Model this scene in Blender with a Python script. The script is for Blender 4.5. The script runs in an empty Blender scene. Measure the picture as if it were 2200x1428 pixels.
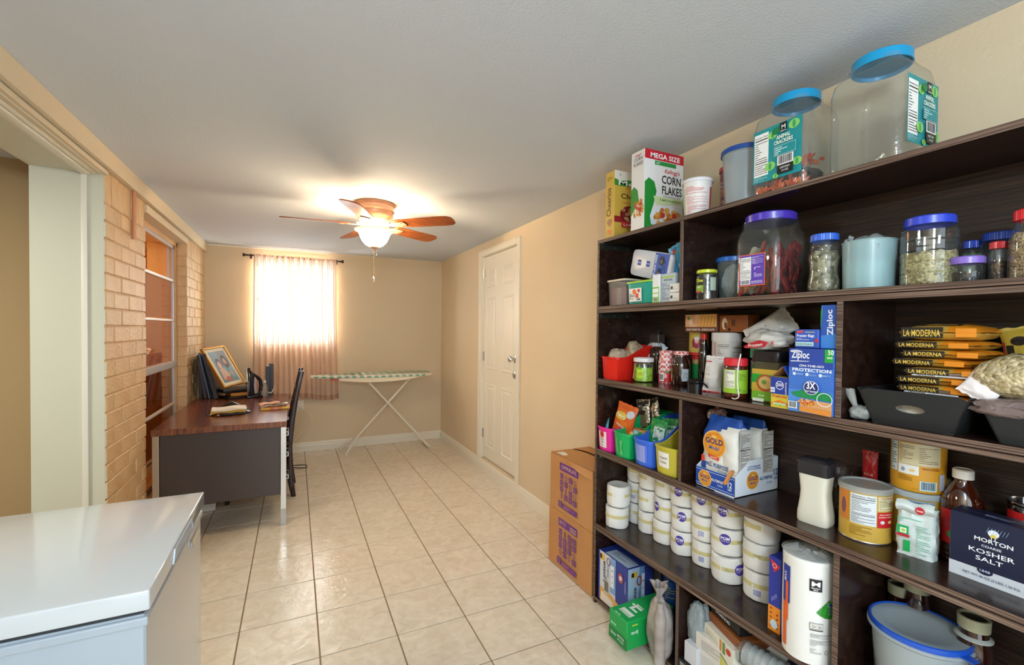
import bpy, bmesh, math, random
from mathutils import Vector, Matrix, noise
sc = bpy.context.scene
COL = sc.collection
PI = math.pi
D = math.radians
R0 = random.Random(7)

# ---------------------------------------------------------------- camera, world, lights, exposure
cd = bpy.data.cameras.new('camera'); cam = bpy.data.objects.new('camera', cd); COL.objects.link(cam)
cr = Vector((0.90076742, -0.43418329, 0.01014491)); cu = Vector((-0.00193827, 0.01933991, 0.99981109)); cf = Vector((0.43429747, 0.90061692, -0.0165792))
mw = Matrix((cr, cu, -cf)).transposed().to_4x4(); mw.translation = Vector((0, 0, 1.4))
cam.matrix_world = mw
cd.sensor_width = 36; cd.lens = 966.258 / 2200 * 36; cd.shift_y = (724.886 - 714) / 2200; cd.clip_start = .02
sc.camera = cam

wd = bpy.data.worlds.new('world'); sc.world = wd; wd.use_nodes = True
wb = wd.node_tree.nodes['Background']; wb.inputs[0].default_value = (.80, .91, 1.0, 1); wb.inputs[1].default_value = 2.2

def area(name, loc, rot, sx, sy, power, col):
    l = bpy.data.lights.new(name, 'AREA'); l.shape = 'RECTANGLE'; l.size = sx; l.size_y = sy; l.energy = power; l.color = col
    o = bpy.data.objects.new(name, l); COL.objects.link(o); o.location = loc; o.rotation_euler = rot
    return o
# assumed daylight from an added, unseen opening behind the camera, daylight through the curtained window, assumed lamps for the next rooms, and an added fill globe at the rear
area('assumed_rear_daylight', (.45, -2.05, 1.35), (D(90), 0, 0), 1.9, 1.9, 7, (.62, .82, 1.0))  # area light added behind the camera as assumed cool daylight
area('daylight_window', (0, 6.0, 1.75), (D(-90), 0, 0), 1.1, 1.2, 165, (.92, .96, 1.0))
area('assumed_side_room_lamp', (-1.95, 1.7, 2.22), (0, 0, 0), .6, .6, 30, (.98, .98, .86))  # assumed lamp, itself unseen, to light the side room
area('assumed_hall_lamp', (-1.9, 4.6, 2.22), (0, 0, 0), .5, .5, 30, (1.0, .62, .24))  # assumed warm lamp, out of view, to light the hall
def globe(name, loc, r, power, col):
    l = bpy.data.lights.new(name, 'POINT'); l.energy = power; l.color = col; l.shadow_soft_size = r
    o = bpy.data.objects.new(name, l); COL.objects.link(o); o.location = loc; return o
globe('rear_fill_globe', (-.25, -.85, 1.98), .14, 66, (.70, .86, 1.0))  # unseen point light added to brighten the ceiling and the near room
vs = sc.view_settings
vs.view_transform = 'Standard'; vs.look = 'None'; vs.exposure = 0.48; vs.gamma = 1; vs.use_curve_mapping = False
sc.cycles.max_bounces = 8; sc.cycles.transparent_max_bounces = 24; sc.cycles.use_denoising = True

# ---------------------------------------------------------------- materials
def lin(h):
    h = h.lstrip('#')
    if len(h) == 3: h = ''.join(x * 2 for x in h)
    c = [int(h[i:i+2], 16) / 255 for i in (0, 2, 4)]
    return tuple((x / 12.92 if x < .04045 else ((x + .055) / 1.055) ** 2.4) for x in c) + (1,)
MATS = {}
def nodes(name):
    m = bpy.data.materials.new(name); m.use_nodes = True
    nt = m.node_tree; return m, nt, nt.nodes['Principled BSDF']
def coords(nt, scale=(1, 1, 1)):
    tc = nt.nodes.new('ShaderNodeTexCoord'); mp = nt.nodes.new('ShaderNodeMapping')
    mp.inputs['Scale'].default_value = scale; nt.links.new(tc.outputs['Object'], mp.inputs[0]); return mp
def ramp(nt, fac, stops):
    r = nt.nodes.new('ShaderNodeValToRGB'); e = r.color_ramp.elements
    while len(e) < len(stops): e.new(.5)
    for i, (p, c) in enumerate(stops): e[i].position = p; e[i].color = lin(c) if isinstance(c, str) else c
    nt.links.new(fac, r.inputs[0]); return r
def M(name, col, rough=.5, metal=0, bump=0, bs=40, col2=None, vs_=6, stretch=(1, 1, 1), emit=0, coat=0, lo=.35, hi=.65, detail=4, sss=0):
    if name in MATS: return MATS[name]
    m, nt, b = nodes(name)
    b.inputs['Base Color'].default_value = lin(col); b.inputs['Roughness'].default_value = rough; b.inputs['Metallic'].default_value = metal
    if coat: b.inputs['Coat Weight'].default_value = coat; b.inputs['Coat Roughness'].default_value = .08
    if emit: b.inputs['Emission Color'].default_value = lin(col); b.inputs['Emission Strength'].default_value = emit
    if col2 or bump: mp = coords(nt, stretch)
    if col2:
        n = nt.nodes.new('ShaderNodeTexNoise'); n.inputs['Scale'].default_value = vs_; n.inputs['Detail'].default_value = detail
        nt.links.new(mp.outputs[0], n.inputs['Vector'])
        r = ramp(nt, n.outputs[0], [(lo, col), (hi, col2)]); nt.links.new(r.outputs[0], b.inputs['Base Color'])
    if bump:
        n = nt.nodes.new('ShaderNodeTexNoise'); n.inputs['Scale'].default_value = bs; n.inputs['Detail'].default_value = 4
        nt.links.new(mp.outputs[0], n.inputs['Vector'])
        bp = nt.nodes.new('ShaderNodeBump'); bp.inputs['Strength'].default_value = 1; bp.inputs['Distance'].default_value = bump
        nt.links.new(n.outputs[0], bp.inputs['Height']); nt.links.new(bp.outputs[0], b.inputs['Normal'])
    MATS[name] = m; return m
def K(col, rough=.45): return M('print_' + col.lstrip('#') + ('' if rough == .45 else '_%d' % int(rough * 100)), col, rough)
def PL(col, rough=.3): return M('plastic_' + col.lstrip('#'), col, rough)
def clear(name, tint='#ffffff', body=.0, bodycol='#dfe6e6', rough=.05, ior=1.45, wrinkle=0, wscale=30):
    """see-through film or glass: transparent + mirror by fresnel, with an optional share of milky body"""
    if name in MATS: return MATS[name]
    m = bpy.data.materials.new(name); m.use_nodes = True; nt = m.node_tree; nt.nodes.clear()
    out = nt.nodes.new('ShaderNodeOutputMaterial'); t = nt.nodes.new('ShaderNodeBsdfTransparent'); g = nt.nodes.new('ShaderNodeBsdfGlossy')
    t.inputs[0].default_value = lin(tint); g.inputs['Roughness'].default_value = rough
    fr = nt.nodes.new('ShaderNodeFresnel'); ge = nt.nodes.new('ShaderNodeNewGeometry'); mr = nt.nodes.new('ShaderNodeMapRange')   # a thin wall reflects alike from both sides
    mr.inputs['To Min'].default_value = ior; mr.inputs['To Max'].default_value = 1 / ior; nt.links.new(ge.outputs['Backfacing'], mr.inputs['Value']); nt.links.new(mr.outputs[0], fr.inputs[0])
    mx = nt.nodes.new('ShaderNodeMixShader'); nt.links.new(fr.outputs[0], mx.inputs[0])
    src = t
    if body:
        d = nt.nodes.new('ShaderNodeBsdfDiffuse'); d.inputs[0].default_value = lin(bodycol)
        tr = nt.nodes.new('ShaderNodeBsdfTranslucent'); tr.inputs[0].default_value = lin(bodycol)
        m2 = nt.nodes.new('ShaderNodeMixShader'); m2.inputs[0].default_value = .2; nt.links.new(d.outputs[0], m2.inputs[1]); nt.links.new(tr.outputs[0], m2.inputs[2])
        m3 = nt.nodes.new('ShaderNodeMixShader'); m3.inputs[0].default_value = body; nt.links.new(t.outputs[0], m3.inputs[1]); nt.links.new(m2.outputs[0], m3.inputs[2]); src = m3
    nt.links.new(src.outputs[0], mx.inputs[1]); nt.links.new(g.outputs[0], mx.inputs[2]); nt.links.new(mx.outputs[0], out.inputs[0])
    if wrinkle:
        mp = coords(nt); n = nt.nodes.new('ShaderNodeTexNoise'); n.inputs['Scale'].default_value = wscale; n.inputs['Detail'].default_value = 3; n.inputs['Distortion'].default_value = 1.5
        nt.links.new(mp.outputs[0], n.inputs['Vector']); bp = nt.nodes.new('ShaderNodeBump'); bp.inputs['Distance'].default_value = wrinkle
        nt.links.new(n.outputs[0], bp.inputs['Height']); nt.links.new(bp.outputs[0], g.inputs['Normal']); nt.links.new(bp.outputs[0], fr.inputs['Normal'])
        if body: nt.links.new(bp.outputs[0], d.inputs['Normal'])
    MATS[name] = m; return m
def grains(name, cols, scale=160, rough=.8, depth=.004):
    """small pieces seen together: every voronoi cell its own colour and its own hump"""
    if name in MATS: return MATS[name]
    m, nt, b = nodes(name); mp = coords(nt); v = nt.nodes.new('ShaderNodeTexVoronoi'); v.inputs['Scale'].default_value = scale
    nt.links.new(mp.outputs[0], v.inputs['Vector']); sp = nt.nodes.new('ShaderNodeSeparateColor'); nt.links.new(v.outputs['Color'], sp.inputs[0])
    r = ramp(nt, sp.outputs[0], [((i + .5) / len(cols), c) for i, c in enumerate(cols)]); nt.links.new(r.outputs[0], b.inputs['Base Color'])
    bp = nt.nodes.new('ShaderNodeBump'); bp.inputs['Distance'].default_value = depth; bp.invert = True
    nt.links.new(v.outputs['Distance'], bp.inputs['Height']); nt.links.new(bp.outputs[0], b.inputs['Normal']); b.inputs['Roughness'].default_value = rough
    MATS[name] = m; return m
def wood(name, c1, c2, c3, axis=1, rough=.35, scale=3, fine=60, bump=.0004):
    if name in MATS: return MATS[name]
    m, nt, b = nodes(name); s = [fine, fine, fine]; s[axis] = scale
    mp = coords(nt, s); n = nt.nodes.new('ShaderNodeTexNoise'); n.inputs['Scale'].default_value = 1; n.inputs['Detail'].default_value = 6; n.inputs['Distortion'].default_value = .6
    nt.links.new(mp.outputs[0], n.inputs['Vector']); r = ramp(nt, n.outputs[0], [(.3, c1), (.52, c2), (.72, c3)])
    nt.links.new(r.outputs[0], b.inputs['Base Color']); b.inputs['Roughness'].default_value = rough
    bp = nt.nodes.new('ShaderNodeBump'); bp.inputs['Distance'].default_value = bump; nt.links.new(n.outputs[0], bp.inputs['Height']); nt.links.new(bp.outputs[0], b.inputs['Normal'])
    MATS[name] = m; return m

# ---------------------------------------------------------------- mesh builder
def link(o, parent=None):
    COL.objects.link(o)
    if parent: o.parent = parent
    return o
class MB:
    def __init__(s): s.bm = bmesh.new(); s.mats = []
    def mi(s, m):
        if m not in s.mats: s.mats.append(m)
        return s.mats.index(m)
    def face(s, vs, m):
        try: f = s.bm.faces.new(vs)
        except ValueError: return None
        f.material_index = s.mi(m); return f
    def box(s, x0, y0, z0, x1, y1, z1, m, T=None):
        v = [Vector((x, y, z)) for z in (z0, z1) for y in (y0, y1) for x in (x0, x1)]
        if T is not None: v = [T @ p for p in v]
        v = [s.bm.verts.new(p) for p in v]
        return [s.face([v[i] for i in q], m) for q in ((0, 2, 3, 1), (4, 5, 7, 6), (0, 1, 5, 4), (2, 6, 7, 3), (0, 4, 6, 2), (1, 3, 7, 5))]
    def lathe(s, prof, m, seg=32, loc=(0, 0, 0), sq=0, sx=1, sy=1, T=None, a0=0):
        rings = []
        for r, z in prof:
            ring = []
            if r < 1e-6: ring = [(0, 0, z)] * 1
            else:
                for i in range(seg):
                    a = 2 * PI * i / seg + a0; c, n = math.cos(a), math.sin(a); k = 1
                    if sq: k = (abs(c) ** sq + abs(n) ** sq) ** (-1 / sq)
                    ring.append((r * k * c * sx, r * k * n * sy, z))
            o = []
            for p in ring:
                p = Vector(p) + Vector(loc)
                if T is not None: p = T @ p
                o.append(s.bm.verts.new(p))
            rings.append(o)
        for a, b in zip(rings, rings[1:]):
            for i in range(seg):
                j = (i + 1) % seg
                if len(a) == 1 and len(b) == 1: break
                if len(a) == 1: s.face([a[0], b[j], b[i]], m)
                elif len(b) == 1: s.face([a[i], a[j], b[0]], m)
                else: s.face([a[i], a[j], b[j], b[i]], m)
        return s
    def cyl(s, r, z0, z1, m, seg=24, loc=(0, 0, 0), T=None): return s.lathe([(0, z0), (r, z0), (r, z1), (0, z1)], m, seg, loc, T=T)
    def rod(s, a, b, r, m, seg=8): return s.tube([a, b], r, m, seg)
    def tube(s, pts, r, m, seg=8, flat=1):
        pts = [Vector(p) for p in pts]; rings = []; up = Vector((0, 0, 1))
        for i, p in enumerate(pts):
            t = (pts[min(i + 1, len(pts) - 1)] - pts[max(i - 1, 0)]).normalized()
            u = t.cross(up) if abs(t.z) < .95 else t.cross(Vector((1, 0, 0)))
            u.normalize(); w = u.cross(t); rr = r[i] if isinstance(r, (list, tuple)) else r
            rings.append([s.bm.verts.new(p + u * rr * math.cos(2 * PI * k / seg) + w * rr * flat * math.sin(2 * PI * k / seg)) for k in range(seg)])
        for a, b in zip(rings, rings[1:]):
            for i in range(seg): s.face([a[i], a[(i + 1) % seg], b[(i + 1) % seg], b[i]], m)
        s.face(rings[0][::-1], m); s.face(rings[-1], m); return s
    def prism(s, poly, h0, h1, m, ax='z', T=None):
        def P(p, h):
            q = Vector({'z': (p[0], p[1], h), 'y': (p[0], h, p[1]), 'x': (h, p[0], p[1])}[ax]); return T @ q if T is not None else q
        a = [s.bm.verts.new(P(p, h0)) for p in poly]; b = [s.bm.verts.new(P(p, h1)) for p in poly]; n = len(poly)
        s.face(a[::-1], m); s.face(b, m)
        for i in range(n): s.face([a[i], a[(i + 1) % n], b[(i + 1) % n], b[i]], m)
        return s
    def grid(s, fn, nu, nv, m, cu_=False, cv=False):
        V = [[s.bm.verts.new(fn(i / nu, j / nv)) for j in range(nv + (0 if cv else 1))] for i in range(nu + (0 if cu_ else 1))]
        for i in range(nu):
            for j in range(nv):
                a, b = V[i], V[(i + 1) % len(V)]; k = (j + 1) % len(a)
                mm = m((i + .5) / nu, (j + .5) / nv) if callable(m) else m
                s.face([a[j], b[j], b[k], a[k]], mm)
        return s
    def build(s, name, parent=None, loc=(0, 0, 0), rz=0, bevel=0, bseg=1, smooth=False, norm=True, dbl=0, sharp=35):
        bm = s.bm
        if dbl: bmesh.ops.remove_doubles(bm, verts=bm.verts, dist=dbl)
        if norm: bmesh.ops.recalc_face_normals(bm, faces=bm.faces)
        if bevel:
            ed = [e for e in bm.edges if len(e.link_faces) == 2 and e.calc_face_angle(0) > D(30)]
            bmesh.ops.bevel(bm, geom=ed, offset=bevel, segments=bseg, affect='EDGES', clamp_overlap=True, profile=.5)
        if smooth:
            for f in bm.faces: f.smooth = True
            for e in bm.edges:
                if len(e.link_faces) == 2 and e.calc_face_angle(0) > D(sharp): e.smooth = False
        me = bpy.data.meshes.new(name); bm.to_mesh(me); bm.free()
        for m in s.mats: me.materials.append(m)
        o = bpy.data.objects.new(name, me); o.location = loc; o.rotation_euler = (0, 0, rz)
        return link(o, parent)
def tag(o, label, cat, group=None, kind=None):
    if label: o['label'] = label
    if cat: o['category'] = cat
    if group: o['group'] = group
    if kind: o['kind'] = kind
    return o
def thing(name, label, cat, loc=(0, 0, 0), rz=0, group=None, rot=None):
    o = bpy.data.objects.new(name, None); o.empty_display_size = .05; link(o); o.location = loc
    o.rotation_euler = rot if rot else (0, 0, rz)
    return tag(o, label, cat, group)
def struct(o): o['kind'] = 'structure'; return o
def stuff(o, label=None, cat=None): return tag(o, label, cat, None, 'stuff')

# ---------------------------------------------------------------- flat print: letters, bars and patches lying on a face
GL = {}
def glyph(t, bold=1, shear=0):
    k = (t, bold, shear)
    if k not in GL:
        c = bpy.data.curves.new('lettering', 'FONT'); c.body = t; c.size = 1; c.resolution_u = 2; c.offset = .016 * bold; c.shear = shear
        o = bpy.data.objects.new('lettering', c); me = bpy.data.meshes.new_from_object(o)
        vs = [(v.co.x, v.co.y) for v in me.vertices]; fs = [tuple(p.vertices) for p in me.polygons]
        bpy.data.objects.remove(o); bpy.data.meshes.remove(me); bpy.data.curves.remove(c)
        x = [v[0] for v in vs] or [0, 1]; GL[k] = (vs, fs, min(x), max(x))
    return GL[k]
class Art:
    def __init__(s, surf, step=None): s.S = surf; s.v = []; s.f = []; s.m = []; s.mats = []; s.n = .0005; s.step = step
    def mi(s, m):
        if isinstance(m, str): m = K(m)
        if m not in s.mats: s.mats.append(m)
        return s.mats.index(m)
    def add(s, pts, fs, m):
        b = len(s.v); s.v += [tuple(s.S(u, v, s.n)) for u, v in pts]; k = s.mi(m)
        for f in fs: s.f.append([b + i for i in f]); s.m.append(k)
    def up(s): s.n += .00025
    def rect(s, u0, v0, u1, v1, m, up=True, sk=0):
        n = max(1, int(abs(u1 - u0) / s.step)) if s.step else 1; q = max(1, int(abs(v1 - v0) / (s.step * 3))) if s.step else 1
        pts = [(u0 + (u1 - u0) * i / n + sk * j / q, v0 + (v1 - v0) * j / q) for j in range(q + 1) for i in range(n + 1)]
        s.add(pts, [(j * (n + 1) + i, j * (n + 1) + i + 1, (j + 1) * (n + 1) + i + 1, (j + 1) * (n + 1) + i) for j in range(q) for i in range(n)], m)
        if up: s.up()
        return s
    def ell(s, cu_, cv, ru, rv, m, n=28, up=True):
        pts = [(cu_, cv)] + [(cu_ + k * ru * math.cos(2 * PI * i / n), cv + k * rv * math.sin(2 * PI * i / n)) for k in (.5, 1) for i in range(n)]
        fs = [(0, 1 + i, 1 + (i + 1) % n) for i in range(n)] + [(1 + i, 1 + n + i, 1 + n + (i + 1) % n, 1 + (i + 1) % n) for i in range(n)]
        s.add(pts, fs, m)
        if up: s.up()
        return s
    def ring(s, cu_, cv, ru, rv, t, m, n=28):
        pts = [(cu_ + (ru - t * k) * math.cos(2 * PI * i / n), cv + (rv - t * k) * math.sin(2 * PI * i / n)) for k in (0, 1) for i in range(n)]
        s.add(pts, [(i, (i + 1) % n, n + (i + 1) % n, n + i) for i in range(n)], m); s.up(); return s
    def poly(s, pts, m, up=True):
        s.add(pts, [tuple(range(len(pts)))], m)
        if up: s.up()
        return s
    def text(s, t, u, v, h, m, w=None, bold=1, rot=0, shear=0, al='c'):
        vs, fs, x0, x1 = glyph(t, bold, shear); k = h / .72; W = (x1 - x0) * k; kx = k
        if w: kx = k * w / W; W = w
        off = {'c': -W / 2, 'l': 0, 'r': -W}[al]; c, n = math.cos(rot), math.sin(rot)
        s.add([(u + c * ((x - x0) * kx + off) - n * y * k, v + n * ((x - x0) * kx + off) + c * y * k) for x, y in vs], fs, m); return s
    def lines(s, u0, v0, u1, v1, n, m, seed=1, t=.5):
        r = random.Random(seed); d = (v1 - v0) / n
        for i in range(n):
            a = u0
            while a < u1 - .002:
                b = min(u1, a + r.uniform(.1, .45) * (u1 - u0)); s.rect(a, v0 + d * i + d * .2, b - .0008, v0 + d * i + d * (.2 + t), m, up=False); a = b
                if r.random() < .25: break
        s.up(); return s
    def code(s, u0, v0, u1, v1, bg='#f4f4f4', fg='#202028', seed=3):
        s.rect(u0, v0, u1, v1, bg); r = random.Random(seed); a = u0 + .08 * (u1 - u0); W = (u1 - u0) / 40
        while a < u1 - .1 * (u1 - u0):
            b = a + W * r.choice((.7, 1.2, 1.9)); s.rect(a, v0 + .12 * (v1 - v0), b, v1 - .06 * (v1 - v0), fg, up=False); a = b + W * r.choice((.7, 1.2))
        s.up(); return s
    def facts(s, u0, v0, u1, v1, fg='#222222', bg='#f1f1ee', seed=5):
        s.rect(u0, v0, u1, v1, bg); h = v1 - v0; w = u1 - u0
        s.text('Nutrition Facts', u0 + .05 * w, v1 - .10 * h, min(.055 * h, .1 * w), fg, al='l', w=.9 * w)
        s.rect(u0 + .05 * w, v1 - .16 * h, u1 - .05 * w, v1 - .135 * h, fg, up=False); s.rect(u0 + .05 * w, v0 + .3 * h, u1 - .05 * w, v0 + .32 * h, fg, up=False)
        s.lines(u0 + .05 * w, v0 + .34 * h, u1 - .05 * w, v1 - .18 * h, 9, fg, seed, .28); s.lines(u0 + .05 * w, v0 + .04 * h, u1 - .05 * w, v0 + .28 * h, 5, fg, seed + 1, .28); return s
    def build(s, parent, name='printed_label'):
        if not s.f: return
        me = bpy.data.meshes.new(name); me.from_pydata(s.v, [], s.f)
        for m in s.mats: me.materials.append(m)
        me.polygons.foreach_set('material_index', s.m)
        o = bpy.data.objects.new(name, me); return link(o, parent)
def sF(w, d): return lambda u, v, n: (u - w / 2, -d / 2 - n, v)
def sR(w, d): return lambda u, v, n: (w / 2 + n, -d / 2 + u, v)
def sL(w, d): return lambda u, v, n: (-w / 2 - n, d / 2 - u, v)
def sT(w, d, h): return lambda u, v, n: (u - w / 2, v - d / 2, h + n)
def sC(r, a0=0):
    """round face: u = arc length from the front, v = height; r a number or a function of the height"""
    f = r if callable(r) else (lambda v: r)
    def S(u, v, n):
        q = f(v) + n; a = a0 + u / f(.05 if not callable(r) else v); return (q * math.sin(a), -q * math.cos(a), v)
    return S
def fbm(p, s, k=3):
    t = 0; a = 1
    for i in range(k): t += a * noise.noise(Vector(p) * s); s *= 2.1; a *= .5
    return t
RZ = -PI / 2          # things on the shelf face the room (their own -Y is the world's -X)
SX = 1.394            # front edge of the shelves
LV = {'T': 1.862, 'A': 1.525, 'B': 1.16, 'C': .80, 'D': .415, 'E': .035}
# ---------------------------------------------------------------- the room
XL, XR, YB, YR, ZC = -.85, 1.696, 5.615, -1.6, 2.266
def wallpaint(name, c1, c2, bump=.0012): return M(name, c1, .75, bump=bump, bs=90, col2=c2, vs_=1.2, detail=6)
m_wall = wallpaint('tan_wall_paint', '#d7c3a4', '#dbc8aa')
m_ceil = M('ceiling_paint', '#ced3da', .8, bump=.0015, bs=120)
m_white = M('white_trim_paint', '#e6dfcf', .4, bump=.0002, bs=60)
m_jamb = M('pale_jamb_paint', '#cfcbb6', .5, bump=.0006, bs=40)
m_brick = M('painted_brick', '#d0aa7c', .5, bump=.006, bs=55, col2='#dab98e', vs_=5, lo=.4, hi=.7)
m_mortar = M('painted_mortar', '#cfa777', .6, bump=.003, bs=60)
m_grout = M('floor_grout', '#8a6f56', .8, bump=.001, bs=200)
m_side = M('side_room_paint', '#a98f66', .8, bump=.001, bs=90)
def tile_mat():
    m, nt, b = nodes('glazed_floor_tile'); mp = coords(nt)
    oi = nt.nodes.new('ShaderNodeObjectInfo')
    n = nt.nodes.new('ShaderNodeTexNoise'); n.inputs['Scale'].default_value = 14; n.inputs['Detail'].default_value = 8; n.inputs['Distortion'].default_value = 1.2
    add = nt.nodes.new('ShaderNodeVectorMath'); add.operation = 'ADD'; nt.links.new(mp.outputs[0], add.inputs[0]); nt.links.new(oi.outputs['Random'], add.inputs[1])
    nt.links.new(add.outputs[0], n.inputs['Vector'])
    r = ramp(nt, n.outputs[0], [(.25, '#d0c2ac'), (.5, '#dccfbc'), (.75, '#e4dac9')]); nt.links.new(r.outputs[0], b.inputs['Base Color'])
    b.inputs['Roughness'].default_value = .13
    n2 = nt.nodes.new('ShaderNodeTexNoise'); n2.inputs['Scale'].default_value = 18; n2.inputs['Detail'].default_value = 5; n2.inputs['Distortion'].default_value = .8
    nt.links.new(add.outputs[0], n2.inputs['Vector'])
    bp = nt.nodes.new('ShaderNodeBump'); bp.inputs['Distance'].default_value = .0028; nt.links.new(n2.outputs[0], bp.inputs['Height']); nt.links.new(bp.outputs[0], b.inputs['Normal'])
    return m
m_tile = tile_mat()

b = MB(); b.box(XL - .3, YR, -.06, XR, YB, -.0035, m_grout); floor = struct(b.build('floor'))
TS, TX, TY = .3269, .0987, 2.3821
xs = [TX + k * TS for k in range(-4, 7)]; ys = [TY + k * TS for k in range(-13, 12)]
tcache = {}
for i in range(len(xs) - 1):
    for j in range(len(ys) - 1):
        x0, x1, y0, y1 = max(xs[i], XL - .29), min(xs[i+1], XR), max(ys[j], YR), min(ys[j+1], YB)
        if x1 - x0 < .02 or y1 - y0 < .02: continue
        key = (round(x1 - x0, 3), round(y1 - y0, 3)); cx, cy = (x0 + x1) / 2, (y0 + y1) / 2
        if key not in tcache:
            t = MB(); hx, hy = key[0] / 2 - .003, key[1] / 2 - .003; t.box(-hx, -hy, -.011, hx, hy, 0, m_tile)
            o = t.build('tile', floor, bevel=.0012); tcache[key] = o.data
        else: o = link(bpy.data.objects.new('tile', tcache[key]), floor)
        o.location = (cx, cy, (R0.random() - .5) * .0006)

b = MB(); b.box(-2.9, YR - .1, ZC, XR + .12, 6.8, ZC + .08, m_ceil); struct(b.build('ceiling'))
# right wall with the raised door opening
DY0, DY1, DZ0, DZ1 = 3.415, 4.215, .115, 2.13
b = MB()
b.box(XR, YR, 0, XR + .12, DY0, ZC, m_wall); b.box(XR, DY1, 0, XR + .12, YB, ZC, m_wall)
b.box(XR, DY0, DZ1, XR + .12, DY1, ZC, m_wall); b.box(XR, DY0, 0, XR + .12, DY1, DZ0, m_wall); b.box(XR + .10, DY0, DZ0, XR + .12, DY1, DZ1, m_wall)
struct(b.build('wall_right'))
# back wall with the window opening
WX0, WX1, WZ0, WZ1 = -.385, .395, 1.235, 2.105
b = MB()
b.box(XL - .3, YB, 0, WX0, YB + .14, ZC, m_wall); b.box(WX1, YB, 0, XR + .12, YB + .14, ZC, m_wall)
b.box(WX0, YB, 0, WX1, YB + .14, WZ0, m_wall); b.box(WX0, YB, WZ1, WX1, YB + .14, ZC, m_wall)
struct(b.build('wall_back'))
# wall behind the camera with an added, unseen opening to let in the assumed rear daylight
b = MB()
b.box(XL, YR - .1, 0, -.5, YR, ZC, m_wall); b.box(1.4, YR - .1, 0, XR + .12, YR, ZC, m_wall); b.box(-.5, YR - .1, 2.1, 1.4, YR, ZC, m_wall); b.box(-.5, YR - .1, 0, 1.4, YR, .12, m_wall)
struct(b.build('wall_rear'))
# left wall: mortar core, brick pieces, lintel
OY0, OY1, OZ = .75, 2.906, 2.153      # cased opening
VY0, VY1, VZ0, VZ1 = 3.57, 4.77, .26, 2.12    # window
b = MB()
b.box(-1.13, YR, 0, XL, OY0, ZC, m_wall)
b.box(-1.13, OY1 + .012, 0, XL - .007, VY0 - .006, ZC, m_mortar); b.box(-1.13, VY1 + .006, 0, XL - .007, YB, ZC, m_mortar)
b.box(-1.13, VY0 - .006, 0, XL - .012, VY1 + .006, VZ0, m_mortar); b.box(-1.13, VY0 - .006, VZ1, XL - .012, VY1 + .006, ZC, m_wall); b.box(-1.13, OY0, OZ + .02, XL - .012, OY1 + .012, ZC, m_wall)
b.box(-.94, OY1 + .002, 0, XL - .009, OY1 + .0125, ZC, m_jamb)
wl = struct(b.build('wall_left'))
bcache = {}
def brick(y0, y1, z0, z1, white_end=False, g=.003):
    k = (round(y1 - y0, 3), round(z1 - z0, 3), white_end)
    if k not in bcache:
        q = MB(); hy, hz = k[0] / 2 - g, k[1] / 2 - g; q.box(-.072, -hy, -hz, 0, hy, hz, m_brick)
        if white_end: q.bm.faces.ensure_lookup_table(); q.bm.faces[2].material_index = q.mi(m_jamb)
        o = q.build('brick', wl, bevel=.004); bcache[k] = o.data
    else: o = link(bpy.data.objects.new('brick', bcache[k]), wl)
    o.location = (XL + R0.uniform(-.0025, .002), (y0 + y1) / 2, (z0 + z1) / 2); o.rotation_euler = (R0.uniform(-.006, .006), 0, R0.uniform(-.01, .01))
BP = .0875
for r in range(23):
    z0 = r * BP
    for (a, c, js) in ((OY1, VY0, (3.02, 3.255, 3.49) if r % 2 else (3.135, 3.37)), (VY1, YB, (4.885, 5.12, 5.355, 5.59) if r % 2 else (5.0, 5.235, 5.47))):
        e = [a] + list(js) + [c]
        for y0, y1 in zip(e, e[1:]):
            if y1 - y0 > .02: brick(y0, y1, z0, z0 + BP, y0 == OY1)
y = OY1
while y < VY0 - .05: brick(y, min(y + .0885, VY0), 23 * BP, 2.178, y == OY1); y += .0885
y = VY1
while y < YB - .03: brick(y, min(y + .0885, YB), 23 * BP, 2.178); y += .0885
for r in range(2):
    y = VY0
    while y < VY1 - .03: brick(y, min(y + .24, VY1), r * BP, (r + 1) * BP); y += .24
# beam under the ceiling and the fascia below it
b = MB(); b.box(-1.0, YR, 2.178, -.822, YB, ZC, m_wall); struct(b.build('trim_1', bevel=.002))
b = MB(); b.box(-.92, YR, 2.150, -.842, OY1, 2.168, m_wall); b.box(-.92, VY0, 2.118, -.842, VY1, 2.168, m_wall); struct(b.build('trim_2', bevel=.001))
# lining of the cased opening
b = MB()
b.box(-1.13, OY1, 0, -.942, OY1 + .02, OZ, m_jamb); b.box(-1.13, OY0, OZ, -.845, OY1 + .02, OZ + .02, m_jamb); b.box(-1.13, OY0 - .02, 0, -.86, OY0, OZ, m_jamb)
struct(b.build('trim_3'))
b = MB(); b.box(-.942, OY1 - .012, 0, -.918, OY1 + .02, OZ, m_white); b.box(-.942, OY0, OZ - .014, -.905, OY1, OZ, m_white)
b.box(-.902, OY0, OZ - .006, -.885, OY1, OZ, m_white); b.box(-.866, OY0, OZ - .004, -.858, OY1, OZ, m_white); struct(b.build('trim_4', bevel=.003, bseg=2, smooth=True))
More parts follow.
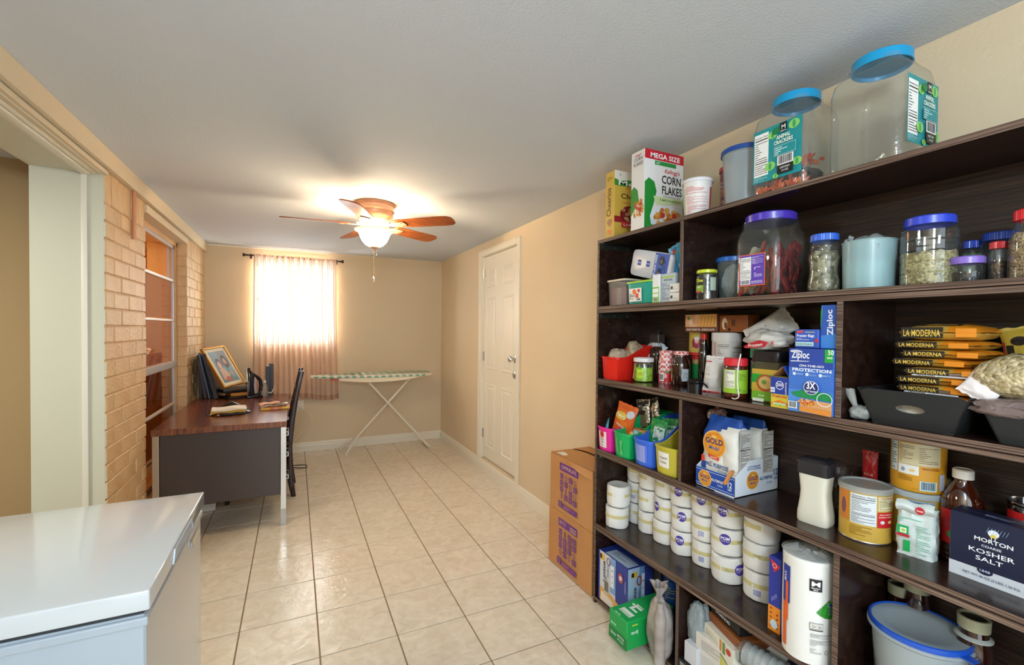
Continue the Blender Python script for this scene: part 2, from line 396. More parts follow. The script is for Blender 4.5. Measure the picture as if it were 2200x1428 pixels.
# the next room seen through the opening and the hall behind the window
b = MB(); b.box(-2.9, 3.25, 0, -1.13, 3.33, ZC, m_side); b.box(-2.98, YR, 0, -2.9, 3.33, ZC, m_side); b.box(-2.98, YR - .1, 0, -1.13, YR, ZC, m_side); struct(b.build('wall_side_room'))
b = MB(); b.box(-2.98, YR - .1, -.06, XL - .3, 6.8, -.002, M('side_floor', '#9a8468', .4)); struct(b.build('floor_side_room'))
m_hall = M('hall_orange_paint', '#d99a3c', .7); m_yel = M('hall_yellow_paint', '#e0a32a', .7); m_brown = M('hall_door_brown', '#b27742', .5, bump=.0003)
b = MB(); b.box(-2.5, 3.33, 0, -2.42, 6.6, ZC, m_hall); b.box(-2.5, 6.6, 0, -1.13, 6.7, ZC, m_yel); b.box(-1.15, YB, 0, -1.05, 6.7, ZC, m_hall); struct(b.build('wall_hall'))
b = MB(); b.box(-1.60, 6.57, 0, -1.34, 6.598, 2.02, m_brown); h = struct(b.build('door_2', bevel=.002))
b = MB(); b.box(-1.34, 6.53, 0, -1.28, 6.598, 2.1, m_brown); b.box(-1.60, 6.53, 2.02, -1.34, 6.598, 2.1, m_brown); b.build('door_frame', h, bevel=.003)
# skirting boards
def skirt(name, x0, y0, x1, y1, nx, ny):
    """profile board from (x0, y0) to (x1, y1), standing out by (nx, ny)"""
    prof = [(0, 0), (.014, 0), (.014, .062), (.010, .070), (.010, .084), (.004, .098), (0, .100)]
    q = MB(); A = [q.bm.verts.new((x0 + nx * p, y0 + ny * p, z)) for p, z in prof]; B = [q.bm.verts.new((x1 + nx * p, y1 + ny * p, z)) for p, z in prof]
    for i in range(len(prof)): j = (i + 1) % len(prof); q.face([A[i], A[j], B[j], B[i]], m_white)
    q.face(A, m_white); q.face(B[::-1], m_white); struct(q.build(name))
skirt('baseboard_right', XR, YR, XR, YB - .014, -1, 0); skirt('baseboard_back', XL, YB, XR, YB, 0, -1)
b = MB(); b.box(XL, YB - .012, ZC - .012, .35, YB, ZC, M('ceiling_caulk', '#ece6da', .6)); struct(b.build('trim_5', bevel=.003))
# six-panel door
dr = thing('door_1', None, None, (XR + .03, (DY0 + DY1) / 2, DZ0)); dr['kind'] = 'structure'
hw, H = (DY1 - DY0) / 2 - .004, DZ1 - DZ0 - .006
b = MB(); b.box(-.012, -hw, .012, .028, hw, H, m_white); b.build('door_slab', dr, bevel=.002)
for (a, c) in ((.095, .315), (-.285, -.055)):
    for z0, z1 in ((.125, .755), (.90, 1.60), (1.70, 1.87)):
        q = MB(); y0, y1 = a, c
        def rg(i, x): return [q.bm.verts.new((x, yy, zz)) for yy, zz in ((y0 + i, z0 + i), (y1 - i, z0 + i), (y1 - i, z1 - i), (y0 + i, z1 - i))]
        rs = [rg(0, -.0125), rg(.006, -.018), rg(.014, -.018), rg(.022, -.0128), rg(.034, -.0128), rg(.050, -.0165)]
        for A, B in zip(rs, rs[1:]):
            for i in range(4): q.face([A[i], A[(i+1) % 4], B[(i+1) % 4], B[i]], m_white)
        q.face(rs[-1], m_white); q.build('panel', dr, norm=True)
m_chrome = M('chrome', '#d8d8da', .15, 1); m_steel = M('brushed_steel', '#b9b6b0', .3, 1)
b = MB(); T = Matrix.Translation((-.012, -.335, 1.035)) @ Matrix.Rotation(-PI / 2, 4, 'Y')
b.lathe([(0, 0), (.033, 0), (.033, .006), (.014, .012), (.012, .03), (.024, .038), (.028, .052), (.022, .064), (0, .068)], m_chrome, 24, T=T); b.build('door_knob', dr, smooth=True)
b = MB(); T = Matrix.Translation((-.012, -.335, .895)) @ Matrix.Rotation(-PI / 2, 4, 'Y')
b.lathe([(0, 0), (.032, 0), (.030, .010), (.018, .014), (.016, .022), (0, .024)], m_chrome, 24, T=T); b.build('deadbolt', dr, smooth=True)
for z in (.25, 1.02, 1.85):
    b = MB(); b.cyl(.006, z - .045, z + .045, m_steel, 10, (-.016, hw + .002, 0)); b.box(-.0135, hw - .022, z - .045, -.0115, hw + .004, z + .045, m_steel); b.build('hinge', dr)
b = MB()
for y0, y1, z0, z1 in ((DY0 - .062, DY0, 0.1, DZ1 + .055), (DY1, DY1 + .062, .1, DZ1 + .055), (DY0, DY1, DZ1, DZ1 + .055)):
    b.box(XR - .014, y0, z0, XR + .0, y1, z1, m_white)
    b.box(XR - .018, (y0 + .048 if y1 > DY1 else y0), (z0 if y1 - y0 < .1 else z0 + .04), XR - .012, (y1 if y1 > DY1 else (y1 - .048 if y1 - y0 < .1 else y1)), z1, m_white)
b.box(XR - .0, DY0 - .001, DZ0, XR + .05, DY0 + .003, DZ1, m_white); b.box(XR, DY1 - .003, DZ0, XR + .05, DY1 + .001, DZ1, m_white); b.box(XR, DY0, DZ1 - .003, XR + .05, DY1, DZ1 + .001, m_white)
struct(b.build('trim_6', bevel=.002))
# gridded window behind the curtain
wn = thing('window_2', None, None, (0, YB + .08, 0)); wn['kind'] = 'structure'
m_frame = M('white_window_frame', '#dfe6e6', .4)
b = MB()
for x0, x1, z0, z1 in ((WX0, WX0 + .03, WZ0, WZ1), (WX1 - .03, WX1, WZ0, WZ1), (WX0, WX1, WZ0, WZ0 + .03), (WX0, WX1, WZ1 - .03, WZ1), (WX0, WX1, 1.69, 1.725)): b.box(x0, -.02, z0, x1, .02, z1, m_frame)
b.build('window_frame', wn, bevel=.002)
for x in (WX0 + .27, WX0 + .52): b = MB(); b.box(x - .008, -.008, WZ0 + .03, x + .008, .008, WZ1 - .03, m_frame); b.build('muntin', wn)
for z in (1.46, 1.90): b = MB(); b.box(WX0 + .03, -.008, z - .008, WX1 - .03, .008, z + .008, m_frame); b.build('muntin', wn)
b = MB(); b.box(WX0 + .02, -.002, WZ0 + .02, WX1 - .02, .002, WZ1 - .02, clear('window_glass', '#f4fbfb')); b.build('pane', wn)
b = MB(); b.box(WX0 - .01, YB - .018, WZ0 - .02, WX1 + .01, YB + .06, WZ0, m_white); struct(b.build('trim_7', bevel=.003))
# sash window in the brick wall
wn = thing('window_1', None, None, (-.94, 0, 0)); wn['kind'] = 'structure'
m_tan = M('tan_frame_paint', '#d0a26a', .45); m_alu = M('aluminium_sash', '#c9c6c4', .35, .6)
b = MB(); b.box(-.05, VY1 - .03, VZ0, .02, VY1, VZ1, m_tan); b.box(-.05, VY0, VZ0, .02, VY0 + .03, VZ1, m_tan); b.box(-.05, VY0, VZ1 - .035, .02, VY1, VZ1, m_tan); b.box(-.05, VY0, VZ0, .04, VY1, VZ0 + .03, m_tan)
b.build('window_frame', wn, bevel=.003)
b = MB(); b.box(-.012, VY0 + .03, VZ1 - .06, .008, VY1 - .03, VZ1 - .035, m_alu); b.box(-.012, VY1 - .05, VZ0, .008, VY1 - .03, VZ1 - .03, m_alu); b.box(-.04, VY1 - .075, VZ0, -.02, VY1 - .05, VZ1 - .03, m_alu); b.build('track', wn)
for z, t, d in ((1.787, .011, .012), (1.455, .009, .010), (1.085, .026, .022), (.745, .010, .010), (.42, .010, .010)):
    b = MB(); b.box(-.012, VY0 + .02, z - t, d, VY1 - .03, z + t, M('sash_rail', '#d9cdc2', .35, .2) if t < .02 else m_alu); b.build('sash_rail', wn, bevel=.002)
gm = clear('pink_reflection_glass', '#f0dcd0', .32, '#b98f80', .04, 1.6); g2 = clear('dark_glass', '#c9b8a8', .06, '#6a4a3a', .03, 1.7)  # first glass: pinkish reflection painted in as a milky body tint
for z0, z1, m in ((1.47, 1.78, gm), (1.11, 1.45, gm), (.755, 1.06, g2), (.43, .735, g2), (.29, .41, g2)):
    b = MB(); b.box(-.004, VY0 + .03, z0, -.001, VY1 - .05, z1, m); b.build('pane', wn)
# power socket with its white flex
t = thing('wall_socket', 'white socket plate low on the back wall below the curtain', 'socket', (.055, YB, .525))
b = MB(); b.box(-.035, -.006, -.057, .035, 0, .057, M('socket_white', '#efe9dc', .35)); b.build('cover_plate', t, bevel=.002)
for z in (-.022, .022):
    b = MB(); b.lathe([(0, 0), (.016, 0), (.014, .003), (0, .003)], M('socket_white', '#efe9dc', .35), 16, T=Matrix.Translation((0, -.006, z)) @ Matrix.Rotation(PI / 2, 4, 'X')); b.box(-.006, -.0095, z - .004, -.004, -.009, z + .006, K('#3a3028')); b.box(.004, -.0095, z - .004, .006, -.009, z + .006, K('#3a3028')); b.build('outlet', t)
b = MB(); b.box(-.016, -.03, -.036, .016, -.006, -.008, M('flex_white', '#e8dcc6', .4)); b.build('plug', t, bevel=.004)
def curve_pts(P, n=8):
    out = []; P = [Vector(p) for p in P]; Q = [P[0] * 2 - P[1]] + P + [P[-1] * 2 - P[-2]]
    for i in range(1, len(Q) - 2):
        for k in range(n):
            t_ = k / n; a, b_, c, d = Q[i-1], Q[i], Q[i+1], Q[i+2]
            out.append(.5 * (2 * b_ + (c - a) * t_ + (2 * a - 5 * b_ + 4 * c - d) * t_ ** 2 + (3 * b_ - a - 3 * c + d) * t_ ** 3))
    return out + [P[-1]]
b = MB(); b.tube(curve_pts([(.055, 5.575, .50), (.13, 5.57, .45), (.175, 5.57, .36), (.12, 5.57, .25), (.02, 5.57, .16), (-.06, 5.50, .06), (-.2, 5.35, .006), (-.45, 5.2, .006)]), .0035, M('flex_white', '#e8dcc6', .4)); tag(b.build('electric_flex', smooth=True), 'white flex looping from the wall socket down behind the chair', 'cord')
b = MB(); b.tube(curve_pts([(-.10, 5.1, .004), (.02, 4.95, .004), (.10, 4.93, .004), (.10, 5.02, .004), (.0, 5.05, .004), (-.12, 5.06, .004)]), .004, M('flex_black', '#17110f', .4)); tag(b.build('electric_flex', smooth=True), 'black flex looped on the tiles behind the chair legs', 'cord')
# painted pipe in the brick
b = MB(); b.tube([(-.836, 3.285, 1.90), (-.834, 3.285, 2.178)], .011, M('painted_pipe', '#c98a62', .35), 12); tag(b.build('wall_pipe', smooth=True), 'thin painted pipe coming down from the beam over the brick pier', 'pipe')
# ---------------------------------------------------------------- furniture and things of the room
# chest freezer
m_fz = M('freezer_enamel', '#c4c8cb', .12, coat=.6); m_fz2 = M('freezer_side_cool_shade', '#a3aeb9', .16, coat=.5)  # white body tinted blue-grey: cool light and shade put into its colour
fr = thing('chest_freezer', 'white chest freezer with a flat lid standing before the cased opening', 'freezer', (-.545, 1.485, 0))
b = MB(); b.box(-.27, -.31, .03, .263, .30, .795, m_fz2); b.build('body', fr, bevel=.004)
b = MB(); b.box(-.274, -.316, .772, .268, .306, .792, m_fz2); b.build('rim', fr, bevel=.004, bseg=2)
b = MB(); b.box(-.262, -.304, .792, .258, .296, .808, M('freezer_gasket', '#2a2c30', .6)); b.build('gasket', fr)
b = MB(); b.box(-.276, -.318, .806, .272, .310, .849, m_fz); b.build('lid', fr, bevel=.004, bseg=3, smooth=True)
b = MB(); b.prism([(-.13, .812), (.10, .812), (.085, .842), (-.115, .842)], .2725, .2745, M('handle_recess', '#9fb0c8', .3), 'x')
b.tube([(.2745, -.13, .812), (.2745, -.115, .842), (.2745, .085, .842), (.2745, .10, .812)], .0025, m_fz, 6); b.build('handle', fr)
b = MB(); b.box(.263, .135, .738, .268, .235, .756, m_chrome); b.build('badge', fr, bevel=.0015)
for x in (-.24, .23):
    for y in (-.28, .27): b = MB(); b.cyl(.022, 0, .03, PL('#202020'), 14, (x, y, 0)); b.build('foot', fr)

# desk
m_desk = wood('desk_walnut_laminate', '#4a2418', '#6b3826', '#8a4f36', axis=1, rough=.22, scale=1.2, fine=28, bump=.0001)
m_dedge = wood('desk_edge_walnut', '#4c2a1a', '#7a4528', '#94593a', axis=2, rough=.4, scale=8, fine=90)
m_dark = M('dark_desk_enamel', '#463a36', .38, bump=.0003, bs=200)
dk = thing('office_desk', 'dark metal office desk with a walnut laminate top against the brick wall', 'desk', (-.435, 4.295, 0))
b = MB(); fs = b.box(-.388, -.75, .700, .382, .75, .740, m_dedge); fs[1].material_index = b.mi(m_desk); b.build('desktop', dk, bevel=.002)
m_leg = M('chromed_leg', '#c9c4bc', .22, .8)
for x, y in ((-.366, -.725), (.362, -.725), (-.366, .725), (.362, .725)):
    b = MB(); b.box(x - .018, y - .018, .0, x + .018, y + .018, .700, m_leg); L = b.build('leg', dk, bevel=.002)
    b = MB(); b.box(x - .0195, y - .0195, 0, x + .0195, y + .0195, .12, M('leg_sleeve', '#b8b4ae', .4, .5)); b.build('leg_sleeve', L, bevel=.002)
b = MB(); b.box(-.346, -.735, .222, .343, -.722, .70, m_dark); b.build('side_panel', dk, bevel=.002)
b = MB(); b.box(-.346, .722, .222, .343, .735, .70, m_dark); b.build('side_panel', dk, bevel=.002)
b = MB(); b.box(-.350, -.70, .30, -.338, .70, .70, m_dark); b.build('back_panel', dk)
for y0, zs in ((-.715, ((.565, .69), (.40, .555), (.235, .39))), (.30, ((.565, .69), (.235, .555)))):
    b = MB(); b.box(-.33, y0, .23, .335, y0 + .41, .70, m_dark); pd = b.build('pedestal', dk, bevel=.002)
    for z0, z1 in zs:
        b = MB(); b.box(.336, y0 + .008, z0, .352, y0 + .402, z1, m_dark); d = b.build('drawer', dk, bevel=.003)
        zc = (z0 + z1) / 2 + .01; b = MB(); b.tube([(.352, y0 + .04, zc + .014), (.39, y0 + .04, zc + .014), (.39, y0 + .04, zc - .014), (.352, y0 + .04, zc - .014)], .004, m_chrome, 4)
        b.tube([(.352, y0 + .16, zc + .014), (.39, y0 + .16, zc + .014), (.39, y0 + .16, zc - .014), (.352, y0 + .16, zc - .014)], .004, m_chrome, 4)
        b.box(.386, y0 + .04, zc - .016, .394, y0 + .16, zc + .016, m_chrome); b.build('handle', d, bevel=.001)
b = MB(); b.box(.336, -.295, .62, .350, .29, .69, m_dark); d = b.build('drawer', dk, bevel=.003)
b = MB(); b.tube([(.35, -.22, .66), (.385, -.22, .66), (.385, -.14, .66), (.35, -.14, .66)], .005, m_chrome, 6); b.build('handle', d)

# chair tucked under the desk
m_ch = wood('dark_chair_wood', '#1c0c09', '#2c1410', '#3d1d16', axis=2, rough=.22, scale=4, fine=60)
ch = thing('wooden_chair', 'dark espresso wooden chair tucked into the open side of the desk', 'chair', (-.01, 4.32, 0))
def post(y):
    q = MB(); P = [(0.0, 0), (-.028, .18), (-.038, .36), (-.030, .50), (-.012, .66), (.020, .84), (.052, 1.0), (.060, 1.04)]
    n = 24; C = curve_pts([(x, 0, z) for x, z in P], 3); L = []; R_ = []
    for i, p in enumerate(C): w = .018 + .010 * math.sin(PI * min(1, p.z / .9)); L.append((p.x - w, p.z)); R_.append((p.x + w, p.z))
    q.prism(L + R_[::-1], y - .017, y + .017, m_ch, 'y', T=Matrix.Identity(4)); return q
for y in (-.18, .18): post(y).build('back_post', ch, bevel=.004, bseg=2, smooth=True)
for y in (-.17, .17): b = MB(); b.prism([(-.485, 0), (-.455, 0), (-.445, .43), (-.49, .43)], y - .018, y + .018, m_ch, 'y'); b.build('leg', ch, bevel=.003)
b = MB(); b.box(-.50, -.20, .43, -.02, .20, .465, m_ch); b.build('seat', ch, bevel=.008, bseg=2, smooth=True)
b = MB(); b.box(-.47, -.185, .37, -.03, -.165, .43, m_ch); b.box(-.47, .165, .37, -.03, .185, .43, m_ch); b.box(-.49, -.17, .37, -.465, .17, .43, m_ch); b.build('seat_frame', ch)
for k, (x, z) in enumerate(((.052, .985), (.022, .86), (-.002, .74), (-.022, .62))):
    b = MB(); b.box(x - .010, -.165, z - .030, x + .010, .165, z + .030, m_ch); b.build('back_rail', ch, bevel=.003)
for y in (-.175, .175): b = MB(); b.box(-.46, y - .01, .16, -.03, y + .01, .185, m_ch); b.build('stretcher', ch, bevel=.002)

# ironing board
ib = thing('ironing_board', 'ironing board with a white and green leaf cover open by the back wall', 'ironing board', (0, 5.25, 0))
m_cov = M('ironing_cover', '#ebdcc8', .8, bump=.0006, bs=160)
def half(x):
    t_ = (x - .15) / 1.335
    return (.055 + .135 * min(1, t_ / .45) ** .8) * (1 if t_ < .82 else math.sqrt(max(.03, 1 - ((t_ - .82) / .18) ** 2 * .97)))
N = 36; X = [.15 + 1.335 * i / N for i in range(N + 1)]
out = [(x, -half(x)) for x in X] + [(x, half(x)) for x in X[::-1]]
b = MB(); b.prism(out, .862, .892, m_cov); bo = b.build('padded_top', ib, bevel=.010, bseg=3, smooth=True)
q = Art(lambda u, v, n: (u, v, .892 + n)); q2 = Art(lambda u, v, n: (u, -half(u) - n, v)); rr = random.Random(4); k = 0
for i in range(17):
    x = .20 + i * .075
    for j in range(-2, 3):
        y = j * .07 + (.035 if i % 2 else 0)
        if abs(y) + .03 < half(x) and x < 1.42: q.poly([(x - .03, y - .008), (x - .01, y - .028), (x + .032, y - .018), (x + .018, y + .008), (x + .03, y + .026), (x - .012, y + .02)], '#6fae93')
    if x < 1.36: q2.poly([(x - .026, .874), (x - .008, .866), (x + .022, .868), (x + .028, .880), (x + .006, .888), (x - .018, .885)], '#6fae93')
q.n = .0008; q.build(bo, 'leaf_print'); q2.build(bo, 'leaf_print')
b = MB(); xs2 = [.36 + .86 * i / 20 for i in range(21)]
def skf(u, v): x = .36 + .92 * u; s = .045 * (math.sin(PI * min(1, u * 1.02)) ** .5 if 0 < u < .98 else 0); return Vector((x, -half(x) + .012 + .0 * v, .864 - s * v - .002))
b.grid(skf, 24, 3, M('cover_lining', '#f0e2c8', .85)); b.grid(lambda u, v: skf(u, 1) + Vector((0, v * half(.36 + .92 * u) * 1.6, .01 * v)), 24, 2, M('cover_lining', '#f0e2c8', .85)); b.build('cover_lining', ib, smooth=True)
b = MB(); b.prism([(.34, -.13), (.42, -.13), (.43, -.10), (.35, -.10)], .846, .860, K('#b3262a')); b.build('red_catch', ib)
m_wt = M('white_enamel_tube', '#e4dccb', .35)
b = MB(); b.tube([(.74, -.12, .835), (.74, -.12, .80), (1.427, -.07, .012)], .011, m_wt, 10); b.tube([(.74, .02, .80), (1.427, -.03, .03)], .011, m_wt, 10); b.tube([(1.427, -.08, .014), (1.427, .20, .014)], .012, m_wt, 10); b.build('leg', ib, smooth=True)
b = MB(); b.tube([(1.20, -.10, .85), (.62, -.02, .19), (.505, -.02, .012)], .012, m_wt, 10); b.tube([(1.23, -.02, .85), (.66, .10, .19), (.47, .24, .012)], .012, m_wt, 10); b.build('leg', ib, smooth=True)
for x, y in ((.505, -.02), (.47, .24), (1.427, -.08), (1.427, .20)): b = MB(); b.cyl(.016, .0, .03, PL('#d8d0c4'), 14, (x, y, 0)); b.build('foot_cap', ib)
b = MB(); b.rod((.72, -.12, .852), (1.25, -.12, .852), .008, m_wt); b.rod((.72, .10, .852), (1.25, .10, .852), .008, m_wt); b.build('under_frame', ib)

# ceiling fan with its lamp
fan = thing('ceiling_fan', 'flush ceiling fan with five wood blades and a glowing glass bowl', 'ceiling fan', (.497, 3.252, 0))
m_hous = M('fan_bronze_paint', '#c79373', .35, .25); m_blade = wood('fan_blade_wood', '#8a4016', '#a8551f', '#bf6b2c', axis=0, rough=.35, scale=3, fine=60, bump=.0001)
b = MB(); b.lathe([(0, ZC), (.138, ZC), (.142, 2.258), (.136, 2.250), (.128, 2.244), (.128, 2.232), (.134, 2.226), (.134, 2.212), (.124, 2.205), (.122, 2.190), (.126, 2.184), (.121, 2.172), (.108, 2.160), (.104, 2.150), (.085, 2.138), (.060, 2.128), (0, 2.126)], m_hous, 48); b.build('motor_housing', fan, smooth=True)
b = MB(); b.lathe([(0, 2.128), (.058, 2.128), (.060, 2.105), (.050, 2.092), (.050, 2.08), (0, 2.08)], m_hous, 32); b.build('light_fitter', fan, smooth=True)
def glow():
    m, nt, bs_ = nodes('glowing_bowl_glass'); bs_.inputs['Base Color'].default_value = (.9, .88, .8, 1); bs_.inputs['Emission Color'].default_value = (1, .84, .58, 1); bs_.inputs['Emission Strength'].default_value = 54; bs_.inputs['Roughness'].default_value = .3; return m
b = MB(); b.lathe([(.012, 1.966), (.030, 1.968), (.058, 1.982), (.082, 2.006), (.096, 2.036), (.106, 2.062), (.102, 2.064), (.091, 2.038), (.077, 2.010), (.055, 1.988), (.030, 1.974), (.012, 1.972)], glow(), 48); b.build('glass_bowl', fan, smooth=True, sharp=60)
b = MB(); b.lathe([(.106, 2.062), (.116, 2.071), (.130, 2.078), (.134, 2.083), (.131, 2.087), (.126, 2.083), (.112, 2.075), (.102, 2.066)], M('bowl_rim_glass', '#f2e6b8', .25, emit=.55), 48); b.build('bowl_rim', fan, smooth=True, sharp=60)
b = MB(); b.lathe([(0, 1.980), (.034, 1.972), (.030, 1.964), (.014, 1.958), (.012, 1.948), (.006, 1.944), (0, 1.944)], m_hous, 24); b.build('finial', fan, smooth=True)
for k in range(5):
    a = D(31.0 + 72 * k); T = Matrix.Rotation(a, 4, 'Z') @ Matrix.Translation((0, 0, 2.122)) @ Matrix.Rotation(D(-12), 4, 'X')
    P = [(.165, -.050), (.20, -.055), (.36, -.062), (.52, -.066), (.565, -.060), (.590, -.040), (.595, 0), (.590, .040), (.565, .060), (.52, .066), (.36, .062), (.20, .055), (.165, .050)]
    b = MB(); b.prism(P, -.0035, .0035, m_blade, T=T); b.bm.faces.ensure_lookup_table(); b.bm.faces[1].material_index = b.mi(M('fan_blade_pale', '#cfc4bb', .4)); bl = b.build('blade', fan, bevel=.001)
    b = MB(); b.prism([(.06, -.012), (.12, -.014), (.17, -.034), (.235, -.036), (.245, 0), (.235, .036), (.17, .034), (.12, .014), (.06, .012)], -.0095, -.0045, m_hous, T=T); b.box(.05, -.012, -.006, .12, .012, .012, m_hous, T=T)
    for s in (-1, 1): b.cyl(.006, -.0125, -.009, m_hous, 10, (.215, s * .02, 0), T=T)
    b.build('blade_bracket', bl, bevel=.001)
ba = MB()
for k in range(40): ba.lathe([(0, -.0022), (.0022, 0), (0, .0022)], M('bead_chain', '#b89a6a', .3, .8), 6, (.0, .03 - .0, 1.94 - k * .0043))
ba.build('pull_chain', fan)
b = MB(); b.lathe([(0, 1.768), (.004, 1.766), (.007, 1.755), (.007, 1.738), (.004, 1.73), (0, 1.728)], PL('#e8e2d8'), 14, (0, .03, 0)); b.box(-.0072, .022, 1.738, -.002, .03, 1.755, PL('#2a2420')); b.build('chain_fob', fan)
b = MB(); b.tube([(.012, -.01, 1.95), (.012, -.01, 1.915)], .001, M('bead_chain', '#b89a6a', .3, .8), 6); b.lathe([(0, -.006), (.005, 0), (0, .006)], m_hous, 10, (.012, -.01, 1.912)); b.build('pull_chain', fan)
for k, (dx, dy) in enumerate(((.045, .03), (-.045, .03), (0, -.05))):
    l = bpy.data.lights.new('fan_bulb', 'POINT'); l.energy = 13; l.color = (1, .79, .50); l.shadow_soft_size = .022
    o = bpy.data.objects.new('fan_bulb', l); COL.objects.link(o); o.parent = fan; o.location = (dx, dy, 2.083)

# curtain on its rod
def sheer():
    """thin voile: lets most light through where it faces you, closes up where the folds turn edge-on"""
    m = bpy.data.materials.new('sheer_curtain'); m.use_nodes = True; nt = m.node_tree; nt.nodes.clear(); N = nt.nodes.new; L = nt.links.new; out = N('ShaderNodeOutputMaterial')
    d = N('ShaderNodeBsdfDiffuse'); t_ = N('ShaderNodeBsdfTranslucent'); tr = N('ShaderNodeBsdfTransparent'); lw = N('ShaderNodeLayerWeight'); lw.inputs[0].default_value = .5
    d.inputs[0].default_value = lin('#edc9ad'); t_.inputs[0].default_value = lin('#dcdada')
    r1 = N('ShaderNodeMapRange'); r1.inputs['From Min'].default_value = .05; r1.inputs['From Max'].default_value = .62; r1.inputs['To Min'].default_value = .12; r1.inputs['To Max'].default_value = .015
    r2 = N('ShaderNodeMapRange'); r2.inputs['From Min'].default_value = .05; r2.inputs['From Max'].default_value = .62; r2.inputs['To Min'].default_value = .16; r2.inputs['To Max'].default_value = .0
    L(lw.outputs['Facing'], r1.inputs['Value']); L(lw.outputs['Facing'], r2.inputs['Value'])
    m1 = N('ShaderNodeMixShader'); L(r1.outputs[0], m1.inputs[0]); L(d.outputs[0], m1.inputs[1]); L(t_.outputs[0], m1.inputs[2])
    m2 = N('ShaderNodeMixShader'); L(r2.outputs[0], m2.inputs[0]); L(m1.outputs[0], m2.inputs[1]); L(tr.outputs[0], m2.inputs[2]); L(m2.outputs[0], out.inputs[0]); return m
m_sheer = sheer()
cu2 = thing('curtain', 'sheer pinkish beige curtain gathered on the rod over the bright window', 'curtain', (0, 5.56, 0))
r4 = random.Random(11); fold = [0]
while fold[-1] < 1: fold.append(fold[-1] + r4.uniform(.045, .085))
def cf_(u, v):
    # v: 0 top, 1 bottom
    i = max(k for k in range(len(fold)) if fold[k] <= u) if u < 1 else len(fold) - 2
    t_ = (u - fold[i]) / (fold[min(i + 1, len(fold) - 1)] - fold[i] + 1e-9)
    amp = .030 + .016 * v
    y = -amp * math.sin(PI * t_) ** .8 if 0 < t_ < 1 else 0
    small = .006 * math.sin(u * 170) * max(0, 1 - v * 2.2)
    x = -.405 + .83 * u + (.04 * v * v * (u - .3)) + .004 * fbm((u * 3, v * 2, 0), 1)
    z = 2.172 - v * (1.572 + .02 * math.sin(u * 9)) + .0
    return Vector((x, y + small - .004 * fbm((u * 8, v * 3, 5), 1), z))
b = MB(); b.grid(cf_, 230, 40, m_sheer); b.build('sheer_panel', cu2, smooth=True, norm=False, sharp=80)
b = MB(); b.grid(lambda u, v: Vector((-.405 + .83 * u, .010 * math.sin(u * 190) * (1 - v) + (.014 * math.sin(u * 260 + 3 * math.sin(u * 40)) * v) - .008, 2.165 + v * (.024 + .012 * noise.noise(Vector((u * 60, 0, 0)))))), 320, 4, m_sheer)
b.build('gathered_header', cu2, smooth=True, norm=False, sharp=80)
b = MB(); b.grid(lambda u, v: cf_(u, .965 + .035 * v) + Vector((0, -.002, 0)), 230, 2, M('curtain_hem', '#c9a084', .8)); b.build('hem', cu2, smooth=True, norm=False, sharp=80)
rd = thing('curtain_rod', 'thin dark curtain rod with flared finials above the window', 'curtain rod', (0, 5.56, 2.172))
m_rod = M('dark_rod', '#3a2c28', .35, .6)
b = MB(); b.rod((-.47, .0, 0), (.47, 0, 0), .007, m_rod, 10); b.build('rod', rd, smooth=True)
for s in (-1, 1):
    b = MB(); T = Matrix.Translation((.455 * s, 0, 0)) @ Matrix.Rotation(s * PI / 2, 4, 'Y'); b.lathe([(0, 0), (.010, 0), (.008, .01), (.009, .022), (.019, .042), (.019, .048), (0, .048)], m_rod, 16, T=T); b.build('finial', rd, smooth=True)
    b = MB(); b.rod((.43 * s, 0, -.004), (.43 * s, .055, -.004), .005, m_rod); b.box(.43 * s - .01, .05, -.03, .43 * s + .01, .055, .02, m_rod); b.build('bracket', rd)
for k, (x, z) in enumerate(((-.435, 1.78), (.462, 1.75))):
    b = MB(); b.lathe([(0, 0), (.004, 0), (.003, .012), (.008, .016), (.006, .024), (0, .025)], M('hook_white', '#e8e0d4', .4), 12, T=Matrix.Rotation(PI / 2, 4, 'X'))
    tag(b.build('wall_hook', loc=(x, YB, z)), ('small white hook on the wall beside the curtain edge nearer the brick', 'small white hook on the wall beside the curtain edge over the ironing board')[k], 'hook', 'curtain hooks')

# things on the desk
DZ = .74
# framed picture built on its own corner and edge directions
O = Vector((-.581, 4.80, .845)); U_ = Vector((.144, .25, .02)).normalized(); V_ = Vector((-.19, .08, .36)); V_ = (V_ - U_ * V_.dot(U_)).normalized(); N_ = U_.cross(V_)
pf = thing('framed_picture', 'gold framed picture with pale mat leaning over the dark albums on the desk', 'picture', O, rot=Matrix((U_, V_, N_)).transposed().to_euler())
m_gold = M('gold_frame', '#b5843a', .3, .7); W_, H_ = .29, .41
for k, P in enumerate((((0, 0), (W_, 0), (W_ - .016, .016), (.016, .016)), ((W_, 0), (W_, H_), (W_ - .016, H_ - .016), (W_ - .016, .016)), ((W_, H_), (0, H_), (.016, H_ - .016), (W_ - .016, H_ - .016)), ((0, H_), (0, 0), (.016, .016), (.016, H_ - .016)))):
    b = MB(); b.prism(P, -.018, .010, m_gold); b.build('frame_side', pf, bevel=.002)
b = MB(); b.box(.010, .010, -.012, W_ - .010, H_ - .010, 0, K('#e9dfc4', .7)); b.build('mat_board', pf)
q = Art(lambda u, v, n: (u, v, n)); q.rect(.045, .045, W_ - .045, H_ - .045, '#8397a0'); q.rect(.045, .045, W_ - .045, .16, '#6f8a90'); q.rect(.14, .20, W_ - .045, H_ - .045, '#7f7f80')
q.ell(.105, .238, .030, .058, '#4d4a55'); q.ell(.104, .222, .021, .040, '#d9a894'); q.ell(.188, .252, .036, .068, '#3c2f28'); q.ell(.184, .246, .020, .040, '#c08a68'); q.ell(.186, .218, .014, .016, '#4a3226')
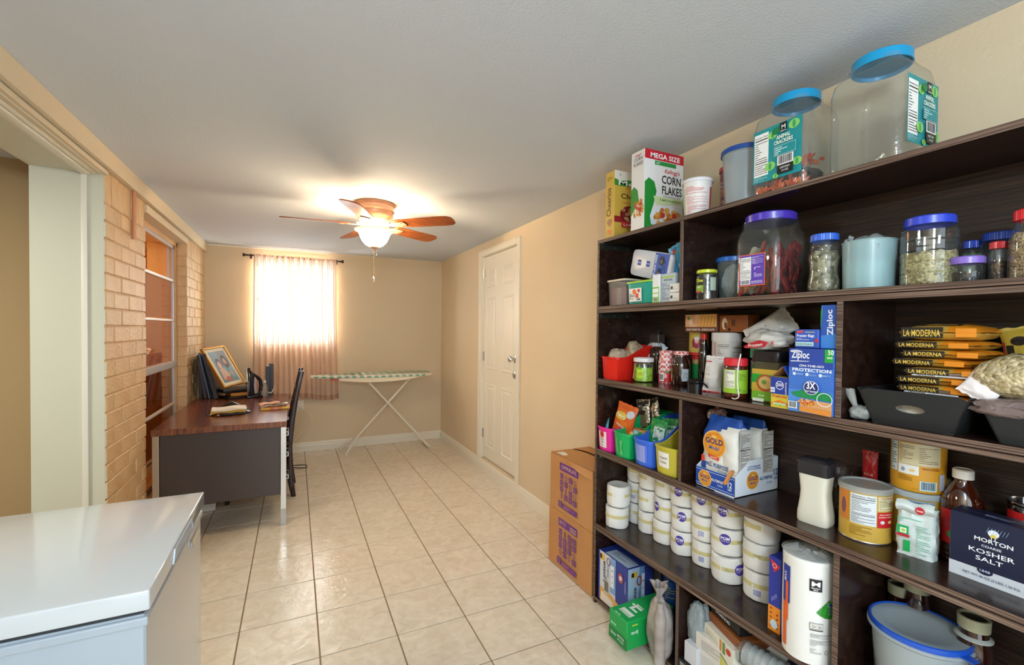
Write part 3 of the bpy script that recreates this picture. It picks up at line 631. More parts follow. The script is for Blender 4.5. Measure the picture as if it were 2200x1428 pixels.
q.poly([(.06, .075), (.15, .060), (.165, .13), (.12, .19), (.075, .185)], '#cfa489'); q.ell(.125, .075, .035, .028, '#b5573c'); q.poly([(.165, .07), (.235, .09), (.225, .17), (.19, .19), (.16, .15)], '#71989a'); q.ell(.195, .125, .016, .03, '#b58b72'); q.build(pf, 'picture_print')
for k, (y0, y1, xb, xt, h, t_, c, lb) in enumerate(((4.98, 5.28, -.800, -.815, .40, .03, '#1d1514', 'black album standing nearest the brick corner on the desk'), (4.92, 5.22, -.752, -.805, .36, .03, '#3a1a1e', 'maroon album leaning in the row behind the gold framed picture'),
                                                  (4.90, 5.2, -.712, -.795, .43, .014, '#5b7388', 'slim blue grey board leaning between the dark albums'), (4.86, 5.2, -.665, -.765, .42, .035, '#241a1c', 'thick black album just behind the gold framed picture'))):
    b = MB(); T = Matrix.Translation((xb, 0, DZ + .001)) @ Matrix.Rotation(math.atan2(xt - xb, h), 4, 'Y')
    b.box(0, y0, 0, t_, y1, h, K(c, .4), T); o = b.build('photo_album', bevel=.003); tag(o, lb, 'album', 'albums leaning by the brick corner')
    if t_ > .02: b = MB(); b.box(.004, y0 + .004, .003, t_ - .004, y1 - .004, h + .001, K('#2c2a2a' if k else '#151010', .8), T); b.build('page_block', o)
b = MB(); b.box(-.11, -.10, 0, .11, .10, .02, K('#1a1416', .4)); b.box(-.10, -.092, .002, .105, .095, .018, K('#d8d2c8')); tag(b.build('photo_album', loc=(-.50, 4.93, DZ + .001), rz=.5, bevel=.003), 'flat black album lying under the foot of the gold frame', 'album')
b = MB(); b.box(-.10, -.09, 0, .10, .09, .03, wood('honey_wood', '#7a4a18', '#b07428', '#d09a48', axis=0, fine=30)); tag(b.build('wooden_plaque', loc=(-.47, 4.95, DZ + .022), rz=.35, bevel=.004), 'honey coloured wooden plaque lying behind the iron', 'plaque')
b = MB(); b.box(-.13, -.10, 0, .12, .11, .035, K('#140f12', .35)); tag(b.build('gadget_case', loc=(-.51, 4.97, DZ + .054), rz=.42, bevel=.008, bseg=2, smooth=True), 'black case on the wooden plaque holding up the gold frame', 'case')
# iron standing on its heel
ir = thing('steam_iron', 'black steam iron standing upright on its heel on the desk', 'iron', (-.352, 4.87, DZ), rz=.25)
m_bk = PL('#1b1418', .2)
sole = [(-.05, 0), (.05, 0), (.055, .06), (.05, .14), (.03, .21), (0, .275), (-.03, .21), (-.05, .14), (-.055, .06)]
b = MB(); b.prism(sole, .0, .006, m_chrome, 'x', T=Matrix.Translation((-.06, 0, .012))); b.build('soleplate', ir, bevel=.001)
s2 = [(y * .95, z * .97 + .004) for y, z in sole]; b = MB(); b.prism(s2, 0, .028, m_bk, 'x', T=Matrix.Translation((-.054, 0, .012))); b.build('skirt', ir, bevel=.006, bseg=2, smooth=True)
b = MB(); b.prism([(-.03, .01), (-.03, .26), (-.012, .245), (.002, .20), (-.002, .12), (.004, .05), (.02, .012)], -.034, .034, m_bk, 'y'); b.build('water_tank', ir, bevel=.012, bseg=3, smooth=True)
b = MB(); b.tube(curve_pts([(-.03, 0, .235), (.0, 0, .215), (.045, 0, .175), (.06, 0, .14), (.058, 0, .08), (.04, 0, .03), (-.02, 0, .02)], 5), .016, m_bk, 12); b.tube(curve_pts([(-.03, 0, .22), (.01, 0, .17), (.005, 0, .10), (.02, 0, .04)], 4), .017, PL('#b8a8a8', .2), 12); b.build('handle', ir, smooth=True)
b = MB(); b.box(-.06, -.045, 0, .07, .045, .022, m_bk); b.build('heel_rest', ir, bevel=.006, bseg=2, smooth=True)
b = MB(); b.tube(curve_pts([(-.30, 4.90, DZ + .03), (-.27, 4.90, DZ + .055), (-.21, 4.92, DZ + .03), (-.19, 4.97, DZ + .06), (-.18, 5.0, DZ + .09)]), .004, M('flex_white', '#e8dcc6', .4)); tag(b.build('iron_cord', smooth=True), 'white cord curling from the heel of the iron', 'cord')
bt = thing('spray_bottle', 'clear textured bottle standing just behind the iron', 'bottle', (-.262, 4.91, DZ))
b = MB(); b.lathe([(0, 0), (.026, 0), (.028, .01), (.026, .09), (.018, .12), (.010, .13), (0, .13)], clear('cloudy_plastic', '#f4f4f4', .5, '#cfc6bc', .15, wrinkle=.004, wscale=120), 20); b.build('bottle_body', bt, smooth=True)
b = MB(); b.lathe([(0, .13), (.012, .13), (.012, .155), (0, .155)], PL('#e0dcd6'), 14); b.build('cap', bt)
for k, (x, y, h, w) in enumerate(((-.238, 4.98, .285, .020), (-.212, 5.012, .305, .020))):
    b = MB(); b.box(-w, -.016, 0, w, .016, h, K('#21100f', .3)); o = b.build('upright_case', loc=(x, y, DZ), bevel=.003); tag(o, ('slim black upright case with a pale top by the bottle', 'taller slim black upright case against the curtain')[k], 'case')
    b = MB(); b.box(-w + .003, -.013, h, w - .003, .013, h + .002, K('#e8dcc8' if k == 0 else '#2a1818')); b.build('top_edge', o)
# black bag with folded newspapers
bg = thing('shopping_bag', 'crumpled black plastic bag spread on the desk around folded papers', 'bag', (-.46, 4.05, DZ))
m_bag = M('black_film', '#151014', .18, bump=.004, bs=26)
def bagf(u, v):
    a = 2 * PI * u; r = v; x = .150 * r * math.cos(a) * (1 + .10 * noise.noise(Vector((math.cos(a) * 2, math.sin(a) * 2, 1)))); y = .135 * r * math.sin(a) * (1 + .12 * noise.noise(Vector((math.cos(a) * 3, math.sin(a) * 3, 4))))
    z = .004 + .030 * max(0, r - .55) ** 1 * 2 * (1 - max(0, r - .82) * 5.2) + .006 * fbm((x * 20, y * 20, 0), 1) * r
    if y > .05: z += .07 * max(0, (y - .05) / .09) * (1 - abs(x) / .16)
    return Vector((x, y, max(z, .001)))
b = MB(); b.grid(bagf, 48, 14, m_bag, cu_=True); b.build('bag_film', bg, smooth=True, dbl=.0005, sharp=70)
np_ = thing('folded_newspapers', 'stack of folded yellowed papers lying in the black bag', 'newspaper', (-.465, 4.035, DZ + .008), rz=.13)
for k in range(7):
    b = MB(); b.grid(lambda u, v, k=k: Vector((-.112 + .224 * u + .002 * k, -.07 + .14 * v + .003 * math.sin(k), .006 * k + .0035 * math.sin(u * 7 + k * .5) + .002)), 16, 2, K(('#d9b25a', '#d8b86c', '#e2c582', '#cfa84e', '#ded2b0', '#e4decb', '#e8e6de')[k], .8))
    b.grid(lambda u, v, k=k: Vector((-.112 + .224 * u + .002 * k, -.07 + .003 * math.sin(k), .006 * (k - v) + .0035 * math.sin(u * 7 + k * .5) + .002)), 16, 1, K('#d3a648' if k < 5 else '#e8e2d0', .8)); b.build('sheet_fold', np_, smooth=True)
bx = thing('opened_carton', 'torn flat food carton with loose leaflets at the desk edge', 'carton', (-.155, 4.14, DZ), rz=.10)
b = MB(); b.box(-.095, -.055, 0, .115, .055, .020, K('#c9792e')); b.build('carton_body', bx, bevel=.002)
q = Art(lambda u, v, n: (-.095 + u, -.055 - n, v)); q.rect(.0, .004, .06, .018, '#d8b03a'); q.rect(.08, .005, .13, .017, '#c8402c'); q.rect(.15, .004, .2, .018, '#d8c04a'); q.text('CLASSIC', .105, .007, .008, '#f2eadc'); q.build(bx)
for k, (c, ox, oy, rz_) in enumerate((('#f0e6dc', 0, .0, .1), ('#e8c46a', .03, .02, .5), ('#f4eef0', .02, -.01, -.2), ('#d9a27c', -.02, .01, .3))):
    b = MB(); b.grid(lambda u, v, k=k: Vector((-.085 + .16 * u, -.04 + .075 * v, .008 * abs(math.sin(u * 6 + k)) + .006 * math.sin(v * 5 + k))), 10, 5, K(c, .6)); o = b.build('leaflet', bx, (ox, oy, .022 + .006 * k), rz_, smooth=True)
b = MB(); b.box(-.07, -.05, 0, .07, .05, .055, PL('#e2dccf', .4)); tag(b.build('power_brick', loc=(-.62, 4.10, 0), rz=.1, bevel=.006, bseg=2, smooth=True), 'white plastic box on the tiles under the desk', 'adapter')

# cardboard boxes by the shelf
m_card = M('kraft_cardboard', '#b9824d', .8, bump=.0004, bs=90, col2='#c28c57', vs_=3)
def kraft(name, label, z, y0, y1, x0, x1, h, top, words):
    w = y1 - y0; d = x1 - x0; t = thing(name, label, 'box', ((x0 + x1) / 2, (y0 + y1) / 2, z), RZ)
    b = MB(); b.box(-w / 2, -d / 2, 0, w / 2, d / 2, h, m_card); b.build('box_body', t, bevel=.003)
    if top:
        b = MB(); b.grid(lambda u, v: Vector((-w / 2 + w * u, -d / 2 + d * .5 * v, h + .003 + .018 * math.sin(PI * u) * v)), 10, 4, m_card); b.build('top_flap', t, smooth=True)
        b = MB(); b.grid(lambda u, v: Vector((-w / 2 + w * u, d / 2 - d * .47 * v, h + .003 + .024 * math.sin(PI * u) * v)), 10, 4, m_card); b.build('top_flap', t, smooth=True)
        b = MB(); b.grid(lambda u, v: Vector((-w * .05 + w * .56 * u, -d / 2 - .004 - .022 * v * math.sin(PI * min(u * 1.1, 1)), h + .002 - .05 * v * u)), 8, 4, m_card); b.build('torn_flap', t, smooth=True)
        q = Art(lambda u, v, n: (u, v, h + .007 + n)); q.rect(-w * .38, -d * .46, -w * .2, -d * .30, '#e8e2d8'); q.build(t, 'shipping_label')
    q = Art(sF(w, d)); P = '#6a2f86'; u0, u1 = w * .25, w * .70; v1 = h * .90; v0 = h * .10; cw = (u1 - u0) / 4; rh = (v1 - v0 - .07) / 5
    q.rect(u0, v1 - .045, u1, v1, P)
    if len(words) == 1: q.text(words[0], (u0 + u1) / 2, v1 - .032, .022, '#e0b98c', w=(u1 - u0) * .8, bold=0)
    else: q.text(words[0], u0 + .045, v1 - .032, .022, '#e0b98c', w=.07, bold=0); q.text(words[1], u1 - .045, v1 - .022, .010, '#e0b98c', w=.065); q.text(words[2], u1 - .045, v1 - .038, .011, '#e0b98c', w=.065)
    rn = random.Random(len(words))
    for i in range(4):
        for j in range(4):
            cx, cy = u0 + cw * (i + .5), v1 - .058 - rh * (j + .5); s = min(cw, rh) * .42
            if (i + j) % 2 == 0 or rn.random() < .25: q.rect(cx - s, cy - s, cx + s, cy + s, P); q.ring(cx, cy, s * .6, s * .6, s * .15, '#c08a55', 14)
            elif rn.random() < .5: q.ring(cx, cy, s * .8, s * .9, s * .22, P, 14)
            else: q.rect(cx - s * .3, cy - s, cx + s * .3, cy + s, P); q.lines(cx - s * .2, cy - s * .8, cx + s * .2, cy + s * .8, 4, '#c08a55', 3)
    q.rect(u0, v0, u0 + cw * .85, v0 + rh, P); q.ring(u0 + cw * .42, v0 + rh / 2, cw * .28, cw * .28, .003, '#c08a55'); q.rect(u0 + cw, v0, u1, v0 + rh * .8, P); q.lines(u0 + cw * 1.1, v0 + .004, u1 - .005, v0 + rh * .7, 4, '#c08a55', 8, .3)
    q.build(t)
kraft('cardboard_box', 'kraft cardboard box on the tiles, the lower of two beside the shelf', .001, 1.925, 2.365, 1.405, 1.69, .333, False, ('SEYTU', 'OMNILIFE', 'VERGARA'))
kraft('cardboard_box', 'kraft box with a bulging torn top stacked on the other box', .336, 1.925, 2.355, 1.405, 1.69, .325, True, ('OMNILIFE',))
# ---------------------------------------------------------------- the shelf unit
m_sh = wood('espresso_shelf_wood', '#1d110d', '#2b1a14', '#38241c', axis=1, rough=.2, scale=3, fine=45, bump=.0003)
m_shb = wood('espresso_back_board', '#150c08', '#27170f', '#3e271a', axis=1, rough=.45, scale=5, fine=130, bump=.0012)
def ply():
    m, nt, bs_ = nodes('plywood_edge'); mp = coords(nt, (1, 3, 330)); n = nt.nodes.new('ShaderNodeTexNoise'); n.inputs['Scale'].default_value = 1; n.inputs['Detail'].default_value = 3; nt.links.new(mp.outputs[0], n.inputs['Vector'])
    r = ramp(nt, n.outputs[0], [(.32, '#2b1b15'), (.5, '#5b4438'), (.68, '#8a7464')]); nt.links.new(r.outputs[0], bs_.inputs['Base Color']); bs_.inputs['Roughness'].default_value = .55; return m
m_ply = ply()
YS0, YS1, XB = -.30, 1.893, 1.675
sh = thing('storage_shelf', 'long dark brown plywood storage shelf filled with groceries along the wall', 'shelf', (SX, 0, 0))
def board(name, y0, y1, z0, z1, x0=0.0, x1=XB - SX, vert=False):
    q = MB(); f = q.box(x0, y0, z0, x1, y1, z1, m_sh); f[4].material_index = q.mi(m_ply)
    return q.build(name, sh, bevel=.0008)
for z, t_ in ((1.862, .018), (1.525, .0165), (1.5075, .0165), (1.16, .017), (1.142, .014), (.80, .0155), (.7835, .0155), (.415, .018), (.396, .016), (.035, .018)):
    board('shelf_board', YS0, YS1 - (.0 if z in (1.862,) else .0175), z - t_, z)
for z0, z1 in ((0, .3795), (.3795, .7675), (.7675, 1.1275), (1.1275, 1.4905), (1.4905, 1.8435)):
    board('side_panel', YS1 - .017, YS1, z0, z1); board('side_panel', YS0, YS0 + .017, z0, z1)
for z0, z1, y in ((1.525, 1.844, 1.335), (1.16, 1.491, .748), (.80, 1.128, 1.327), (.415, .768, .742), (.035, .380, 1.327), (1.525, 1.844, .05), (.80, 1.128, .05), (.035, .38, .05)):
    board('divider', y - .0085, y + .0085, z0, z1)
for z0, z1 in ((0, .396), (.396, .7835), (.7835, 1.142), (1.142, 1.507), (1.507, 1.845)):
    b = MB(); b.box(XB - SX, YS0, z0 + .001, XB - SX + .012, YS1, z1, m_shb); b.build('back_panel', sh)
m_br = M('zinc_bracket', '#4d524a', .3, .8)
for z in (1.8435, 1.4905, 1.1275, .7675, .3795):
    b = MB(); b.box(.008, YS1 - .0195, z - .026, .20, YS1 - .0172, z - .001, m_br); b.box(.008, YS1 - .040, z - .0025, .20, YS1 - .0172, z - .0003, m_br)
    bk = b.build('metal_bracket', sh, bevel=.0005)
    b = MB()
    for x in (.022, .10, .182): b.lathe([(0, 0), (.0035, 0), (.002, .002), (0, .0022)], m_chrome, 8, T=Matrix.Translation((x, YS1 - .0195, z - .013)) @ Matrix.Rotation(PI / 2, 4, 'X'))
    b.build('screw', bk)

# ---------------------------------------------------------------- makers of packages
def put(name, label, cat, y, x, z, rz=0, group=None): return thing(name, label, cat, (x, y, z), RZ + rz, group)
def carton(name, label, y, x, z, w, d, h, c, F=None, R=None, T=None, rz=0, group=None, cat='box', L=None, bev=.0015, rough=.4, body='carton_body'):
    """y, x: middle of the footprint; w along the shelf, d into it"""
    t = put(name, label, cat, y, x, z, rz, group)
    b = MB(); b.box(-w / 2, -d / 2, 0, w / 2, d / 2, h, K(c, rough)); b.build(body, t, bevel=bev)
    for f, s, W in ((F, sF(w, d), w), (R, sR(w, d), d), (T, sT(w, d, h), w), (L, sL(w, d), d)):
        if f: q = Art(s); f(q, W, (d if f is T else h)); q.build(t)
    # glued flap seam on the top
    b = MB(); b.box(-w / 2 + .001, -.0006, h, w / 2 - .001, d / 2 - .001, h + .0007, K(c, rough)); b.build('top_flap', t)
    return t
m_jar = clear('clear_jar', '#f7fbfa', .03, '#cfd8d6', .04, 1.75); m_thin = clear('thin_clear_plastic', '#f4f7f7', .07, '#dde2e2', .06, 1.7, wrinkle=.003, wscale=10)
m_film = clear('clear_film', '#f3f5f5', .16, '#e3e6e6', .10, 1.55, wrinkle=.006, wscale=45); m_milky = clear('milky_plastic', '#f2f6f8', .62, '#c9d4d8', .2, 1.45)
def lidmb(r, z0, h, m, ridges=0, top=True, sq=0):
    b = MB()
    if ridges:
        n = ridges * 2; P = []
        for zz in (z0, z0 + h * .88):
            P.append([b.bm.verts.new(((r + (.0 if i % 2 else -.0008)) * math.cos(2 * PI * i / n), (r + (0 if i % 2 else -.0008)) * math.sin(2 * PI * i / n), zz)) for i in range(n)])
        for i in range(n): b.face([P[0][i], P[0][(i+1) % n], P[1][(i+1) % n], P[1][i]], m)
        b.lathe([(r - .0008, z0 + h * .88), (r - .003, z0 + h), (0, z0 + h)], m, 32); b.lathe([(r - .0008, z0), (r - .004, z0), (r - .004, z0 + h * .8), (0, z0 + h * .8)], m, 32)
    else: b.lathe([(0, z0 + h * .7), (r - .003, z0 + h * .7), (r - .003, z0), (r, z0), (r, z0 + h - .003), (r - .003, z0 + h), (r * .86, z0 + h), (r * .84, z0 + h - .0015), (0, z0 + h - .0015)], m, 40, sq=sq)
    return b
def jar(name, label, y, x, z, prof, mat, lid=None, sq=0, art=None, cat='jar', rz=0, group=None, seg=40, a0=-.5, body='jar_body'):
    t = put(name, label, cat, y, x, z, rz, group)
    p = prof if prof[0][0] == 0 else [(0, prof[0][1])] + prof
    b = MB(); b.lathe(p, mat, seg, sq=sq); b.build(body, t, smooth=True)
    if lid:
        r, z0, h, c, rid = lid; b = lidmb(r, z0, h, PL(c), rid); b.build('lid', t, smooth=not rid)
    if art:
        def rf(v):
            pr_ = [q for q in prof if q[0] > 0]
            for (r0, z0), (r1, z1) in zip(pr_, pr_[1:]):
                if z0 <= v <= z1 and z1 > z0: return r0 + (r1 - r0) * (v - z0) / (z1 - z0)
            return pr_[-1][0]
        q = Art(sC(rf, a0), step=.004); art(q); q.build(t)
    return t
# a0: the camera sees a jar from its front right, so labels are turned by a0 = +angle of view
def fillin(name, label, cat, y, x, z, prof, mat, sq=0, rough_top=.006, seed=1, sy=1, rz=0):
    b = MB(); p = [(0, prof[0][1])] + prof + [(prof[-1][0] * .5, prof[-1][1] + .002), (0, prof[-1][1] + .004)]
    b.lathe(p, mat, 32, sq=sq, sy=sy)
    top = prof[-1][1] - .001
    for v in b.bm.verts:
        if v.co.z > top: v.co.z += rough_top * noise.noise(v.co * 60 + Vector((seed, 0, 0)))
    o = b.build(name, loc=(x, y, z), rz=RZ + rz, smooth=True); return stuff(o, label, cat)
def pillow(name, label, y, x, z, w, h, t_, mat, art=None, rot=(0, 0, 0), cat='packet', seed=1, group=None, seal=.07, wr=.004, n=22, backmat=None, side_seal=False, parent=None):
    """sealed soft packet standing on its lower edge; its face looks along its own -Y"""
    th = thing(name, label, cat, (x, y, z), group=group); th.rotation_euler = (Matrix.Rotation(RZ + rot[2], 3, 'Z') @ Matrix.Rotation(rot[1], 3, 'Y') @ Matrix.Rotation(rot[0], 3, 'X')).to_euler()
    def S(u, v, s=-1):
        e = max(0, 1 - abs(2 * u - 1) ** 3.2) ** .55 if not side_seal else max(0, 1 - abs(2 * u - 1) ** 2.4) ** .8
        k = (v - seal) / (1 - 2 * seal); g = max(0, 1 - abs(2 * k - 1) ** 2.6) ** .7 if 0 < k < 1 else 0
        T_ = t_ / 2 * e * g; T_ += wr * (fbm((u * 3 + seed, v * 4, s), 1.3)) * (e * .7 + .15) * (1 if 0 < k < 1 else .5)
        shr = 1 - .06 * g
        return Vector(((u - .5) * w * shr, s * (max(T_, .0006)), v * h + .0015 * math.sin(u * 25 + seed) * (1 if v in (0, 1) else 0)))
    b = MB(); b.grid(lambda u, v: S(u, v, -1), n, n, mat); b.grid(lambda u, v: S(u, v, 1), n, n, backmat or mat)
    b.build('packet_body', th, smooth=True, dbl=.0003, sharp=70)
    if art:
        def SS(u, v, n_):
            p = S(min(max(u / w, 0), 1), min(max(v / h, 0), 1), -1); p.y -= n_ + .0004; return p
        q = Art(SS, step=.006); art(q, w, h); q.build(th)
    return th
def lump(name, label, y, x, z, rx, ry, rz_, mat, amp=.18, seed=1, cat='bag', sc_=1.0, flat=.5, parts=None, rot=0, nu=36, nv=22, ex=2.6):
    """crumpled soft bag resting on its base"""
    th = put(name, label, cat, y, x, z, rot)
    def f(u, v):
        a = 2 * PI * u; b_ = PI * v - PI / 2; cx, sx_ = math.cos(a), math.sin(a); cb, sb = math.cos(b_), math.sin(b_)
        k = (abs(cx) ** ex + abs(sx_) ** ex) ** (-1 / ex)
        p = Vector((cx * cb * k, sx_ * cb * k, sb)); d_ = 1 + amp * fbm(p * 1.4 * sc_ + Vector((seed, seed * 2, 0)), 1.2, 4) - amp * .5 * abs(noise.noise(p * 3.3 * sc_ + Vector((0, seed, 3))))
        q = Vector((p.x * rx * d_, p.y * ry * d_, rz_ + p.z * rz_ * d_)); q.z = max(q.z, .001 + .03 * rz_); return q
    b = MB(); b.grid(f, nu, nv, mat, cu_=True); b.build('bag_film', th, smooth=True, dbl=.0004, sharp=50)
    return th
def knot(th, x, y, z, r, h, mat, seed=1):
    """gathered neck and flaring mouth of a tied bag"""
    b = MB(); b.grid(lambda u, v: Vector((x + (r * (.35 + 1.5 * abs(v - .25)) * (1 + .3 * math.sin(u * 2 * PI * 5 + seed))) * math.cos(2 * PI * u), y + (r * (.35 + 1.5 * abs(v - .25)) * (1 + .3 * math.sin(u * 2 * PI * 5 + seed))) * math.sin(2 * PI * u), z + h * v + .1 * h * math.sin(u * 12))), 40, 6, mat, cu_=True)
    b.build('tied_neck', th, smooth=True, sharp=70)

# ---------------------------------------------------------------- top board (z = 1.862)
zt = LV['T']
def cheer_L(q, w, h):
    q.text('Cheerios', w * .62, h * .55, w * .52, '#4a2c14', w=h * .42, rot=PI / 2, bold=.6); q.ell(w * .5, h * .25, w * .30, h * .05, '#b07c4c'); q.poly([(w * .2, h * .24), (w * .8, h * .24), (w * .5, h * .17)], '#b07c4c')
    q.ell(w * .38, h * .115, w * .16, h * .022, '#e8803c'); q.ell(w * .62, h * .115, w * .16, h * .022, '#e8803c'); q.poly([(w * .22, h * .11), (w * .78, h * .11), (w * .5, h * .06)], '#e8803c'); q.lines(w * .2, h * .86, w * .8, h * .93, 5, '#8a6a20', 3, .3)
def cheer_F(q, w, h):
    q.rect(0, h * .88, w, h, '#e8e6dc'); q.text('G', w * .17, h * .93, h * .03, '#2b3a9a', bold=1); q.rect(0, h * .78, w, h * .88, '#2f8a2a'); q.poly([(0, h * .88), (w * .4, h * .88), (w * .18, h * .85)], '#e8e6dc'); q.text('Mega', w * .52, h * .79, h * .075, '#f4f4ee', al='c', w=w * .8)
    q.text('Cheerios', w * .62, h * .60, h * .075, '#3a2414', w=w * .85, bold=.5); q.text('100% WHOLE GRAIN', w * .55, h * .53, h * .02, '#c9702a', w=w * .6); q.text('classic', w * .4, h * .745, h * .03, '#d88a2a')
    q.rect(0, h * .24, w, h * .33, '#9a1a28'); q.ell(w * .5, h * .36, w * .33, h * .14, '#7a1420'); r = random.Random(3)
    for k in range(26): q.ring(w * (.5 + r.uniform(-.24, .24)), h * (.36 + r.uniform(-.10, .10)), w * .05, h * .022, .004, '#d9b87a', 10)
    q.rect(w * .2, h * .17, w * .9, h * .25, '#c41e2c'); q.text('LOWERS', w * .55, h * .19, h * .035, '#f4f0ec', w=w * .6)
carton('cereal_box', 'yellow cereal box at the far end of the top shelf', 1.83, 1.525, zt, .068, .21, .335, '#d3b04a', F=cheer_L, R=cheer_F)
def corn_food(q, cx, cy, rx, ry, seed):
    r = random.Random(seed)
    for k in range(46):
        a, m = r.uniform(0, 2 * PI), r.random() ** .5; x, y = cx + rx * m * math.cos(a), cy + ry * m * math.sin(a); s = rx * .16
        q.poly([(x - s, y - s * .3), (x - s * .3, y - s * .9), (x + s * .8, y - s * .5), (x + s, y + s * .4), (x + s * .1, y + s * .9), (x - s * .7, y + s * .5)], r.choice(('#c9762a', '#d98e36', '#e2a24a', '#b8651f')), up=False); q.n += .00002
    for k in range(5): q.ell(cx + rx * r.uniform(-.6, .6), cy + ry * r.uniform(-.5, .6), rx * .15, ry * .2, '#cf3a2c', 10); q.ell(cx + rx * r.uniform(-.6, .6), cy + ry * r.uniform(-.5, .4), rx * .1, ry * .1, '#efe6dc', 10)
def corn_F(q, w, h):
    q.text('CORN', w * .52, h * .875, h * .045, '#2a2422', w=w * .62, bold=.6); q.text('FLAKES', w * .52, h * .815, h * .045, '#2a2422', w=w * .70, bold=.6); q.text("Kellogg's", w * .5, h * .935, h * .03, '#c41e3a', w=w * .5, shear=.3)
    q.poly([(0, h * .18), (0, h * .52), (w * .22, h * .56), (w * .5, h * .50), (w * .6, h * .36)], '#2f8f2f'); corn_food(q, w * .55, h * .26, w * .42, h * .12, 5)
def corn_R(q, w, h):
    q.rect(0, h * .88, w, h, '#c4142c'); q.text('MEGA SIZE', w * .52, h * .905, h * .062, '#f4f0f0', w=w * .76, bold=1.6); q.rect(w * .25, h * .82, w * .80, h * .872, '#1f8a3c'); q.lines(w * .28, h * .83, w * .76, h * .862, 2, '#cfe6d0', 4, .4)
    q.poly([(0, 0), (0, h * .58), (w * .10, h * .64), (w * .24, h * .60), (w * .30, h * .48), (w * .22, h * .30), (w * .14, h * .16), (w * .18, 0)], '#17872f')
    q.text("Kellogg's", w * .70, h * .735, h * .055, '#c41e3a', w=w * .40, shear=.3, bold=.8); q.text('CORN', w * .68, h * .60, h * .105, '#15100f', w=w * .50, bold=1); q.text('FLAKES', w * .70, h * .465, h * .105, '#15100f', w=w * .52, bold=1); q.text('THE ORIGINAL & BEST', w * .70, h * .43, h * .014, '#667', w=w * .46)
    q.poly([(w * .28, h * .31), (w, h * .36), (w, h * .42), (w * .22, h * .42)], '#cfdca4'); q.text('4 SIMPLE INGREDIENTS', w * .66, h * .37, h * .026, '#2a7a34', w=w * .56)
    q.poly([(w * .20, h * .02), (w * .14, h * .14), (w * .22, h * .26), (w * .5, h * .31), (w, h * .27), (w, h * .02)], '#dfe6ec'); corn_food(q, w * .62, h * .155, w * .36, h * .115, 9); q.rect(w * .02, h * .01, w * .20, h * .05, '#1a9a3a')
carton('cereal_box', 'white corn flakes box with a red band at its top, on the top shelf', 1.600, 1.512, zt, .088, .232, .352, '#e6e4e2', F=corn_F, R=corn_R)
def tub_art(q):
    q.rect(-.065, .008, .065, .118, '#e9e4e0'); q.lines(-.05, .085, .04, .115, 7, '#cf6a70', 1, .5); q.lines(-.045, .045, .045, .078, 7, '#d98a8e', 2, .4); q.lines(-.04, .012, .04, .04, 6, '#d07a80', 4, .4); q.rect(.052, .01, .065, .11, '#c43a44'); q.rect(-.075, .01, -.055, .11, '#c9d4b8')
jar('yogurt_tub', 'white plastic tub with pink print on the top shelf', 1.322, 1.462, zt, [(.044, 0), (.046, .002), (.055, .135)], PL('#e4e0de'), (.059, .133, .014, '#e6e2e6', 0), art=tub_art, cat='tub', a0=.75, body='tub_body')
m_pat = grains('woven_pattern_print', ['#d9b9a0', '#c43a34', '#d9b9a0', '#3a4a7a', '#cf8a6a'], 150, .5, .0002)
jar('patterned_canister', 'clear canister with red lid and patterned sides behind the pink print tub', 1.255, 1.592, zt, [(.05, 0), (.052, .004), (.052, .14)], m_pat, None, cat='canister')
t = COL.objects[-1].parent
b = MB(); b.lathe([(.052, .14), (.053, .185)], clear('pink_clear', '#d98a8a', .3, '#c9787a')); b.build('upper_wall', t, smooth=True); lidmb(.056, .183, .018, PL('#c8242c')).build('lid', t, smooth=True)
jar('food_container', 'large round translucent container with a dark blue lid on the top shelf', 1.150, 1.515, zt, [(.062, 0), (.066, .004), (.076, .195), (.079, .197), (.079, .205)], m_milky, (.083, .20, .018, '#1c4a9a', 0), cat='container', body='container_body')
def cracker(q, s):
    W, Hh = s * .86, .175; u0 = -W / 2; q.rect(u0, .04, u0 + W, .04 + Hh, '#1b8f96'); v1 = .04 + Hh
    q.facts(u0 + .004, .062, u0 + W * .33, v1 - .012); q.lines(u0 + .004, .045, u0 + W * .33, .060, 5, '#bfe0e0', 3, .3)
    for cx, cy, r in ((u0 + W * .42, v1 - .03, .016), (u0 + W * .85, v1 - .02, .018), (u0 + W * .38, .085, .018), (u0 + W * .92, .075, .016), (u0 + W * .5, .048, .010)): q.ell(cx, cy, r, r * .8, '#8ccf6a', 14); q.ell(cx, cy, r * .3, r * .7, '#3fa05c', 8)
    q.ell(u0 + W * .5, v1 - .022, .014, .012, '#167a4a', 12)
    q.rect(u0 + W * .58, v1 - .034, u0 + W * .72, v1 - .004, '#141414'); q.text('M', u0 + W * .65, v1 - .024, .014, '#f0f0f0', bold=.7); q.text("MEMBER'S MARK", u0 + W * .65, v1 - .032, .004, '#f0f0f0', w=W * .12)
    q.text('ANIMAL', u0 + W * .65, v1 - .052, .012, '#eef4e6', w=W * .28, bold=1.6); q.text('CRACKERS', u0 + W * .65, v1 - .068, .012, '#eef4e6', w=W * .38, bold=1.6)
    q.rect(u0 + W * .46, v1 - .105, u0 + W * .90, v1 - .074, '#d8eceb'); q.rect(u0 + W * .465, v1 - .104, u0 + W * .895, v1 - .075, '#1b8f96'); q.lines(u0 + W * .48, v1 - .102, u0 + W * .88, v1 - .077, 4, '#d8eceb', 7, .4)
    q.code(u0 + W * .54, v1 - .138, u0 + W * .86, v1 - .108); q.rect(u0 + W * .54, v1 - .166, u0 + W * .86, v1 - .138, '#181818'); q.text('DIETARY', u0 + W * .70, v1 - .150, .006, '#e0e0e0'); q.text('14 OZ', u0 + W * .70, v1 - .160, .006, '#e0e0e0')
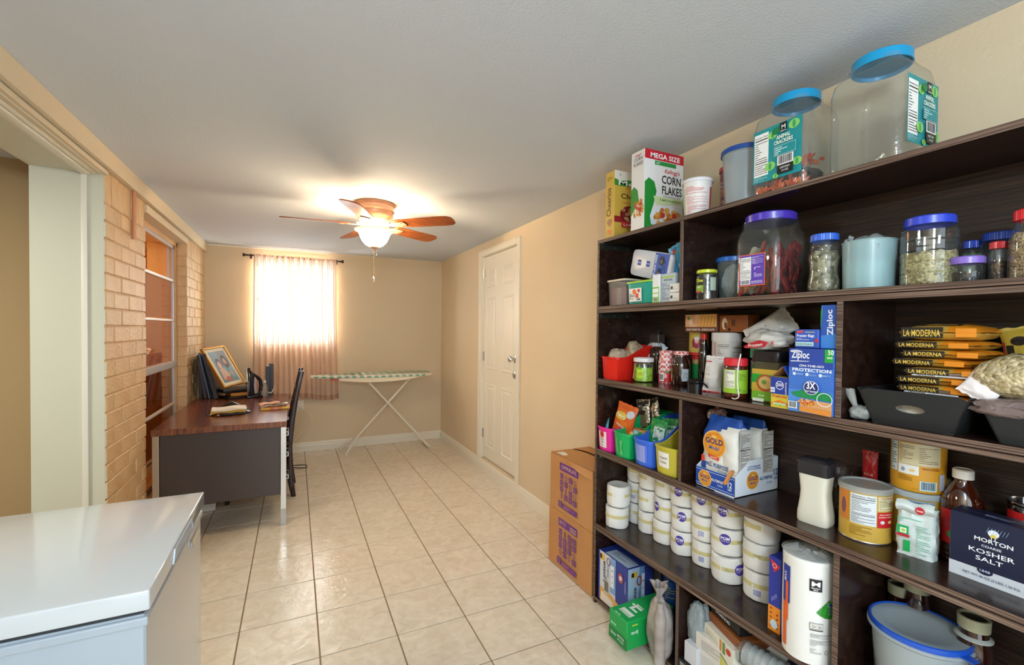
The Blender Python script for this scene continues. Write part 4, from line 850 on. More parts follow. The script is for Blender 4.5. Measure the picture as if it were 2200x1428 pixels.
s = .19; CP = [(.085, .0), (.094, .006), (.096, .02), (.096, .225), (.090, .255), (.072, .278), (.062, .285), (.062, .30)]
for k, (y, x, nm) in enumerate(((.955, 1.505, 'big square clear jar with blue lid and dried chillies on the top shelf'), (.712, 1.505, 'empty big square clear jar with a blue lid on the top shelf'))):
    t = put('square_jar', nm, 'jar', y, x, zt)
    b = MB(); b.lathe([(0, 0)] + CP, m_thin, 64, sq=6); b.build('jar_body', t, smooth=True)
    b = MB(); b.lathe([(.064, .302), (.067, .292), (.070, .292), (.070, .318), (.066, .321), (0, .321)], PL('#1496cc'), 40); b.lathe([(.069, .3015), (0, .3015)], PL('#3a86a8'), 40); b.build('lid', t, smooth=True)
    q = Art(((lambda u, v, n: (u, -.0965 - n, v)) if k == 0 else (lambda u, v, n: (.0965 + n, u, v)))); cracker(q, s) if k == 0 else cracker(q, s * .98); q.build(t)
r = random.Random(8); b = MB(); m_chi = M('dried_orange_chilli', '#c9411f', .3, col2='#e0702a', vs_=40, bump=.002, bs=80)
for k in range(75):
    a, rad = r.uniform(0, 2 * PI), r.random() ** .5; x, y, z = .075 * rad * math.cos(a), .075 * rad * math.sin(a), r.uniform(.014, .05)
    if x > .01 and k % 5 < 3: z = r.uniform(.05, .145)
    elif k % 2: y, x = -.080 + r.uniform(0, .012), r.uniform(-.08, .08); z = .014
    T = Matrix.Translation((x, y, z)) @ Matrix.Rotation(r.uniform(0, 6), 4, 'Z') @ Matrix.Rotation(r.uniform(-1, 1), 4, 'X'); b.lathe([(0, -.017), (.005, -.012), (.0085, 0), (.006, .01), (.002, .015), (0, .018)], m_chi, 8, sy=.7, T=T)
stuff(b.build('dried_chillies', loc=(1.505, .955, zt + .003), rz=RZ, smooth=True), 'orange dried chillies heaped in the square jar on the top shelf', 'chillies')
lump('plastic_bag', 'dark bag under the orange chillies inside the square jar', .965, 1.52, zt + .004, .080, .075, .045, M('dark_olive_film', '#2c261f', .2, bump=.003, bs=40), seed=4)
# ---------------------------------------------------------------- second board (z = 1.525)
za = LV['A']
def bin_walls(w, d, h, th_, mat, name, label, y, x, z, flare=.008, cat='bin', group=None, rim=None):
    t = put(name, label, cat, y, x, z, group=group); b = MB(); f = flare
    O_ = [(-w/2, -d/2), (w/2, -d/2), (w/2, d/2), (-w/2, d/2)]
    b.lathe([(0, 0), (.94, 0), (1, .004), (1.0 + f * 8, h), (1.0 + f * 8 + .03, h), (1.0 + f * 8 + .03, h - .006), (1.0 + f * 8, h - .006)], mat, 48, sq=8, sx=w / 2, sy=d / 2)
    b.lathe([(0, .002), (.93, .002), (.97, .006), (.97 + f * 8, h)], mat, 48, sq=8, sx=w / 2, sy=d / 2); b.build('bin_body', t, smooth=True)
    if rim: b = MB(); b.lathe([(1.0 + f * 8 + .01, h - .004), (1.0 + f * 8 + .06, h - .004), (1.0 + f * 8 + .06, h + .004), (1.0 + f * 8 - .03, h + .004)], rim, 48, sq=8, sx=w / 2, sy=d / 2); b.build('rim', t, smooth=True)
    return t
bin_walls(.135, .17, .125, .002, clear('cloudy_bin', '#eef0ee', .25, '#cfc8c0', .15), 'sweets_bin', 'cloudy clear bin of wrapped sweets in the top left compartment', 1.783, 1.515, za, rim=PL('#d9cdb4'))
rr = random.Random(5)
SW = [('pink', '#d98a9a'), ('white', '#e8e0e4'), ('dark rose', '#c9506a'), ('cream', '#e9d8b8'), ('pale green', '#b8d0b0'), ('orange', '#e09a5a')]
for k in range(6):
    c = SW[k][1]
    b = MB(); b.box(-.018, -.006, 0, .018, .006, .085, K(c)); o = b.build('sweet_packet', loc=(1.45 + .03 * (k // 3), 1.745 + .034 * (k % 3), za + .005), rz=RZ + rr.uniform(-.3, .3), bevel=.002)
    tag(o, 'small %s wrapped sweet packet standing in the cloudy clear bin' % SW[k][0], 'packet', 'sweet packets in the cloudy bin')
bt_ = bin_walls(.165, .16, .10, .002, PL('#12a08e', .3), 'teal_basket', 'teal plastic basket with a lime green rim in the top left compartment', 1.595, 1.490, za, rim=PL('#9acb3a'))
q = Art(lambda u, v, n: (u, -.0855 - n - .05 * (v - .03), v)); q.rect(-.062, .012, .022, .072, '#efeae6'); q.ell(-.025, .056, .013, .012, '#e8762a'); q.ell(.004, .060, .008, .008, '#c8283c'); q.rect(-.018, .028, .002, .048, '#e2562a'); q.lines(-.058, .022, -.022, .048, 5, '#333333', 3, .5); q.code(-.012, .015, .016, .026); q.build(bt_)
# tin of lens wipes leaning on the two bins
t = thing('wipes_tin', 'white and blue lens wipes tin resting tilted on the teal basket', 'tin'); t.location = (1.50, 1.615, za + .122); t.rotation_euler = (Matrix.Rotation(RZ, 3, 'Z') @ Matrix.Rotation(D(14), 3, 'Y')).to_euler()
b = MB(); w_, h_ = .265, .125
b.lathe([(0, -.022), (1, -.022), (1, .022), (0, .022)], K('#d3d8e2', .3), 48, sq=10, sx=w_ / 2, sy=h_ / 2, T=Matrix.Translation((0, 0, h_ / 2)) @ Matrix.Rotation(PI / 2, 4, 'X')); b.build('tin_body', t, bevel=.003, bseg=2, smooth=True)
q = Art(lambda u, v, n: (u - w_ / 2, -.0222 - n, v)); q.rect(.155, .004, .245, h_ - .004, '#2f5fc0'); q.rect(.245, .008, .260, h_ - .008, '#e4e6ec')
for x in (.045, .105): q.rect(x, .052, x + .024, .078, '#1c46a8'); q.rect(x + .002, .0632, x + .022, .0668, '#d3d8e2')
q.text('100 LENS WIPES', .172, .062, .013, '#f0f4fa', w=.10, rot=PI / 2, bold=1)
q.ell(.200, .085, .016, .018, '#181a20'); q.ell(.200, .085, .008, .009, '#565c68'); q.rect(.188, .092, .212, .106, '#101216'); q.ring(.222, .072, .010, .014, .002, '#0c1a40'); q.ring(.222, .042, .010, .014, .002, '#0c1a40'); q.ell(.196, .040, .009, .016, '#14161c'); q.ell(.196, .028, .008, .008, '#8a5a3a'); q.build(t)
def med(q, w, h): q.rect(0, 0, w, h * .55, '#78c41e'); q.rect(w * .1, h * .35, w * .9, h * .5, '#efefef'); q.rect(w * .1, h * .2, w * .9, h * .32, '#efefef'); q.code(w * .2, h * .03, w * .8, h * .17)
carton('medicine_carton', 'tall narrow white and lime green carton beside the teal basket', 1.487, 1.45, za, .042, .09, .122, '#e6e8ea', F=med)
def med2(q, w, h): q.rect(0, h * .85, w, h * .9, '#a8c43a'); q.text('MEDICINE', w * .5, h * .74, h * .07, '#5a6a78', w=w * .6); q.lines(w * .08, h * .08, w * .92, h * .68, 14, '#6a7684', 5, .4)
carton('medicine_carton', 'pale grey carton with small print between the green and stacked white cartons', 1.421, 1.46, za, .078, .10, .120, '#b4c0cc', F=med2)
for k in range(2):
    carton('pill_carton', ('small white pill carton, the lower of two by the divider', 'small white pill carton, the upper of two by the divider')[k], 1.378, 1.40 + .018 + k * .001, za + k * .038, .058, .026, .036, '#dcdad6', F=lambda q, w, h: (q.rect(w * .1, h * .35, w * .3, h * .7, '#4a4440'), q.lines(w * .4, h * .3, w * .9, h * .5, 2, '#9a948c', 3, .3)))
carton('leaflet_carton', 'white carton with faint print standing against the divider', 1.385, 1.54, za, .068, .05, .185, '#d8dade', F=lambda q, w, h: (q.text('WELLNESS', w * .5, h * .8, .008, '#8a8f98', w=w * .7), q.lines(w * .1, h * .3, w * .9, h * .7, 8, '#b0b4ba', 3, .3)))
pillow('snack_pouch', 'light blue pouch with fruit pictures leaning in the top left compartment', 1.418, 1.505, za + .12, .105, .150, .016, K('#3fa0d8', .25), seal=.05, rot=(0, -.35, 0), wr=.002,
       art=lambda q, w, h: (q.poly([(w * .35, h * .3), (w * .95, h * .1), (w * .95, h * .9), (w * .45, h * .95)], '#b9cfe0'), q.ell(w * .3, h * .8, .011, .013, '#b02a2c'), q.ell(w * .5, h * .72, .006, .007, '#3a9a3a'), q.ell(w * .85, h * .62, .010, .012, '#a83a4a'), q.text('SLEEPING AID', w * .32, h * .3, .008, '#1a3a7a', w=h * .5, rot=PI / 2), q.rect(w * .5, h * .15, w * .68, h * .32, '#1a2f7a')))
def olive(q): q.rect(-.048, .03, -.012, .092, '#1c2414'); q.text('Olive', -.030, .068, .014, '#d9dc3a', w=.032, bold=1.2); q.rect(-.048, .030, -.012, .056, '#7a9a28'); q.text('GARY', -.03, .045, .008, '#e4e4c0', w=.024); q.rect(-.048, .028, -.02, .033, '#c4242c'); q.rect(.012, .035, .036, .085, '#aab8a8')
jar('olive_jar', 'small glass jar with a yellow lid beside the divider', 1.258, 1.45, za, [(.036, 0), (.040, .005), (.040, .088), (.036, .098), (.034, .104)], m_jar, (.038, .104, .013, '#c9d02e', 0), art=olive, a0=.72)
fillin('steel_spice_tube', 'shiny foil packed inside the yellow lidded jar', 'foil', 1.256, 1.452, za, [(.016, .004), (.017, .10)], M('crumpled_foil', '#b9bec4', .2, .9, bump=.003, bs=90), rough_top=.003)
jar('food_tub', 'clear tub with a blue lid holding a knotted film bag', 1.222, 1.555, za, [(.048, 0), (.050, .004), (.060, .155)], clear('tub_clear', '#f2f6f6', .22, '#bccaca', .08), (.064, .150, .018, '#1f66c4', 0), cat='tub', a0=.7, body='tub_body', art=lambda q: (q.rect(.018, .05, .046, .098, '#141414'), q.rect(.02, .075, .044, .088, '#c8283c'), q.rect(.018, .036, .046, .05, '#d0d0d0')))
lump('film_bag', 'crumpled clear film bag inside the blue lidded tub', 1.222, 1.555, za + .006, .040, .040, .066, M('white_film', '#c4c8cc', .2, bump=.006, bs=60), seed=6)
# big purple-lidded jar of peppers
def nutjar(q): 
    w, h = .098, .108; q.rect(-w / 2, .035, w / 2, .035 + h, '#e2672a'); q.rect(-w / 2 + .003, .038, w / 2 - .003, .032 + h, '#5e3fb0'); q.facts(-w / 2 + .005, .056, -.002, .030 + h - .004); q.code(-w / 2 + .008, .040, -.004, .055)
    q.lines(.002, .108, w / 2 - .006, .134, 9, '#c9bce6', 2, .5); q.lines(.010, .088, w / 2 - .012, .098, 3, '#f0ecf8', 4, .5); q.lines(.010, .064, w / 2 - .008, .080, 3, '#e0d8f0', 5, .4); q.lines(.0, .042, w / 2 - .006, .052, 3, '#e0d8f0', 6, .4)
t = put('pepper_jar', 'large square jar with a purple lid and dried red peppers', 'jar', 1.030, 1.495, za)
b = MB(); b.lathe([(0, 0), (.076, 0), (.086, .008), (.088, .02), (.088, .185), (.084, .215), (.074, .235), (.072, .25), (.072, .262)], m_jar, 56, sq=4.5); b.build('jar_body', t, smooth=True)
b = MB(); b.lathe([(.073, .262), (.076, .256), (.079, .258), (.080, .280), (.076, .284), (0, .284)], PL('#4a36b0', .25), 40); b.lathe([(.078, .255), (0, .2545)], PL('#2e2270'), 40); b.build('lid', t, smooth=True)
q = Art(lambda u, v, n: (u - .004, -.0885 - n, v)); nutjar(q); q.build(t)
b = MB(); m_red = M('dried_red_pepper', '#5e0d10', .3, col2='#8e1a18', vs_=40, bump=.002, bs=80); r = random.Random(3)
for k in range(60):
    x, y, z = r.uniform(.015, .072), r.uniform(-.072, .06), r.uniform(.03, .165)
    if k % 4 == 0: x = r.uniform(-.07, .07); z = r.uniform(.015, .04)
    T = Matrix.Translation((x, y, z)) @ Matrix.Rotation(r.uniform(-.4, .4), 4, 'X') @ Matrix.Rotation(r.uniform(-.4, .4), 4, 'Y'); b.lathe([(0, -.03), (.004, -.024), (.0085, 0), (.007, .02), (.002, .026), (0, .03)], m_red, 8, T=T)
stuff(b.build('dried_peppers', loc=(1.495, 1.030, za + .002), rz=RZ, smooth=True), 'dark red dried peppers packed in the purple lidded jar', 'peppers')
lump('film_bag', 'clear crinkled bag filling the left of the purple lidded jar', 1.075, 1.49, za + .006, .030, .06, .085, M('tan_film', '#a58a68', .25, col2='#c9beb0', vs_=20, bump=.006, bs=60), seed=9)
b = MB(); r = random.Random(2)
for k in range(26): a = r.uniform(0, 6.28); b.tube([(-.06 + r.uniform(-.01, .02), -.078 + .01 * r.random(), .01 + .004 * k * r.random()), (-.03 + .02 * math.cos(a), -.07, .02 + .05 * r.random()), (-.05 + .03 * r.random(), -.06, .03 + .06 * r.random())], .0015, K('#b8732c'), 5)
stuff(b.build('dried_stems', loc=(1.495, 1.030, za + .003), rz=RZ), 'thin brown dried stems at the base of the purple lidded jar', 'stems')
jar('coffee_jar', 'waisted clear jar with a ridged blue lid holding dry herbs', .832, 1.462, za, [(.040, 0), (.043, .006), (.043, .03), (.038, .06), (.039, .085), (.043, .11), (.040, .122), (.036, .126), (.038, .132), (.037, .152), (.034, .156)], m_jar, (.037, .156, .021, '#2f62cc', 36))
m_herb = grains('dry_herb_bits', ['#6f6650', '#8f876c', '#a59c80', '#57503c'], 90, .8, .004)
fillin('dried_herbs', 'grey green dried herbs in the waisted blue lidded jar', 'herbs', .832, 1.462, za, [(.036, .004), (.040, .008), (.040, .028), (.035, .06), (.036, .085), (.039, .105), (.034, .125)], m_herb)
jar('dark_bottle', 'narrow black bottle wedged behind the waisted jar', .832, 1.585, za, [(.016, 0), (.018, .004), (.018, .12), (.010, .14)], K('#14161a', .2), (.011, .14, .03, '#5a6a70', 0), cat='bottle', art=lambda q: q.text('LAVEL', 0, .06, .012, '#b0b4c0', w=.05, rot=-PI / 2), a0=.5, body='bottle_body')
jar('open_tub', 'translucent straight tub lined with a pale film bag', .722, 1.482, za, [(.056, 0), (.060, .004), (.063, .135), (.065, .136), (.065, .138)], clear('frosted_tub', '#e4f2f4', .75, '#a8c8cc', .3), cat='tub', body='tub_body')
fillin('tub_contents', 'pale blue green contents of the film lined tub', 'food', .722, 1.482, za, [(.052, .004), (.057, .010), (.058, .08)], M('pale_blue_bits', '#9cc4c8', .5, col2='#c9d6d4', vs_=30, bump=.004, bs=60))
lump('film_bag', 'pale crumpled film bag bulging over the straight tub', .715, 1.482, za + .085, .052, .052, .036, clear('pale_film', '#e8eeee', .5, '#c4cccc', .15, wrinkle=.005, wscale=40), seed=12, amp=.15)
b = MB(); b.grid(lambda u, v: Vector((-.058 + .022 * u + .004 * math.sin(v * 6), -.02 + .006 * math.sin(u * 7), .043 + .034 * v * (1 - .5 * abs(u - .6)))), 8, 6, clear('pale_film', '#e8eeee')); b.build('film_ear', COL.objects[-1].parent, smooth=True)
def ribbed(r0, n, step, z0): 
    P = [(r0 - .004, 0), (r0, .004)]
    for i in range(n): zz = z0 + i * step; P += [(r0, zz + .002), (r0, zz + step - .005), (r0 - .0022, zz + step - .0025), (r0, zz + step)]
    return P
jar('ribbed_jar', 'ribbed clear jar with a wide blue lid, half full of seeds', .590, 1.492, za, ribbed(.058, 5, .0275, .008) + [(.055, .152), (.049, .157)], m_jar, (.052, .157, .022, '#3246c4', 0))
m_seed = grains('pale_seeds', ['#8a7a4e', '#a8986a', '#c4b88a', '#6a5c3a', '#b8a878'], 170, .7, .003)
fillin('pale_seeds', 'greenish brown seeds half filling the ribbed jar', 'seeds', .590, 1.492, za, [(.052, .004), (.055, .008), (.055, .085)], m_seed, rough_top=.012)
jar('spice_bottle', 'small bottle with a blue cap behind the ribbed jar', .552, 1.625, za, [(.020, 0), (.022, .004), (.022, .095), (.016, .105)], m_jar, (.018, .105, .020, '#1f3fae', 30), cat='bottle', body='bottle_body')
fillin('bay_leaves', 'green dried leaves in the small blue capped bottle', 'herbs', .552, 1.625, za, [(.017, .004), (.019, .09)], grains('leaf_bits', ['#4a6a3a', '#6a8a52', '#8aa070'], 60, .7, .004))
jar('bean_jar', 'short jar with a lilac lid over black beans', .515, 1.492, za, [(.030, 0), (.032, .004), (.032, .042), (.029, .048)], m_jar, (.033, .048, .018, '#8a6cc8', 0))
m_bean = grains('black_beans', ['#120d0c', '#1c1412', '#241a16'], 190, .25, .004)
fillin('black_beans', 'black beans in the short lilac lidded jar', 'beans', .515, 1.492, za, [(.027, .003), (.029, .028)], m_bean)
jar('sloped_jar', 'sloping clear jar with a ridged blue lid behind the red capped bottle', .495, 1.615, za, [(.044, 0), (.048, .004), (.048, .07), (.034, .11), (.031, .115)], m_jar, (.033, .115, .020, '#1c44b4', 44))
fillin('dark_beans', 'dark beans in the sloping blue lidded jar', 'beans', .495, 1.615, za, [(.042, .004), (.044, .055)], m_bean)
jar('spice_bottle', 'slim bottle with a red cap of brown cloves', .466, 1.508, za, [(.014, 0), (.016, .003), (.016, .072), (.013, .08)], m_jar, (.015, .08, .017, '#c02a2c', 30), cat='bottle', body='bottle_body')
fillin('brown_cloves', 'brown cloves in the slim red capped bottle', 'spice', .466, 1.508, za, [(.012, .003), (.0135, .05)], grains('clove_bits', ['#2a1a10', '#4a3020', '#6a4a30'], 200, .7, .004))
jar('ribbed_jar', 'ribbed clear jar with a red ridged lid full of pale grain', .400, 1.500, za, ribbed(.046, 3, .027, .006) + [(.046, .092), (.038, .125), (.036, .135)], m_jar, (.039, .135, .024, '#d82a2c', 44))
fillin('pale_grain', 'pale brown grain filling the red lidded jar', 'grain', .400, 1.500, za, [(.041, .004), (.043, .008), (.043, .09), (.038, .105)], grains('cumin_bits', ['#8f7350', '#b0946c', '#c8ae88', '#6f5638'], 260, .7, .003))
# ---------------------------------------------------------------- third board (z = 1.16)
zb = LV['B']
def book_bin(name, label, y, x, z, w, d, c, hf=.118, hb=.190, art=None, cat='bin', group=None, rz=0):
    """long bin: low front, side rims that sweep up to a high back, rounded lip"""
    t = put(name, label, cat, y, x, z, rz, group); m = PL(c, .35); b = MB(); th_ = .0022
    def hgt(s): 
        s = min(max(s, 0), 1); k = max(0, (s - .12) / .70); k = min(k, 1); return hf + (hb - hf) * (k * k * (3 - 2 * k))
    n = 20
    def ring(s, inset, z_, out):
        y_ = -d / 2 + d * s; fl = out * .006
        return y_, fl
    # profile walk around the rim: front, right, back, left
    path = []
    for i in range(6): u = i / 5; path.append((-w / 2 + w * u, -d / 2 - .012 * math.sin(PI * u), 0, -1, 0))
    for i in range(n): s = (i + .5) / n; path.append((w / 2, -d / 2 + d * s, 1, 0, s))
    for i in range(4): u = i / 3; path.append((w / 2 - w * u, d / 2, 0, 1, 1))
    for i in range(n): s = 1 - (i + .5) / n; path.append((-w / 2, -d / 2 + d * s, -1, 0, s))
    taper = .90; rows = []
    def pt(p, k, off):
        x_, y_, nx, ny, s = p; h = hgt(s) if abs(nx) or ny > 0 else hf
        sc2 = taper + (1 - taper) * k; return b.bm.verts.new(((x_ + nx * off) * sc2, (y_ + ny * off) * (taper * .5 + .5 + (.5 - taper * .5) * k), h * k))
    R_ = [[pt(p, k, o) for p in path] for k, o in ((0, 0), (.04, .001), (.90, .001), (.91, .005), (1.0, .005), (1.0, -.001), (.5, -th_), (.03, -th_))]
    N_ = len(path)
    for A, B in zip(R_, R_[1:]):
        for i in range(N_): b.face([A[i], A[(i+1) % N_], B[(i+1) % N_], B[i]], m)
    b.face(R_[0][::-1], m); b.face(R_[-1], m)
    b.build('bin_body', t, smooth=True, sharp=50)
    if art: q = Art(lambda u, v, n_: ((u - w / 2) * (.9 + .1 * v / hf), (-d / 2 - .012 * math.sin(PI * min(max(u / w, 0), 1))) * (.95 + .05 * v / hf) - .0028 - n_, v), step=.006); art(q, w, hf); q.build(t)
    return t
book_bin('red_bin', 'red plastic bin of bagged dry goods at the left end of the middle shelf', 1.800, 1.535, zb, .118, .255, '#dc2418', .112, .170)
lump('pasta_bag', 'clear bag of pale pasta in the red bin', 1.822, 1.485, zb + .035, .045, .055, .060, M('pasta_film', '#b59a7c', .22, col2='#d6c6b4', vs_=45, bump=.006, bs=60), seed=2)
lump('biscuit_bag', 'clear bag of brown biscuits near the back of the red bin', 1.790, 1.555, zb + .06, .042, .05, .065, M('biscuit_film', '#8c6a48', .2, col2='#c8b49a', vs_=30, bump=.006, bs=50), seed=5)
pillow('flour_packet', 'white packet with blue print leaning at the back of the red bin', 1.765, 1.60, zb + .10, .10, .12, .02, K('#c6d0da', .35), rot=(-.5, .6, 0), art=lambda q, w, h: (q.rect(w * .3, h * .4, w * .5, h * .6, '#2a5fb0'), q.rect(w * .55, h * .45, w * .75, h * .6, '#3a74c0')), seed=3)
pillow('seed_packet', 'dark transparent packet poking out behind the blue printed one', 1.735, 1.64, zb + .13, .11, .11, .018, M('dark_seed_film', '#4a4238', .2, bump=.003, bs=60), rot=(-.3, -.5, 0), seed=8)
t = put('flap_canister', 'dark clear canister with a raised square black cap by the red bin', 'canister', 1.715, 1.635, zb)
b = MB(); b.lathe([(0, 0), (.034, 0), (.036, .006), (.036, .135), (.028, .155), (.014, .165), (.014, .18), (0, .18)], clear('smoke_jar', '#8a7a6a', .3, '#6a5040'), 32); b.build('canister_body', t, smooth=True)
b = MB(); b.box(-.032, -.022, .185, .032, .022, .228, K('#3a302c', .3)); b.build('cap', t, bevel=.003)
b = MB(); b.box(-.018, -.018, .165, .018, .018, .185, K('#c9ccd0', .3)); b.build('collar', t, bevel=.002)
def candy_art(q):
    for k, a in enumerate((-.022, .004, .030, .048)): q.ell(a, .078, .0085, .008, '#2c2440', 14); q.lines(a - .006, .0775, a + .006, .0795, 1, '#d8d8e8', k)
    q.rect(-.02, .02, .012, .06, '#b6dc3c'); q.text('LOU', -.004, .035, .014, '#b04428', w=.02)
jar('candy_jar', 'short clear jar with a white lid full of lime green wrappers', 1.660, 1.500, zb, [(.042, 0), (.046, .005), (.046, .088), (.043, .096)], m_jar, (.047, .096, .019, '#e4e0e0', 0), a0=.6, art=candy_art)
fillin('green_wrappers', 'lime green wrapped sweets in the white lidded jar', 'sweets', 1.660, 1.500, zb, [(.040, .004), (.0435, .008), (.043, .082)], M('lime_wrappers', '#7fb51c', .25, col2='#b7dc3e', vs_=50, bump=.006, bs=50))
b = MB(); rr = random.Random(2)
for k in range(7): y_ = -.03 + k * .008; T = Matrix.Rotation(rr.uniform(-.15, .15), 4, 'Y'); b.box(-.042 + k * .001, y_, .006, -.036 + k * .001, y_ + .006, .080, K('#c8402c' if k % 2 else '#e0b8a0'), T)
tag(b.build('striped_sticks', loc=(1.500, 1.660, zb + .002), rz=RZ), 'red striped sweet sticks against the side of the lime filled jar', 'sweets')
def gingham():
    m, nt, bs_ = nodes('gingham_print'); mp = coords(nt); w1 = nt.nodes.new('ShaderNodeTexChecker'); w1.inputs['Scale'].default_value = 170; w1.inputs[1].default_value = lin('#c8202a'); w1.inputs[2].default_value = lin('#e88a88')
    w2 = nt.nodes.new('ShaderNodeTexChecker'); w2.inputs['Scale'].default_value = 85; w2.inputs[1].default_value = (0, 0, 0, 1); w2.inputs[2].default_value = (1, 1, 1, 1); nt.links.new(mp.outputs[0], w1.inputs[0]); nt.links.new(mp.outputs[0], w2.inputs[0])
    mx = nt.nodes.new('ShaderNodeMix'); mx.data_type = 'RGBA'; mx.inputs['Factor'].default_value = .5; nt.links.new(w2.outputs[1], mx.inputs['Factor']); nt.links.new(w1.outputs[0], mx.inputs['A']); mx.inputs['B'].default_value = lin('#f2dcd8'); nt.links.new(mx.outputs['Result'], bs_.inputs['Base Color']); bs_.inputs['Roughness'].default_value = .35; return m
m_ging = gingham()
jar('jam_jar', 'jam jar wrapped in red gingham print with a strawberry label', 1.588, 1.575, zb, [(.034, 0), (.038, .006), (.038, .05), (.037, .10), (.032, .125), (.030, .135)], m_ging, None, a0=.6,
    art=lambda q: (q.rect(-.05, .006, .06, .045, '#c81e2a'), q.rect(-.028, .010, -.004, .048, '#ece8e4'), q.code(-.026, .012, -.006, .044), q.ell(.014, .040, .012, .014, '#d8202c', 14), q.ell(.002, .034, .008, .010, '#e4b0a8', 12), q.ell(.026, .052, .010, .005, '#2c7a3a', 10), q.ell(.008, .054, .008, .005, '#3a8a44', 10)))
t = COL.objects[-1].parent; lidmb(.034, .134, .017, m_ging).build('lid', t, smooth=True)
jar('syrup_bottle', 'brown glass bottle with a gingham lid in front of the green can', 1.486, 1.560, zb, [(.036, 0), (.040, .006), (.040, .085), (.036, .108), (.026, .128), (.026, .138)], M('brown_glass', '#2a0f08', .06, coat=1), None, cat='bottle', a0=.65, body='bottle_body',
    art=lambda q: (q.rect(.008, .022, .040, .076, '#b9c2cc'), q.lines(.010, .026, .038, .072, 8, '#5a6070', 4, .35), q.rect(-.052, .018, -.040, .080, '#d9662c'), q.rect(-.052, .03, -.040, .05, '#e8dcc8')))
t = COL.objects[-1].parent; lidmb(.032, .137, .016, m_ging).build('lid', t, smooth=True)
jar('creamer_bottle', 'green labelled bottle with a red top behind the brown bottle', 1.455, 1.640, zb, [(.028, 0), (.030, .004), (.030, .115), (.030, .12)], M('tan_plastic', '#b99a68', .3), (.033, .118, .018, '#c41c28', 0), cat='bottle', a0=.6, body='bottle_body', art=lambda q: (q.rect(-.04, .012, .045, .098, '#148a44'), q.text('NON DAIRY', .018, .05, .009, '#c8d83a', w=.05, rot=PI / 2), q.rect(.034, .01, .045, .10, '#d8b0a8')))
jar('snack_tin', 'yellow tin with an oval picture standing on the green labelled bottle', 1.460, 1.640, zb + .137, [(.040, 0), (.042, .002), (.042, .102), (.040, .104)], K('#b39a44', .35), None, cat='tin', a0=.6, body='tin_body', art=lambda q: (q.ell(-.004, .056, .022, .026, '#8e1a3a'), q.ell(-.004, .064, .009, .012, '#c9a48c'), q.ell(-.004, .074, .012, .008, '#c8c4bc'), q.poly([(-.024, .034), (.016, .034), (.010, .052), (-.018, .052)], '#1c2418'), q.rect(-.05, 0, .05, .012, '#c41c2a')))
jar('sauce_bottle', 'tall dark sauce bottle with a red cap behind the black lid', 1.396, 1.600, zb, [(.020, 0), (.022, .004), (.022, .13), (.018, .165), (.011, .185), (.0105, .21)], M('soy_glass', '#140a08', .05, coat=1), (.013, .208, .026, '#c8222a', 0), cat='bottle', body='bottle_body')
t = put('travel_cup_lid', 'black screw lid lying on the shelf in front of the sauce bottle', 'lid', 1.345, 1.500, zb)
lidmb(.035, 0, .030, K('#101114', .3), 0).build('lid_body', t, smooth=True); b = MB(); b.lathe([(.028, .030), (.034, .032), (.034, .042), (.026, .046), (0, .047)], K('#101114', .3), 32); b.build('lid_rim', t, smooth=True)
b = MB(); b.tube(curve_pts([(.02, -.03, .04), (.045, -.038, .045), (.06, -.02, .03), (.062, .0, .012)], 4), .006, K('#17181c', .25), 8, .5); b.build('carry_loop', t, smooth=True)
tb = M('tea_box_print', '#c98a5a', .3, col2='#e0b890', vs_=30)
def tea(q, w, h): q.rect(0, h * .28, w, h, tb); q.rect(w * .45, h * .28, w, h, '#d8a45a'); [q.poly([(w * (.5 + .1 * k), h * .3), (w * (.56 + .1 * k), h * .98), (w * (.585 + .1 * k), h * .98), (w * (.525 + .1 * k), h * .3)], '#c97a30', False) for k in range(5)]; q.up(); q.ell(w * .12, h * .8, w * .04, h * .12, '#5a8a3a', 10); q.ell(w * .2, h * .55, w * .07, h * .18, '#e0c0a8', 12); q.text('HONEY GINGER TEA - GINSENG FLAVOR', w * .5, h * .07, h * .12, '#ece0d8', w=w * .9)
carton('tea_carton', 'ginger tea carton lying on top of the nutrition labelled tub', 1.385, 1.600, zb + .241, .165, .075, .074, '#6a3a28', F=tea)
carton('orange_carton', 'brown orange carton lying beside the ginger tea carton', 1.235, 1.610, zb + .241, .128, .072, .068, '#7a4018', F=lambda q, w, h: (q.rect(w * .02, h * .02, w * .98, h * .98, '#8a4a1c'), q.ell(w * .2, h * .5, w * .10, h * .36, '#d8c8a8', 14), q.ell(w * .24, h * .4, w * .05, h * .2, '#6a3414', 12), q.text('8', w * .52, h * .35, h * .4, '#3a1c10'), q.ell(w * .38, h * .15, w * .05, h * .1, '#1a1210', 12)))
jar('protein_tub', 'white tub with a nutrition panel under the tea carton', 1.283, 1.600, zb, [(.052, 0), (.056, .004), (.056, .205)], K('#c6c0bc', .4), (.058, .205, .034, '#cfc9c6', 0), cat='tub', body='tub_body', a0=.78,
    art=lambda q: (q.facts(-.046, .09, .006, .200, bg='#cfc9c4'), q.rect(-.060, .05, -.048, .2, '#b08a88'), q.text("IT'S NATURAL", .034, .175, .006, '#3a3a3a', w=.036), q.lines(.014, .145, .052, .165, 3, '#6a6a6a', 3, .3), q.rect(.012, .098, .060, .130, '#15171c'), q.ell(.022, .114, .006, .007, '#8a9098', 14), q.lines(.032, .102, .056, .126, 5, '#8a9098', 4, .4)))
